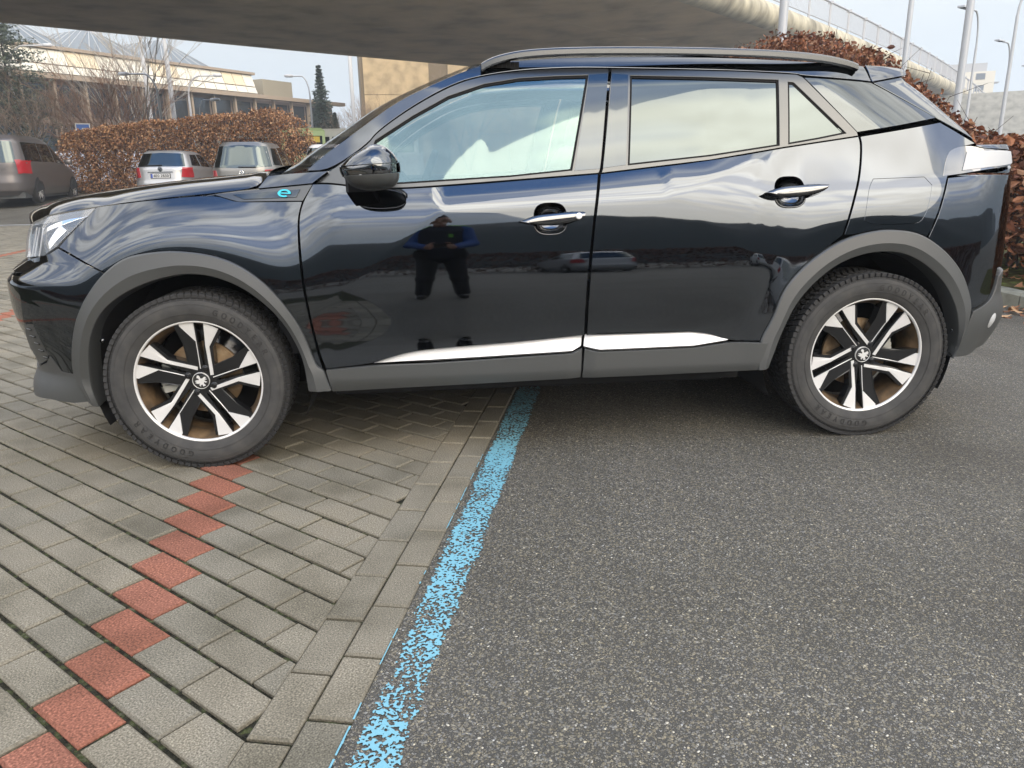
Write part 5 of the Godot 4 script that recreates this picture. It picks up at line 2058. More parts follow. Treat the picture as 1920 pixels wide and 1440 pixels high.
func tan_block() -> void:
	var b := thing("tan_building", "plain tan rendered block with one tall white window strip behind the car", "building", Vector3(-9.2, 0.6, -99.0), deg_to_rad(6.0))
	b.scale = Vector3(1.36, 1.36, 1.36)
	var tan_m := concrete(0.44, 0.335, 0.195, 9.0)
	var hs := 3.6
	for k in 5:
		part("wall_slab", boxed(Vector3(3.0, hs * (k + 0.5), -6.0), Vector3(3.0, hs * 0.5 - 0.02, 6.0)), tan_m, b)
		part("wall_slab", boxed(Vector3(15.2, hs * (k + 0.5), -6.0), Vector3(7.4, hs * 0.5 - 0.02, 6.0)), tan_m, b)
		part("strip_wall", boxed(Vector3(6.9, hs * (k + 0.5), -6.2), Vector3(0.9, hs * 0.5, 5.9)), mat(lin(0.62, 0.62, 0.62), 0.7), b)
		for m in 3:
			part("window", boxed(Vector3(6.35 + 0.55 * m, hs * (k + 0.5) + 0.1, -0.28), Vector3(0.17, hs * 0.5 - 0.35, 0.04)), mat(lin(0.06, 0.07, 0.09), 0.1, 0.3), b)
	part("joint", boxed(Vector3(11.0, 9.0, -6.1), Vector3(11.3, 8.9, 5.95)), mat(lin(0.16, 0.12, 0.07), 0.9), b)

func flats(at: Vector3, turn: float) -> void:
	var b := thing("apartment_building", "cream stepped apartment block with balconies beyond the bridge railing", "building", at, turn)
	var cream := mat(lin(0.58, 0.54, 0.44), 0.85)
	var grey := mat(lin(0.36, 0.36, 0.36), 0.85)
	for s in 8:
		part("storey", boxed(Vector3(0, 1.5 + 3.0 * s, 0), Vector3(5.0, 1.48, 6.0)), cream, b)
		part("balcony", boxed(Vector3(5.7, 0.3 + 3.0 * s, 1.5), Vector3(0.9, 0.10, 2.0)), grey, b)
		part("window", boxed(Vector3(1.6, 1.7 + 3.0 * s, 6.02), Vector3(1.1, 0.8, 0.04)), mat(lin(0.07, 0.08, 0.09), 0.15), b)
	part("penthouse", boxed(Vector3(-2.2, 25.1, 0), Vector3(5.2, 1.1, 5.0)), grey, b)
# ------------------------------------------------------------------ parked vehicles
# A body is a stack of rounded plan outlines: tail[y], nose[y], half[y] give its rear and front end and half width at each height.
class Shell:
	var tail: Array
	var nose: Array
	var half: Array
	var n := 5.0
	var k: Callable
	func span(y: float) -> Array:
		var a: float = k.call(y, tail)
		var b: float = k.call(y, nose)
		return [(a + b) * 0.5, (a - b) * 0.5, k.call(y, half)]
	func rear(x: float, y: float) -> Vector3:
		var s := span(y)
		var u := clampf(absf(x) / float(s[2]), 0.0, 0.999)
		return Vector3(x, y, s[0] + float(s[1]) * pow(1.0 - pow(u, n), 1.0 / n))
	func right(q: float, y: float) -> Vector3:
		var s := span(y)
		var z := -q
		var u := clampf(absf(z - float(s[0])) / float(s[1]), 0.0, 0.999)
		return Vector3(float(s[2]) * pow(1.0 - pow(u, n), 1.0 / n), y, z)

func shell_mesh(sh: Shell, y0: float, y1: float, ny := 44, nu := 72) -> ArrayMesh:
	var P := []
	for j in ny + 1:
		var y := lerpf(y0, y1, float(j) / ny)
		var s := sh.span(y)
		for i in nu:
			var a := TAU * i / nu
			var c := cos(a)
			var d := sin(a)
			var r := pow(pow(absf(c), sh.n) + pow(absf(d), sh.n), -1.0 / sh.n)
			P.append(Vector3(s[2] * c * r, y, s[0] + s[1] * d * r))
	var t := Tri.new()
	for j in ny + 1:
		for i in nu:
			var du: Vector3 = P[j * nu + (i + 1) % nu] - P[j * nu + (i - 1 + nu) % nu]
			var dv: Vector3 = P[mini(j + 1, ny) * nu + i] - P[maxi(j - 1, 0) * nu + i]
			var nn := dv.cross(du).normalized()
			var c: Vector3 = P[j * nu + i]
			if nn.dot(Vector3(c.x, 0.0, c.z - sh.span(c.y)[0])) < -0.2 and nn.y < 0.5:
				nn = -nn
			t.vert(c, nn)
	for j in ny:
		for i in nu:
			t.quad_i(j * nu + i, j * nu + (i + 1) % nu, (j + 1) * nu + (i + 1) % nu, (j + 1) * nu + i)
	var s1 := sh.span(y1)
	var top := t.vert(Vector3(0, y1 + 0.03, s1[0]), Vector3.UP)
	var first := t.v.size()
	for i in nu:
		t.vert(P[ny * nu + i], Vector3.UP)
	for i in nu:
		t.face(top, first + i, first + (i + 1) % nu)
	return t.done()

func pv(q: Array) -> PackedVector2Array:
	var p := PackedVector2Array()
	for i in range(0, q.size(), 2):
		p.append(Vector2(q[i], q[i + 1]))
	return p

var road_wheel_parts := []

func simple_wheel(parent: Node3D, at: Vector3, r: float, turned := false) -> void:
	if road_wheel_parts.is_empty():
		var ty := Tri.new()
		ty.lathe([Vector2(0.66, 0.2), Vector2(0.72, 0.30), Vector2(0.88, 0.33), Vector2(0.97, 0.27), Vector2(1.0, 0.15), Vector2(1.0, -0.15), Vector2(0.97, -0.27), Vector2(0.8, -0.33), Vector2(0.6, -0.3)], 40)
		var rm := Tri.new()
		rm.lathe([Vector2(0.70, 0.27), Vector2(0.68, 0.29), Vector2(0.64, 0.26), Vector2(0.62, 0.10), Vector2(0.30, 0.06), Vector2(0.01, 0.06)], 40)
		var sp := Tri.new()
		for k in 5:
			var a := TAU * k / 5.0 + PI * 0.5
			for sgn in [-1.0, 1.0]:
				var d := Vector3(cos(a), sin(a), 0)
				var e := Vector3(-sin(a), cos(a), 0)
				sp.quad(d * 0.10 + e * 0.02 * sgn + Vector3(0, 0, 0.24), d * 0.12 + e * 0.10 * sgn + Vector3(0, 0, 0.24), d * 0.65 + e * 0.20 * sgn + Vector3(0, 0, 0.27), d * 0.65 + e * 0.06 * sgn + Vector3(0, 0, 0.27), Vector3.BACK)
		sp.lathe([Vector2(0.14, 0.1), Vector2(0.14, 0.25), Vector2(0.01, 0.26)], 20)
		road_wheel_parts = [ty.done(), rm.done(), sp.done()]
	var w := Node3D.new()
	w.name = "wheel"
	parent.add_child(w, true)
	w.position = at
	w.rotation.y = PI * 0.5 if at.x > 0.0 else -PI * 0.5
	w.scale = Vector3.ONE * r
	part("tyre", road_wheel_parts[0], M.tread, w)
	part("rim", road_wheel_parts[1], M.rim_black, w)
	part("spokes", road_wheel_parts[2], M.machined, w)

func text_mesh(s: String, size: float, bold := true) -> TextMesh:
	var f := SystemFont.new()
	f.font_names = PackedStringArray(["Droid Sans"])
	if bold:
		f.font_weight = 700
	var t := TextMesh.new()
	t.font = f
	t.text = s
	t.font_size = 48
	t.pixel_size = size / 48.0
	t.depth = 0.004
	return t

func vehicle(called: String, label: String, category: String, at: Vector3, turn: float, sh: Shell, y1: float, d: Dictionary, group := "") -> Node3D:
	var o := thing(called, label, category, at, turn, group)
	sh.k = pl
	var body := part("body", shell_mesh(sh, d.y0, y1), d.paint, o)
	part("lower_body", shell_mesh(d.skirt, d.y0 - 0.06, d.y0 + 0.14, 6, 60) if d.has("skirt") else boxed(Vector3(0, d.y0, -d.len * 0.5), Vector3(d.wid * 0.42, 0.08, d.len * 0.46)), M.clad, o)
	var rear := sh.rear
	var right := sh.right
	part("rear_window", sheet(pv(d.rear_glass), rear, 0.006, 0.01, 0.06, 0.0), d.get("tint", M.car_glass), o)
	for q in d.side_glass:
		part("side_window", sheet(pv(q), right, 0.006, 0.01, 0.08, 0.0), d.get("side_tint", M.car_glass), o)
		part("side_window", sheet(pv(q), right, 0.006, 0.01, 0.08, 0.0, [], false).duplicate() if false else flip_x(sheet(pv(q), right, 0.006, 0.01, 0.08, 0.0)), d.get("side_tint", M.car_glass), o)
	for q in d.lamps:
		part("tail_lamp", sheet(pv(q), rear, 0.010, 0.015, 0.05, 0.0), M.red_lamp, o)
		part("tail_lamp", flip_x(sheet(pv(q), rear, 0.010, 0.015, 0.05, 0.0)), M.red_lamp, o)
	for q in d.get("side_lamps", []):
		part("tail_lamp", sheet(pv(q), right, 0.010, 0.015, 0.05, 0.0), M.red_lamp, o)
	if d.has("bumper"):
		var bp := part("rear_bumper", sheet(pv(d.bumper), rear, 0.035, 0.05, 0.08, 0.0), d.get("bumper_paint", d.paint), o)
	if d.has("plate"):
		var c: Vector2 = d.plate
		var pn: Vector3 = rear.call(c.x, c.y)
		var pt := part("number_plate", boxed(Vector3.ZERO, Vector3(0.26, 0.055, 0.012)), M.line_white, o)
		pt.position = pn + Vector3(0, 0, d.get("plate_out", 0.03))
		part("plate_band", boxed(Vector3(-0.235, 0, 0.0135), Vector3(0.022, 0.052, 0.002)), mat(lin(0.02, 0.06, 0.35), 0.4), pt)
		if d.has("plate_text"):
			var tx := part("plate_lettering", text_mesh(d.plate_text, 0.105), M.shade_black, pt)
			tx.position = Vector3(0.02, 0, 0.0135)
		part("plate_frame", boxed(Vector3(0, 0, -0.008), Vector3(0.275, 0.068, 0.01)), M.shade_black, pt)
	if d.has("badge"):
		var c: Vector2 = d.badge
		var bn := sh.rear(c.x, c.y)
		var t := Tri.new()
		var ringp := []
		for k in 25:
			ringp.append(Vector3(cos(TAU * k / 24), sin(TAU * k / 24), 0) * 0.058)
		t.tube(ringp, [0.008], 6, false)
		if d.badge_kind == "letters":
			t.tube([Vector3(-0.032, 0.045, 0), Vector3(0, 0.006, 0), Vector3(0.032, 0.045, 0)], [0.007], 5)
			t.tube([Vector3(-0.050, 0.022, 0), Vector3(-0.022, -0.047, 0), Vector3(0, -0.004, 0), Vector3(0.022, -0.047, 0), Vector3(0.050, 0.022, 0)], [0.007], 5)
		else:
			t.lathe([Vector2(0.05, 0.0), Vector2(0.01, 0.004)], 20)
			t.tube([Vector3(-0.03, -0.02, 0.006), Vector3(0.0, 0.01, 0.006), Vector3(0.035, 0.03, 0.006)], [0.009], 5)
		var bd := part("badge", t.done(), M.chrome if d.badge_kind == "letters" else M.rail, o)
		var nn := skin_normal(rear, c.x, c.y)
		bd.transform = Transform3D(Basis.looking_at(-nn, Vector3.UP), bn + nn * 0.014)
	for q in d.get("handles", []):
		part("handle_trim", sheet(pv(q), rear, 0.015, 0.02, 0.08, 0.0), d.get("handle_mat", d.paint), o)
	if d.get("rails", false):
		for sg in [-1.0, 1.0]:
			var t := Tri.new()
			var w: float = sh.span(y1 - 0.02)[2] - 0.05
			var z0: float = d.rail_z[0]
			var z1: float = d.rail_z[1]
			t.tube([Vector3(w * sg, y1 - 0.01, z0), Vector3(w * sg, y1 + 0.045, z0 - 0.12), Vector3(w * sg, y1 + 0.055, (z0 + z1) * 0.5), Vector3(w * sg, y1 + 0.045, z1 + 0.12), Vector3(w * sg, y1 - 0.01, z1)], [0.018], 6)
			part("roof_rail", t.done(), M.rail, o)
	if d.has("wiper"):
		var t := Tri.new()
		var a: Vector3 = rear.call(d.wiper[0], d.wiper[1])
		var b: Vector3 = rear.call(d.wiper[2], d.wiper[3])
		t.tube([a + Vector3(0, 0, 0.03), b + Vector3(0, 0, 0.03)], [0.012], 5)
		part("rear_wiper", t.done(), M.shade_black, o)
	for wz in d.axles:
		for sg in [-1.0, 1.0]:
			simple_wheel(o, Vector3(sg * (d.wid * 0.5 - 0.12), d.wheel, wz), d.wheel)
			var t := Tri.new()
			for k in 20:
				var a0 := PI * k / 20.0 - 0.12
				var a1 := PI * (k + 1) / 20.0 - 0.12
				var r := float(d.wheel) * 1.16
				t.tri(Vector3(sg * (d.wid * 0.5 - 0.02), d.wheel, wz), Vector3(sg * (d.wid * 0.5 - 0.015), d.wheel + sin(a0) * r, wz + cos(a0) * r), Vector3(sg * (d.wid * 0.5 - 0.015), d.wheel + sin(a1) * r, wz + cos(a1) * r), Vector3(sg, 0, 0))
			part("wheel_arch", t.done(), M.liner, o)
	if d.has("mirrors"):
		for sg in [-1.0, 1.0]:
			var t := Tri.new()
			rounded(t, Vector3(sg * (d.wid * 0.5 + 0.09), d.mirrors.x, d.mirrors.y), Vector3(0.11, 0.09, 0.07), Basis.IDENTITY)
			part("wing_mirror", t.done(), d.paint, o)
	return o

func flip_x(m: ArrayMesh) -> ArrayMesh:
	var a := m.surface_get_arrays(0)
	var v: PackedVector3Array = a[Mesh.ARRAY_VERTEX]
	var n: PackedVector3Array = a[Mesh.ARRAY_NORMAL]
	var idx: PackedInt32Array = a[Mesh.ARRAY_INDEX]
	for i in v.size():
		v[i].x = -v[i].x
		n[i].x = -n[i].x
	for i in range(0, idx.size(), 3):
		var q := idx[i]
		idx[i] = idx[i + 1]
		idx[i + 1] = q
	a[Mesh.ARRAY_VERTEX] = v
	a[Mesh.ARRAY_NORMAL] = n
	a[Mesh.ARRAY_INDEX] = idx
	var o := ArrayMesh.new()
	o.add_surface_from_arrays(Mesh.PRIMITIVE_TRIANGLES, a)
	return o

func estate_shell() -> Shell:
	var s := Shell.new()
	s.tail = [[0.2, -0.12], [0.32, -0.03], [0.5, 0.0], [0.62, -0.03], [0.95, -0.08], [1.05, -0.15], [1.40, -0.42], [1.45, -0.55]]
	s.nose = [[0.2, -4.40], [0.4, -4.56], [0.6, -4.57], [0.78, -4.45], [0.86, -4.1], [0.93, -3.35], [1.0, -3.25], [1.2, -2.85], [1.38, -2.35], [1.45, -2.0]]
	s.half = [[0.2, 0.78], [0.4, 0.85], [0.65, 0.865], [0.9, 0.85], [0.98, 0.82], [1.35, 0.64], [1.42, 0.59], [1.45, 0.50]]
	return s

func van_shell() -> Shell:
	var s := Shell.new()
	s.tail = [[0.2, -0.10], [0.35, -0.02], [0.6, 0.0], [0.75, -0.03], [1.0, -0.06], [1.1, -0.09], [1.62, -0.30], [1.72, -0.42]]
	s.nose = [[0.2, -4.45], [0.45, -4.61], [0.7, -4.60], [0.9, -4.35], [1.02, -3.75], [1.1, -3.55], [1.4, -2.95], [1.62, -2.4], [1.72, -2.1]]
	s.half = [[0.2, 0.80], [0.4, 0.88], [0.75, 0.905], [1.0, 0.89], [1.08, 0.865], [1.58, 0.68], [1.68, 0.62], [1.72, 0.54]]
	return s

func build_parked() -> void:
	M.car_glass = mat(lin(0.085, 0.10, 0.10), 0.04, 1.0)
	var silver := mat(lin(0.34, 0.345, 0.35), 0.25, 0.5)
	silver.clearcoat_enabled = true
	var beige := mat(lin(0.165, 0.16, 0.145), 0.25, 0.5)
	beige.clearcoat_enabled = true
	var white := mat(lin(0.52, 0.50, 0.48), 0.25)
	var dusk := mat(lin(0.10, 0.088, 0.085), 0.25, 0.4)
	dusk.clearcoat_enabled = true
	var z := -19.9
	vehicle("estate_car", "silver estate car with roof rails parked nose to the brown hedge", "car", Vector3(-8.40, rise(z - 1.5), z), 0.02, estate_shell(), 1.45, {
		"paint": silver, "len": 4.57, "wid": 1.73, "y0": 0.2, "wheel": 0.31, "axles": [-0.95, -3.46], "tint": M.car_glass,
		"rear_glass": [-0.66, 1.0, 0.66, 1.0, 0.56, 1.36, 0.0, 1.385, -0.56, 1.36],
		"side_glass": [[0.55, 1.02, 1.30, 1.0, 1.42, 1.34, 0.85, 1.33], [1.38, 1.0, 2.35, 0.98, 2.25, 1.36, 1.50, 1.35], [2.43, 0.98, 3.15, 0.98, 2.65, 1.33, 2.32, 1.35]],
		"lamps": [[0.56, 0.70, 0.80, 0.68, 0.79, 0.96, 0.60, 0.97]], "side_lamps": [[0.16, 0.70, 0.38, 0.74, 0.30, 0.96, 0.16, 0.96]],
		"bumper": [-0.74, 0.36, 0.74, 0.36, 0.76, 0.60, -0.76, 0.60], "plate": Vector2(0.0, 0.74), "plate_text": "4E0 2830", "plate_out": 0.02,
		"badge": Vector2(0.0, 0.925), "badge_kind": "plain", "handles": [[-0.36, 0.83, 0.36, 0.83, 0.34, 0.855, -0.34, 0.855]], "handle_mat": M.rail,
		"rails": true, "rail_z": [-0.75, -2.3], "wiper": [-0.40, 1.03, 0.05, 1.04], "mirrors": Vector2(1.0, -3.0)})
	z = -17.5
	vehicle("people_carrier", "grey beige people carrier with a large dark rear window beside the silver estate", "car", Vector3(-5.55, rise(z - 1.2), z), -0.02, van_shell(), 1.72, {
		"paint": beige, "len": 4.63, "wid": 1.81, "y0": 0.2, "wheel": 0.33, "axles": [-0.9, -3.74],
		"rear_glass": [-0.76, 1.08, 0.0, 1.05, 0.76, 1.08, 0.63, 1.60, 0.0, 1.635, -0.63, 1.60],
		"side_glass": [[0.42, 1.12, 1.20, 1.1, 1.30, 1.56, 0.70, 1.55], [1.28, 1.1, 2.20, 1.08, 2.15, 1.60, 1.38, 1.58], [2.28, 1.08, 3.25, 1.08, 2.75, 1.52, 2.23, 1.60]], "side_tint": M.car_glass,
		"lamps": [[0.60, 0.74, 0.86, 0.72, 0.86, 1.00, 0.66, 1.00]], "side_lamps": [[0.12, 0.72, 0.30, 0.74, 0.26, 1.00, 0.12, 1.0]],
		"bumper": [-0.80, 0.34, 0.80, 0.34, 0.82, 0.62, -0.82, 0.62], "plate": Vector2(-0.10, 0.70), "plate_out": 0.045,
		"badge": Vector2(0.02, 0.93), "badge_kind": "letters", "rails": true, "rail_z": [-0.55, -2.3], "wiper": [-0.05, 1.08, 0.4, 1.07], "mirrors": Vector2(1.1, -3.2)})
	z = -14.6
	var w := vehicle("white_hatchback", "white car with a black tail window half hidden behind the crossover", "car", Vector3(-2.75, rise(z - 1.0), z), 0.0, van_shell(), 1.70, {
		"paint": white, "len": 4.4, "wid": 1.80, "y0": 0.2, "wheel": 0.32, "axles": [-0.9, -3.5],
		"rear_glass": [-0.80, 1.10, 0.80, 1.10, 0.66, 1.62, -0.66, 1.62], "side_glass": [[0.5, 1.1, 2.2, 1.08, 2.15, 1.6, 0.8, 1.55]],
		"lamps": [[0.66, 0.84, 0.87, 0.82, 0.86, 1.06, 0.74, 1.06]], "bumper": [-0.80, 0.34, 0.80, 0.34, 0.82, 0.62, -0.82, 0.62]})
	var tm := part("window_lettering", text_mesh("www.", 0.15), M.line_white, w)
	tm.position = Vector3(-0.30, 1.42, -0.20)
	tm.rotation.x = -0.38
	# the dusky van at the left edge
	var s := Shell.new()
	s.n = 6.0
	s.tail = [[0.25, -0.12], [0.38, -0.02], [0.6, 0.0], [0.8, -0.03], [1.1, -0.05], [1.75, -0.16], [1.9, -0.30]]
	s.nose = [[0.25, -4.95], [0.5, -5.14], [0.75, -5.12], [0.95, -4.9], [1.1, -4.3], [1.18, -4.1], [1.5, -3.55], [1.75, -3.05], [1.9, -2.6]]
	s.half = [[0.25, 0.86], [0.45, 0.94], [0.9, 0.96], [1.15, 0.94], [1.7, 0.84], [1.82, 0.78], [1.9, 0.68]]
	var grey := mat(lin(0.13, 0.125, 0.12), 0.3, 0.5)
	var sk := Shell.new()
	z = -19.35
	vehicle("passenger_van", "dark brown grey passenger van with tinted side windows beside the hedge end", "van", Vector3(-12.85, rise(z - 2.5), z), deg_to_rad(8.0), s, 1.90, {
		"paint": dusk, "len": 5.14, "wid": 1.92, "y0": 0.25, "wheel": 0.345, "axles": [-1.05, -4.25], "tint": M.car_glass,
		"rear_glass": [-0.74, 1.14, 0.74, 1.14, 0.68, 1.72, -0.68, 1.72],
		"side_glass": [[0.45, 1.18, 1.62, 1.18, 1.58, 1.70, 0.50, 1.70], [1.70, 1.18, 2.72, 1.18, 2.60, 1.70, 1.66, 1.70], [2.84, 1.16, 3.85, 1.12, 3.30, 1.60, 2.74, 1.68]],
		"lamps": [[0.80, 0.86, 0.93, 0.84, 0.92, 1.20, 0.82, 1.20]], "side_lamps": [[0.14, 0.84, 0.34, 0.86, 0.28, 1.22, 0.14, 1.22]],
		"bumper": [-0.86, 0.38, 0.86, 0.38, 0.88, 0.62, -0.88, 0.62], "plate": Vector2(0.0, 0.86), "plate_out": 0.02, "handles": [[-0.5, 0.97, 0.5, 0.97, 0.5, 1.0, -0.5, 1.0]], "mirrors": Vector2(1.2, -3.7)})
	# buses beyond the hedge
	bus("light green city bus seen end on behind the hedge end", Vector3(-8.1, 0.6, -43.5), 0.35, lin(0.46, 0.62, 0.30), true)
	bus("white city bus with a long row of side windows behind the cars", Vector3(-1.4, 0.6, -45.5), deg_to_rad(84.0), lin(0.72, 0.74, 0.72), false)

func bus(label: String, at: Vector3, turn: float, c: Color, sign_: bool) -> void:
	var b := thing("city_bus", label, "bus", at, turn)
	var m := mat(c, 0.35)
	var t := Tri.new()
	t.block(Vector3(0, 1.62, -6.0), Vector3(1.25, 1.38, 6.0), 0.16)
	part("body", t.done(), m, b)
	part("end_window", boxed(Vector3(0, 2.05, 0.01), Vector3(1.08, 0.50, 0.02)), M.car_glass, b)
	if sign_:
		part("route_display", boxed(Vector3(0.55, 2.35, 0.04), Vector3(0.38, 0.16, 0.02)), mat(lin(0.75, 0.55, 0.05), 0.5), b)
	for k in 7:
		for sg in [-1.0, 1.0]:
			part("side_window", boxed(Vector3(1.255 * sg, 2.05, -1.0 - 1.68 * k), Vector3(0.02, 0.48, 0.76)), M.car_glass, b)
	for wz in [-2.4, -8.8]:
		for sg in [-1.0, 1.0]:
			simple_wheel(b, Vector3(sg * 1.08, 0.48, wz), 0.48)
# ------------------------------------------------------------------ hedges and trees
var leaf_mesh: ArrayMesh
var leaf_mat: StandardMaterial3D

func leaf() -> ArrayMesh:
	# a dry beech leaf, 1 m long before it is scaled: folded along its rib and curled
	var t := Tri.new()
	var rib := [Vector3(0, 0, 0), Vector3(0.05, 0.36, 0.05), Vector3(0.05, 0.70, -0.02), Vector3(0.0, 1.0, -0.16)]
	var wd := [0.0, 0.30, 0.24, 0.0]
	for sg in [-1.0, 1.0]:
		for k in 3:
			var a: Vector3 = rib[k]
			var b: Vector3 = rib[k + 1]
			var c: Vector3 = b + Vector3(0.0, 0, 0) + Vector3(wd[k + 1] * sg, 0.02, 0.10)
			var d: Vector3 = a + Vector3(wd[k] * sg, 0.02, 0.10 if wd[k] > 0.0 else 0.0)
			if k == 0:
				t.tri(a, b, c)
			elif k == 2:
				t.tri(a, b, d)
			else:
				t.quad(a, b, c, d)
	return t.done()

# leaves through the outer part of a volume that follows a line: size(u) gives half depth and height there
func hedge(called: String, label: String, line: PackedVector2Array, size: Callable, base: Callable, count: int, leaf_len: float, s: int, tones: Array, clear := 0.0, group := "") -> Node3D:
	if leaf_mesh == null:
		leaf_mesh = leaf()
		leaf_mat = mat(Color.WHITE, 0.7, 0.0, 0.4)
		leaf_mat.vertex_color_use_as_albedo = true
		leaf_mat.backlight_enabled = true
		leaf_mat.backlight = Color(0.45, 0.40, 0.35)
	var h := thing(called, label, "hedge", Vector3.ZERO, 0.0, group)
	var rng := RandomNumberGenerator.new()
	rng.seed = s
	var n := noise(s + 1, 1.6, 3)
	var pts := even(line, 80)
	var mm := MultiMesh.new()
	mm.transform_format = MultiMesh.TRANSFORM_3D
	mm.use_colors = true
	mm.mesh = leaf_mesh
	mm.instance_count = count
	for i in count:
		var u := rng.randf()
		var f := u * 80.0
		var k := mini(int(f), 79)
		var c := pts[k].lerp(pts[k + 1], f - k)
		var al := (pts[k + 1] - pts[k]).normalized()
		var out := Vector2(-al.y, al.x)
		var sz: Vector2 = size.call(u)
		# on the section: mostly near the skin
		var y := 0.0
		var w := 0.0
		var deep := pow(rng.randf(), 2.2)
		if rng.randf() < sz.y / (sz.y + sz.x * 0.8):
			y = sz.y * pow(rng.randf(), 0.85)
			w = (1.0 - 0.75 * deep) * (1.0 if rng.randf() < 0.72 else -1.0)
		else:
			y = sz.y * (1.0 - 0.25 * deep)
			w = rng.randf_range(-1.0, 1.0)
		var round_ := 1.0 - 0.35 * smoothstep(0.75, 1.0, y / sz.y)
		var lump := n.get_noise_3d(c.x * 1.3, y * 1.3, c.y * 1.3)
		var q := c + out * w * sz.x * round_ * (1.0 + 0.30 * lump)
		var yy := y * (1.0 + 0.06 * n.get_noise_2d(c.x * 2.0 + 50.0, c.y * 2.0)) + (rng.randf() * rng.randf() * 0.12 if y > sz.y * 0.9 else 0.0)
		if clear > 0.0 and y < clear and rng.randf() < 0.80 * (1.0 - y / clear):
			yy = y + clear * rng.randf()
		var b := Basis.from_euler(Vector3(rng.randf_range(-1.2, 1.2), rng.randf() * TAU, rng.randf_range(1.6, 4.4)))
		var sc := leaf_len * rng.randf_range(0.45, 1.2)
		mm.set_instance_transform(i, Transform3D(b.scaled(Vector3(sc * rng.randf_range(0.55, 1.0), sc, sc * rng.randf_range(0.6, 2.6))), Vector3(q.x, base.call(q.x, q.y) + yy, q.y)))
		var tone: Array = tones[rng.randi() % tones.size()]
		var v := rng.randf_range(0.7, 1.25)
		mm.set_instance_color(i, Color(tone[0] * v, tone[1] * v, tone[2] * v))
	var o := MultiMeshInstance3D.new()
	o.name = "foliage"
	o.multimesh = mm
	o.material_override = leaf_mat
	o.set_meta("kind", "stuff")
	h.add_child(o, true)
	# stems and twigs
	var t := Tri.new()
	for i in int(count / 160.0):
		var u := rng.randf()
		var f := u * 80.0
		var k := mini(int(f), 79)
		var c := pts[k].lerp(pts[k + 1], f - k)
		var sz: Vector2 = size.call(u)
		var b0 := Vector3(c.x + rng.randf_range(-0.1, 0.1), base.call(c.x, c.y), c.y + rng.randf_range(-0.1, 0.1))
		var pp := [b0]
		var lean_ := Vector3(rng.randf_range(-1, 1), 0, rng.randf_range(-1, 1)) * sz.x * 0.9
		for m in 4:
			pp.append(b0 + Vector3(0, sz.y * (m + 1) / 4.0 * rng.randf_range(0.92, 1.0) * (1.08 if i % 7 == 0 else 0.98), 0) + lean_ * (m + 1) / 4.0 + Vector3(rng.randf_range(-0.05, 0.05), 0, rng.randf_range(-0.05, 0.05)))
		t.tube(pp, [0.014, 0.011, 0.008, 0.005, 0.003], 4, false)
		for m in 5:
			var a: Vector3 = pp[1 + m % 3].lerp(pp[2 + m % 3], rng.randf())
			t.tube([a, a + Vector3(rng.randf_range(-0.3, 0.3), rng.randf_range(0.05, 0.35), rng.randf_range(-0.3, 0.3))], [0.005, 0.002], 3, false)
	tag(part("twigs", t.done(), M.bark, h), "", "", "", "stuff")
	return h

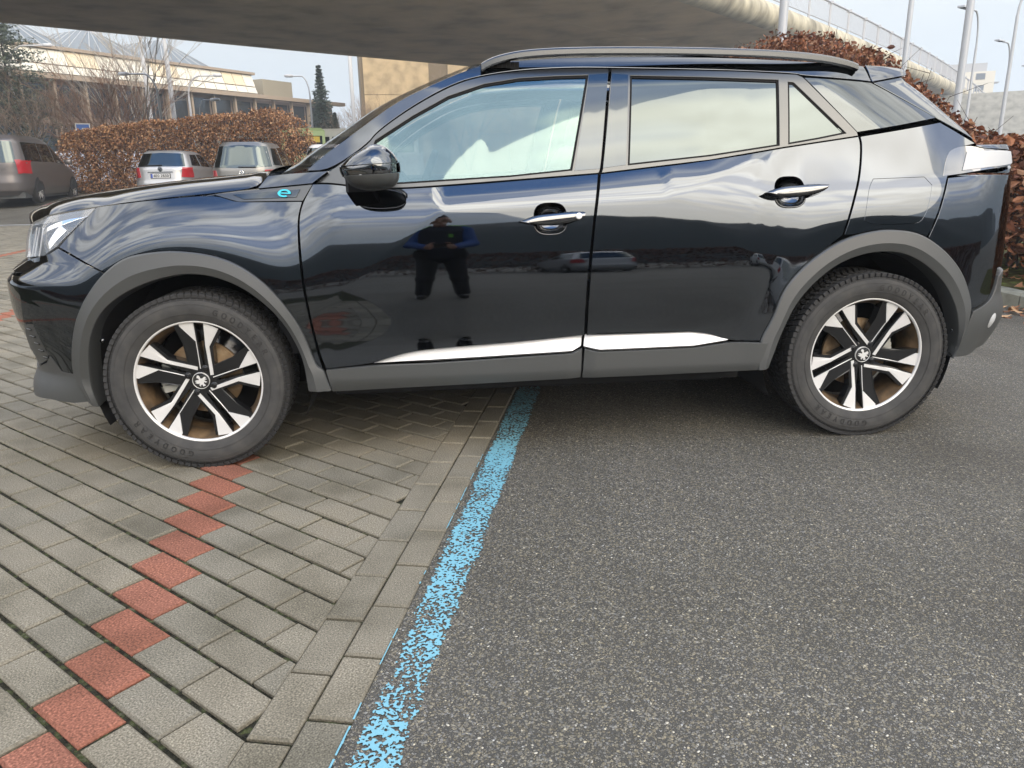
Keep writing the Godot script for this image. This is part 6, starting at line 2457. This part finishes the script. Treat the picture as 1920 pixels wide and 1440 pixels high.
func build_hedges() -> void:
	M.bark = mat(lin(0.055, 0.042, 0.033), 0.9)
	var brown := [[0.32, 0.165, 0.075], [0.40, 0.225, 0.115], [0.24, 0.11, 0.05], [0.46, 0.29, 0.16], [0.16, 0.075, 0.038]]
	var rust := [[0.20, 0.075, 0.032], [0.14, 0.048, 0.022], [0.25, 0.105, 0.048], [0.095, 0.036, 0.02], [0.28, 0.15, 0.08]]
	hedge("beech_hedge", "tall brown clipped beech hedge behind the silver estate car", pv([-13.3, -25.6, -8.4, -23.7, -5.9, -22.4, -4.3, -21.0]), func(u: float): return Vector2(0.62, pl(u, [[0.0, 1.95], [0.25, 2.25], [0.6, 2.45], [0.85, 2.62], [0.95, 2.3], [1.0, 1.7]])), func(x: float, z: float): return rise(z), 42000, 0.085, 301, brown)
	hedge("beech_hedge", "rust brown beech hedge along the kerb behind the crossover's tail", pv([5.0, 0.8, 4.95, -1.4, 5.0, -4.0, 5.35, -8.0, 5.7, -12.5]), func(u: float): return Vector2(0.62, pl(u, [[0.0, 1.08], [0.28, 1.12], [0.37, 1.16], [0.42, 1.42], [0.46, 1.68], [0.56, 2.32], [0.72, 2.9], [1.0, 3.04]])), func(x: float, z: float): return 0.10, 46000, 0.085, 302, rust, 0.5)
	# kerb, moss and litter at the hedge foot
	var kb := thing("kerb", "weathered concrete kerb with moss at the hedge foot", "kerb")
	var km := concrete(0.20, 0.20, 0.165, 0.8)
	for k in 9:
		var t := Tri.new()
		t.block(Vector3(4.02 + 0.08 * 0, 0.03, 0.9 - k * 1.005), Vector3(0.075, 0.085, 0.497), 0.018, Basis(Vector3.UP, 0.0))
		part("kerb_stone", t.done(), km, kb)
	var bed := Tri.new()
	bed.quad(Vector3(4.09, 0.095, 2.0), Vector3(7.5, 0.14, 2.0), Vector3(7.5, 0.14, -14.0), Vector3(4.09, 0.095, -14.0), Vector3.UP)
	var mossy := mat(Color.WHITE, 0.95, 0.0, 0.2)
	mossy.albedo_texture = noise_tex(noise(305, 0.02, 4), 256, [[0.0, 0.03, 0.025, 0.015], [0.5, 0.06, 0.055, 0.025], [0.75, 0.09, 0.11, 0.03], [1.0, 0.14, 0.16, 0.05]])
	struct("planting_bed", bed.done(), triplanar(mossy, 0.7))
	var rng := RandomNumberGenerator.new()
	rng.seed = 17
	var mm := MultiMesh.new()
	mm.transform_format = MultiMesh.TRANSFORM_3D
	mm.use_colors = true
	mm.mesh = leaf_mesh
	mm.instance_count = 520
	for i in 520:
		var onbed := rng.randf() < 0.45
		var x := rng.randf_range(4.1, 4.6) if onbed else 3.93 - 0.42 * rng.randf() * rng.randf()
		var b := Basis.from_euler(Vector3(PI * 0.5 + rng.randf_range(-0.35, 0.35), rng.randf() * TAU, rng.randf_range(-0.3, 0.3)))
		var sc := 0.085 * rng.randf_range(0.6, 1.2)
		mm.set_instance_transform(i, Transform3D(b.scaled(Vector3.ONE * sc), Vector3(x, (0.12 if onbed else 0.014) + rng.randf() * 0.01, rng.randf_range(-6.0, 0.8))))
		var tone: Array = brown[rng.randi() % 5]
		mm.set_instance_color(i, Color(tone[0], tone[1], tone[2]))
	var o := MultiMeshInstance3D.new()
	o.name = "leaf_litter"
	o.multimesh = mm
	o.material_override = leaf_mat
	add_child(o)
	tag(o, "dry brown leaves scattered along the kerb behind the car", "leaves", "", "stuff")

# a bare tree or shrub: stems that fork again and again
func bare(called: String, label: String, category: String, at: Vector3, height: float, stems: int, spread: float, depth: int, m: Material, s: int, thick := 0.02, group := "") -> void:
	var b := thing(called, label, category, at, 0.0, group)
	var rng := RandomNumberGenerator.new()
	rng.seed = s
	var trunk := Tri.new()
	var crown := Tri.new()
	for k in stems:
		var a := TAU * k / stems + rng.randf()
		var d := Vector3(cos(a) * spread, 1.0, sin(a) * spread).normalized()
		fork(trunk, crown, Vector3(cos(a), 0, sin(a)) * 0.08 * (1 if stems > 1 else 0), d, height * 0.42 * rng.randf_range(0.8, 1.15), thick * height, depth, rng, spread)
	part("trunk", trunk.done(), m, b)
	tag(part("crown", crown.done(), m, b), "", "", "", "stuff")

func fork(trunk: Tri, crown: Tri, p: Vector3, d: Vector3, l: float, r: float, depth: int, rng: RandomNumberGenerator, spread: float) -> void:
	var mid := p + d * l * 0.5 + Vector3(rng.randf_range(-1, 1), 0, rng.randf_range(-1, 1)) * l * 0.05
	var e := p + d * l
	(trunk if depth >= 4 else crown).tube([p, mid, e], [r, r * 0.8, r * 0.62], 5 if depth >= 4 else 3, false)
	if depth <= 0:
		return
	for k in 3 if depth > 1 else 4:
		var side := Vector3(rng.randf_range(-1, 1), rng.randf_range(-0.2, 0.5), rng.randf_range(-1, 1)).normalized()
		var nd := (d + side * rng.randf_range(0.35, 0.75) * (0.7 + spread)).normalized()
		nd.y = maxf(nd.y, -0.05)
		fork(trunk, crown, p.lerp(e, rng.randf_range(0.45, 1.0)), nd, l * rng.randf_range(0.55, 0.82), r * 0.58, depth - 1, rng, spread)

func conifer(called: String, label: String, at: Vector3, height: float, width: float, s: int, tone: Array, narrow := true) -> void:
	var b := thing(called, label, "tree", at)
	var t := Tri.new()
	t.tube([Vector3.ZERO, Vector3(0, height * 0.5, 0), Vector3(0, height * 0.97, 0)], [height * 0.018, height * 0.011, 0.02], 7)
	part("trunk", t.done(), M.bark, b)
	var rng := RandomNumberGenerator.new()
	rng.seed = s
	var c := Tri.new()
	var whorls := 34
	for k in whorls:
		var u := k / float(whorls)
		var y := height * (0.06 + 0.92 * u)
		var reach := width * 0.5 * (1.0 - u) * (0.8 + 0.4 * rng.randf()) if narrow else width * 0.5 * sqrt(maxf(1.0 - pow(absf(u * 2.0 - 0.75) / 1.25, 2.0), 0.02)) * rng.randf_range(0.7, 1.1)
		var n := 9
		for i in n:
			var a := TAU * i / n + k * 0.9 + rng.randf() * 0.4
			var dir := Vector3(cos(a), -0.22 if narrow else rng.randf_range(-0.1, 0.4), sin(a))
			var l := reach * rng.randf_range(0.7, 1.15)
			for m in 7:
				var w := (m + 1) / 7.0
				var q := Vector3(0, y, 0) + dir * l * w + Vector3(0, -0.12 * l * w * w, 0)
				for e in 5:
					var o := Vector3(rng.randf_range(-1, 1), rng.randf_range(-0.8, 0.5), rng.randf_range(-1, 1)) * (0.10 + 0.05 * height * 0.2)
					var o2 := o.cross(Vector3(rng.randf(), 1, rng.randf())).normalized() * 0.045 * (1.0 + height * 0.08)
					c.tri(q, q + o + o2, q + o - o2)
	var m := mat(lin(tone[0], tone[1], tone[2]), 0.85, 0.0, 0.3)
	tag(part("crown", c.done(), m, b), "", "", "", "stuff")

func build_trees() -> void:
	var tan_bark := mat(lin(0.28, 0.20, 0.135), 0.9)
	var grey_bark := mat(lin(0.42, 0.38, 0.32), 0.9)
	var rust := mat(lin(0.27, 0.155, 0.095), 0.9)
	conifer("spruce_tree", "slim dark spruce standing between the hall and the tan building", Vector3(-12.3, 0.6, -82.2), 11.6, 5.2, 401, [0.045, 0.062, 0.045])
	conifer("spruce_tree", "short bushy spruce beside the slim spruce", Vector3(-10.9, 0.6, -81.3), 6.7, 3.6, 411, [0.055, 0.065, 0.04])
	conifer("pine_tree", "broad dark pine at the end of the hall behind the van", Vector3(-36.4, 0.6, -68.8), 13.3, 9.0, 402, [0.05, 0.062, 0.038], false)
	bare("bare_shrub", "wide leafless tan shrub behind the dark van's roof", "shrub", Vector3(-32.5, 0.6, -62.5), 9.0, 9, 0.75, 4, tan_bark, 403, 0.009)
	bare("bare_shrub", "upright leafless rust shrub beside the small blue sign", "shrub", Vector3(-26.1, 0.6, -63.3), 9.8, 11, 0.42, 4, rust, 404, 0.008)
	bare("bare_shrub", "leafless rust thicket between the tan shrub and the hedge", "shrub", Vector3(-30.4, 0.6, -68.8), 8.3, 11, 0.6, 4, rust, 405, 0.008)
	bare("bare_tree", "pale leafless birch in front of the hall's cream band", "tree", Vector3(-25.2, 0.6, -66.3), 15.0, 3, 0.22, 5, grey_bark, 406, 0.008)
	bare("bare_tree", "small leafless tree beside the slim spruce", "tree", Vector3(-9.0, 0.6, -81.7), 8.7, 3, 0.4, 5, tan_bark, 407, 0.009)
	bare("bare_shrub", "upright leafless shrub against the left corner of the tan building", "shrub", Vector3(-8.5, 0.6, -97.8), 9.6, 8, 0.28, 4, tan_bark, 408, 0.008)
	bare("bare_tree", "leafless tree against the tan building's right part", "tree", Vector3(3.4, 0.6, -89.0), 14.0, 3, 0.35, 5, tan_bark, 409, 0.009)
	# old snow lying behind the shrubs
	var t := Tri.new()
	var n := noise(410, 0.5, 3)
	for i in 60:
		for k in 10:
			var P := []
			for e in [[0, 0], [1, 0], [1, 1], [0, 1]]:
				var x: float = -56.0 + (i + e[0]) * 0.52
				var y: float = (k + e[1]) / 10.0
				P.append(Vector3(x, 0.62 + 2.7 * sin(PI * 0.5 * y) + 0.30 * n.get_noise_2d(x * 2.0, y * 6.0) * y, -70.0 - 5.0 * y))
			t.quad(P[0], P[1], P[2], P[3], Vector3.UP)
	var sn := struct("snow_bank", t.done(), mat(lin(0.80, 0.82, 0.85), 0.9))

# ------------------------------------------------------------------ poles, lamps and signs
func pole(label: String, at: Vector3, height: float, r: float, m: Material, group := "tall steel poles") -> void:
	var o := thing("steel_pole", label, "pole", at, 0.0, group)
	var t := Tri.new()
	t.tube([Vector3.ZERO, Vector3(0, height * 0.55, 0), Vector3(0, height * 0.552, 0), Vector3(0, height, 0)], [r, r, r * 0.78, r * 0.6], 12)
	part("shaft", t.done(), m, o)
	part("base_collar", boxed(Vector3(0, 0.12, 0), Vector3(r * 1.5, 0.12, r * 1.5)), m, o)

func lamp(label: String, at: Vector3, height: float, arm: Vector3, r: float, m: Material, flat := false) -> void:
	var o := thing("street_lamp", label, "lamp post", at)
	var t := Tri.new()
	var pts := [Vector3.ZERO, Vector3(0, height * 0.8, 0)]
	for k in 9:
		var a := PI * 0.5 * k / 8.0
		pts.append(Vector3(0, height * 0.8, 0) + arm * (0.45 * (1.0 - cos(a))) + Vector3(0, height * 0.2 * sin(a), 0))
	pts.append(Vector3(0, height, 0) + arm * 0.95)
	t.tube(pts, [r, r * 0.7, r * 0.6, r * 0.55, r * 0.5], 8)
	part("mast", t.done(), m, o)
	var h := Tri.new()
	var d := arm.normalized()
	var b := Basis(d, Vector3.UP, d.cross(Vector3.UP))
	if flat:
		h.block(Vector3(0, height + 0.03, 0) + arm * 0.95 + d * 0.3, Vector3(0.45, 0.045, 0.14), 0.02, b)
	else:
		rounded(h, Vector3(0, height + 0.02, 0) + arm * 0.95 + d * 0.35, Vector3(0.42, 0.13, 0.17), b)
	part("lamp_head", h.done(), m, o)

func build_street() -> void:
	var galv := mat(lin(0.44, 0.46, 0.48), 0.45, 0.3)
	var pale := mat(lin(0.55, 0.56, 0.57), 0.5)
	pole("pale steel pole in front of the birch before the hall", Vector3(-26.6, 0.6, -73.1), 19.8, 0.18, pale)
	pole("pale steel pole right of the birch before the hall", Vector3(-23.1, 0.6, -68.6), 18.9, 0.20, pale)
	pole("pale steel pole beside the slim spruce", Vector3(-8.9, 0.6, -80.9), 22.3, 0.20, pale)
	pole("thick grey pole rising from the hedge before the bridge edge", Vector3(6.44, 0.1, -11.9), 8.0, 0.085, galv)
	pole("grey stepped pole in front of the far bridge span", Vector3(12.05, 0.1, -14.5), 9.0, 0.085, galv)
	pole("grey stepped pole between the hedge top and the bridge railing", Vector3(15.14, 0.1, -22.0), 11.0, 0.085, galv)
	lamp("curved lamp post before the cream band with its head to the right", Vector3(-22.8, 0.6, -72.5), 9.1, Vector3(2.6, 0, 0.2), 0.13, pale)
	lamp("curved lamp post beside the birch with its head to the left", Vector3(-22.0, 0.6, -61.9), 8.1, Vector3(-2.2, 0, -0.2), 0.13, pale)
	lamp("curved lamp post above the pine with its head to the right", Vector3(-36.4, 0.6, -69.3), 11.2, Vector3(3.4, 0, 0.3), 0.15, pale)
	lamp("curved lamp post beside the slim spruce with its head to the left", Vector3(-12.0, 0.6, -73.0), 9.1, Vector3(-1.5, 0, 0), 0.12, pale)
	lamp("small lamp post in front of the hall's lower glazing", Vector3(-20.2, 0.6, -66.1), 6.5, Vector3(1.1, 0, 0), 0.07, pale)
	lamp("tall lamp post with a long flat arm beyond the bridge railing", Vector3(22.55, 0.1, -29.1), 7.0, Vector3(-1.0, 0, 0.62), 0.075, galv, true)
	lamp("second tall lamp post with a flat arm farther along the bridge", Vector3(35.6, 0.1, -44.4), 8.0, Vector3(-1.4, 0, 0.9), 0.09, galv, true)
	lamp("third tall lamp post with a flat arm, the smallest by the bridge end", Vector3(49.2, 0.1, -59.2), 8.3, Vector3(-1.8, 0, 1.1), 0.10, galv, true)
	lamp("lamp post with a wide curved top before the bridge abutment", Vector3(17.6, 0.1, -20.3), 6.6, Vector3(1.6, 0, 0.7), 0.07, galv)
	# small blue sign above the hedge
	var s := thing("road_sign", "small white framed blue sign peeping over the hedge", "sign", Vector3(-15.25, 0.6, -31.6), 0.3)
	part("post", boxed(Vector3(0, 1.1, 0), Vector3(0.03, 1.15, 0.03)), galv, s)
	part("plate", boxed(Vector3(0, 2.42, 0.03), Vector3(0.28, 0.22, 0.012)), M.line_white, s)
	part("blue_field", boxed(Vector3(0, 2.42, 0.045), Vector3(0.24, 0.18, 0.006)), mat(lin(0.03, 0.10, 0.34), 0.5), s)
	var car_ := Tri.new()
	car_.box(Vector3(0.02, 2.36, 0.052), Vector3(0.13, 0.035, 0.003))
	car_.box(Vector3(0.03, 2.42, 0.052), Vector3(0.07, 0.035, 0.003))
	part("pictogram", car_.done(), M.line_white, s)
# ------------------------------------------------------------------ what stands behind the photographer and shows in the paint
func build_opposite() -> void:
	hill("wooded_hill", Vector3(300, 0, 95), Vector3(-300, 0, 120), 55.0, 33.0, mat(lin(0.016, 0.025, 0.022), 0.95), 15)
	var rust := [[0.13, 0.045, 0.025], [0.09, 0.035, 0.02], [0.16, 0.07, 0.04]]
	hedge("beech_hedge", "low brown beech hedge across the yard behind the photographer", pv([34.0, 19.5, 10.0, 20.0, -12.0, 20.4, -34.0, 21.5]), func(u: float): return Vector2(0.8, 1.75), func(x: float, z: float): return 0.0, 30000, 0.17, 303, rust)
	var silver := mat(lin(0.40, 0.41, 0.42), 0.25, 0.4)
	var spots := [[-7.2, 0.15, "silver"], [3.4, -0.1, "silver"], [9.5, 0.05, "white"]]
	var names := ["silver estate car facing the hedge behind the photographer's left shoulder", "silver estate car facing the hedge straight behind the photographer", "white estate car facing the hedge behind the photographer's right shoulder"]
	for i in 3:
		vehicle("estate_car", names[i], "car", Vector3(spots[i][0], 0, 15.0), PI + spots[i][1], estate_shell(), 1.45, {
			"paint": silver if i < 2 else mat(lin(0.6, 0.6, 0.58), 0.3), "len": 4.57, "wid": 1.73, "y0": 0.2, "wheel": 0.31, "axles": [-0.95, -3.46],
			"rear_glass": [-0.66, 1.0, 0.66, 1.0, 0.56, 1.36, 0.0, 1.385, -0.56, 1.36], "side_glass": [[0.55, 1.02, 2.35, 0.98, 2.25, 1.36, 0.85, 1.33]],
			"lamps": [[0.56, 0.70, 0.80, 0.68, 0.79, 0.96, 0.60, 0.97]], "bumper": [-0.74, 0.36, 0.74, 0.36, 0.76, 0.60, -0.76, 0.60]}, "cars along the hedge across the yard")

# ------------------------------------------------------------------ the photographer
# fields of tapered capsules joined by a smooth minimum and meshed as surface nets
func capsule(p: Vector3, a: Vector3, b: Vector3, ra: float, rb: float) -> float:
	var ab := b - a
	var t := clampf((p - a).dot(ab) / maxf(ab.length_squared(), 1e-9), 0.0, 1.0)
	return (p - a - ab * t).length() - lerpf(ra, rb, t)

func nets(t: Tri, bones: Array, cell: float, blend: float) -> void:
	var lo := Vector3.ONE * 1e9
	var hi := -lo
	for b in bones:
		var r := Vector3.ONE * (maxf(b[2], b[3]) + cell * 2.0)
		lo = lo.min(b[0] - r).min(b[1] - r)
		hi = hi.max(b[0] + r).max(b[1] + r)
	var nx := int((hi.x - lo.x) / cell) + 2
	var ny := int((hi.y - lo.y) / cell) + 2
	var nz := int((hi.z - lo.z) / cell) + 2
	var f := PackedFloat32Array()
	f.resize(nx * ny * nz)
	f.fill(1.0)
	for b in bones:
		var pad: float = maxf(b[2], b[3]) + blend + cell * 2.0
		var l: Vector3 = (Vector3(b[0]).min(b[1]) - Vector3.ONE * pad - lo) / cell
		var h: Vector3 = (Vector3(b[0]).max(b[1]) + Vector3.ONE * pad - lo) / cell
		for k in range(maxi(0, int(l.z)), mini(nz - 1, int(h.z)) + 1):
			for j in range(maxi(0, int(l.y)), mini(ny - 1, int(h.y)) + 1):
				for i in range(maxi(0, int(l.x)), mini(nx - 1, int(h.x)) + 1):
					var id := (k * ny + j) * nx + i
					var d := capsule(lo + Vector3(i, j, k) * cell, b[0], b[1], b[2], b[3])
					var e := f[id]
					var q := clampf(0.5 + 0.5 * (e - d) / blend, 0.0, 1.0)
					f[id] = lerpf(e, d, q) - blend * q * (1.0 - q)
	var at := {}
	for k in nz - 1:
		for j in ny - 1:
			for i in nx - 1:
				var s := Vector3.ZERO
				var c := 0
				var id := (k * ny + j) * nx + i
				var inside := 0
				for m in 8:
					if f[id + (m & 1) + ((m >> 1) & 1) * nx + (m >> 2) * nx * ny] < 0.0:
						inside += 1
				if inside == 0 or inside == 8:
					continue
				for e in [[0, 1], [2, 3], [4, 5], [6, 7], [0, 2], [1, 3], [4, 6], [5, 7], [0, 4], [1, 5], [2, 6], [3, 7]]:
					var pa := Vector3(e[0] & 1, (e[0] >> 1) & 1, e[0] >> 2)
					var pb := Vector3(e[1] & 1, (e[1] >> 1) & 1, e[1] >> 2)
					var va := f[id + int(pa.x) + int(pa.y) * nx + int(pa.z) * nx * ny]
					var vb := f[id + int(pb.x) + int(pb.y) * nx + int(pb.z) * nx * ny]
					if (va < 0.0) != (vb < 0.0):
						s += pa.lerp(pb, va / (va - vb))
						c += 1
				var g := Vector3(f[id + 1] - f[id], f[id + nx] - f[id], f[id + nx * ny] - f[id])
				at[id] = t.vert(lo + (Vector3(i, j, k) + s / c) * cell, g.normalized())
	var step := [1, nx, nx * ny]
	for id in at:
		for ax in 3:
			var u: int = step[(ax + 1) % 3]
			var w: int = step[(ax + 2) % 3]
			if id + step[ax] >= f.size() or (f[id] < 0.0) == (f[id + step[ax]] < 0.0):
				continue
			if at.has(id - u) and at.has(id - w) and at.has(id - u - w):
				t.quad_i(at[id], at[id - u], at[id - u - w], at[id - w])

func build_person() -> void:
	var at := Vector3(-0.40, 0.0, 4.10)
	var o := thing("person", "person in a dark jacket with blue sleeves and lime piping holding up a phone", "person", at)
	var skin_m := mat(lin(0.42, 0.24, 0.17), 0.6)
	skin_m.subsurf_scatter_enabled = true
	skin_m.subsurf_scatter_strength = 0.2
	# joints; the person faces -z
	var hipl := Vector3(-0.10, 0.93, 0.0)
	var hipr := Vector3(0.10, 0.93, 0.0)
	var knl := Vector3(-0.135, 0.50, -0.02)
	var knr := Vector3(0.14, 0.50, -0.03)
	var anl := Vector3(-0.16, 0.09, 0.03)
	var anr := Vector3(0.165, 0.09, 0.02)
	var shl := Vector3(-0.195, 1.43, 0.0)
	var shr := Vector3(0.195, 1.43, 0.0)
	var ell := Vector3(-0.245, 1.14, -0.05)
	var elr := Vector3(0.245, 1.14, -0.05)
	var wrl := Vector3(-0.10, 1.055, -0.30)
	var wrr := Vector3(0.10, 1.055, -0.30)
	var neck := Vector3(0, 1.47, 0.0)
	var head := Vector3(0, 1.60, -0.05)
	var body := Tri.new()
	nets(body, [[hipl, knl, 0.072, 0.052], [hipr, knr, 0.072, 0.052], [knl, anl, 0.050, 0.036], [knr, anr, 0.050, 0.036], [hipl, hipr, 0.085, 0.085], [Vector3(0, 0.95, 0), Vector3(0, 1.36, 0), 0.10, 0.105], [shl, shr, 0.045, 0.045], [shl, ell, 0.05, 0.042], [shr, elr, 0.05, 0.042], [ell, wrl, 0.042, 0.028], [elr, wrr, 0.042, 0.028], [Vector3(0, 1.38, 0), neck + Vector3(0, 0.06, -0.02), 0.06, 0.052]], 0.02, 0.05)
	# head: skull, jaw, nose, ears, brow
	nets(body, [[head + Vector3(0, 0.035, 0.02), head + Vector3(0, 0.03, -0.015), 0.088, 0.082], [head + Vector3(0, -0.06, -0.03), head + Vector3(0, -0.075, -0.055), 0.055, 0.042], [head + Vector3(0, 0.01, -0.09), head + Vector3(0, -0.025, -0.108), 0.010, 0.014], [head + Vector3(-0.088, 0.01, 0.01), head + Vector3(-0.090, -0.03, 0.0), 0.014, 0.010], [head + Vector3(0.088, 0.01, 0.01), head + Vector3(0.090, -0.03, 0.0), 0.014, 0.010], [head + Vector3(-0.04, 0.035, -0.082), head + Vector3(0.04, 0.035, -0.082), 0.012, 0.012], [head + Vector3(0, -0.09, 0.0), neck, 0.052, 0.055]], 0.009, 0.02)
	# hands: palm and five bent fingers closed on the phone's edges
	for sg in [-1.0, 1.0]:
		var w := wrl if sg < 0.0 else wrr
		var palm := Vector3(0.083 * sg, 1.065, -0.375)
		var bones := [[w, palm, 0.028, 0.030], [palm + Vector3(0, 0.02, 0.0), palm + Vector3(0, -0.02, 0.0), 0.026, 0.024]]
		for k in 4:
			var r0 := palm + Vector3(-0.002 * sg, 0.030 - 0.019 * k, -0.012)
			var l := [0.040, 0.044, 0.041, 0.033][k] as float
			var r1 := r0 + Vector3(0.004 * sg, 0.0, -1.0).normalized() * l * 0.75
			var r2 := r1 + Vector3(-0.75 * sg, 0.0, -0.35).normalized() * l * 0.7
			bones.append([r0, r1, 0.0095, 0.0088])
			bones.append([r1, r2, 0.0088, 0.0075])
		var t0 := palm + Vector3(0, 0.030, 0.015)
		var t1 := t0 + Vector3(-0.012 * sg, 0.030, -0.008)
		bones.append([t0, t1, 0.0115, 0.0100])
		bones.append([t1, t1 + Vector3(-0.026 * sg, 0.012, -0.004), 0.0100, 0.0082])
		nets(body, bones, 0.0048, 0.007)
	part("body", body.done(), skin_m, o)
	var face := Tri.new()
	for sg in [-1.0, 1.0]:
		rounded(face, head + Vector3(0.033 * sg, 0.012, -0.086), Vector3(0.012, 0.006, 0.006), Basis.IDENTITY)
	face.tube([head + Vector3(-0.024, -0.055, -0.094), head + Vector3(0, -0.056, -0.102), head + Vector3(0.024, -0.055, -0.094)], [0.004], 5)
	part("face_features", face.done(), mat(lin(0.06, 0.03, 0.025), 0.5), o)
	var hair := Tri.new()
	nets(hair, [[head + Vector3(0, 0.055, 0.035), head + Vector3(0, 0.075, -0.02), 0.085, 0.070], [head + Vector3(0, 0.0, 0.055), head + Vector3(0, 0.04, 0.045), 0.062, 0.075]], 0.012, 0.02)
	part("hair", hair.done(), mat(lin(0.03, 0.022, 0.018), 0.7), o)
	var jacket := Tri.new()
	nets(jacket, [[Vector3(-0.06, 0.93, 0.0), Vector3(-0.07, 1.36, 0.0), 0.130, 0.135], [Vector3(0.06, 0.93, 0.0), Vector3(0.07, 1.36, 0.0), 0.130, 0.135], [shl, shr, 0.070, 0.070], [Vector3(0, 1.42, 0.01), Vector3(0, 1.48, 0.0), 0.075, 0.062]], 0.02, 0.05)
	var navy := mat(lin(0.012, 0.016, 0.028), 0.75)
	var jk := part("jacket", jacket.done(), navy, o)
	var blue := mat(lin(0.02, 0.075, 0.26), 0.7)
	for sg in 2:
		var sl := Tri.new()
		var s := shl if sg == 0 else shr
		var e := ell if sg == 0 else elr
		var w := wrl if sg == 0 else wrr
		nets(sl, [[s, e, 0.076, 0.060], [e, w.lerp(e, 0.12), 0.060, 0.042]], 0.016, 0.04)
		part("sleeve", sl.done(), blue, jk)
		var pip := Tri.new()
		pip.tube([Vector3(0.07 * (sg * 2 - 1), 1.515, -0.045), s + Vector3(0, 0.072, -0.035), s + Vector3(0.05 * (sg * 2 - 1), 0.045, -0.03)], [0.009], 5)
		part("piping", pip.done(), mat(lin(0.25, 0.65, 0.06), 0.6), jk)
	part("chest_badge", boxed(Vector3(0.085, 1.29, -0.157), Vector3(0.018, 0.03, 0.004)), mat(lin(0.2, 0.55, 0.08), 0.6), jk)
	var tr := Tri.new()
	nets(tr, [[hipl, knl, 0.098, 0.074], [hipr, knr, 0.098, 0.074], [knl, anl + Vector3(0, 0.02, 0), 0.072, 0.066], [knr, anr + Vector3(0, 0.02, 0), 0.072, 0.066], [hipl + Vector3(0, 0.04, 0), hipr + Vector3(0, 0.04, 0), 0.125, 0.125]], 0.02, 0.04)
	part("trousers", tr.done(), mat(lin(0.013, 0.014, 0.017), 0.85), o)
	for q in [anl, anr]:
		var sh := Tri.new()
		nets(sh, [[Vector3(q.x, 0.048, q.z + 0.05), Vector3(q.x * 1.06, 0.042, q.z - 0.16), 0.046, 0.040], [Vector3(q.x, 0.05, q.z + 0.03), Vector3(q.x, 0.10, q.z + 0.03), 0.045, 0.045]], 0.014, 0.03)
		part("shoe", sh.done(), mat(lin(0.012, 0.012, 0.012), 0.6), o)
	var ph := thing("phone", "black phone held level in the photographer's two hands", "phone", Vector3(-0.381, 1.081, 3.700))
	var pt := Tri.new()
	pt.block(Vector3.ZERO, Vector3(0.078, 0.004, 0.037), 0.0015, Basis(Vector3.RIGHT, PI * 0.5))
	part("case", pt.done(), mat(lin(0.01, 0.01, 0.012), 0.25), ph)
	var sc := part("screen", boxed(Vector3(0, 0, 0.0046), Vector3(0.073, 0.033, 0.0004)), mat(lin(0.02, 0.02, 0.024), 0.06), ph)
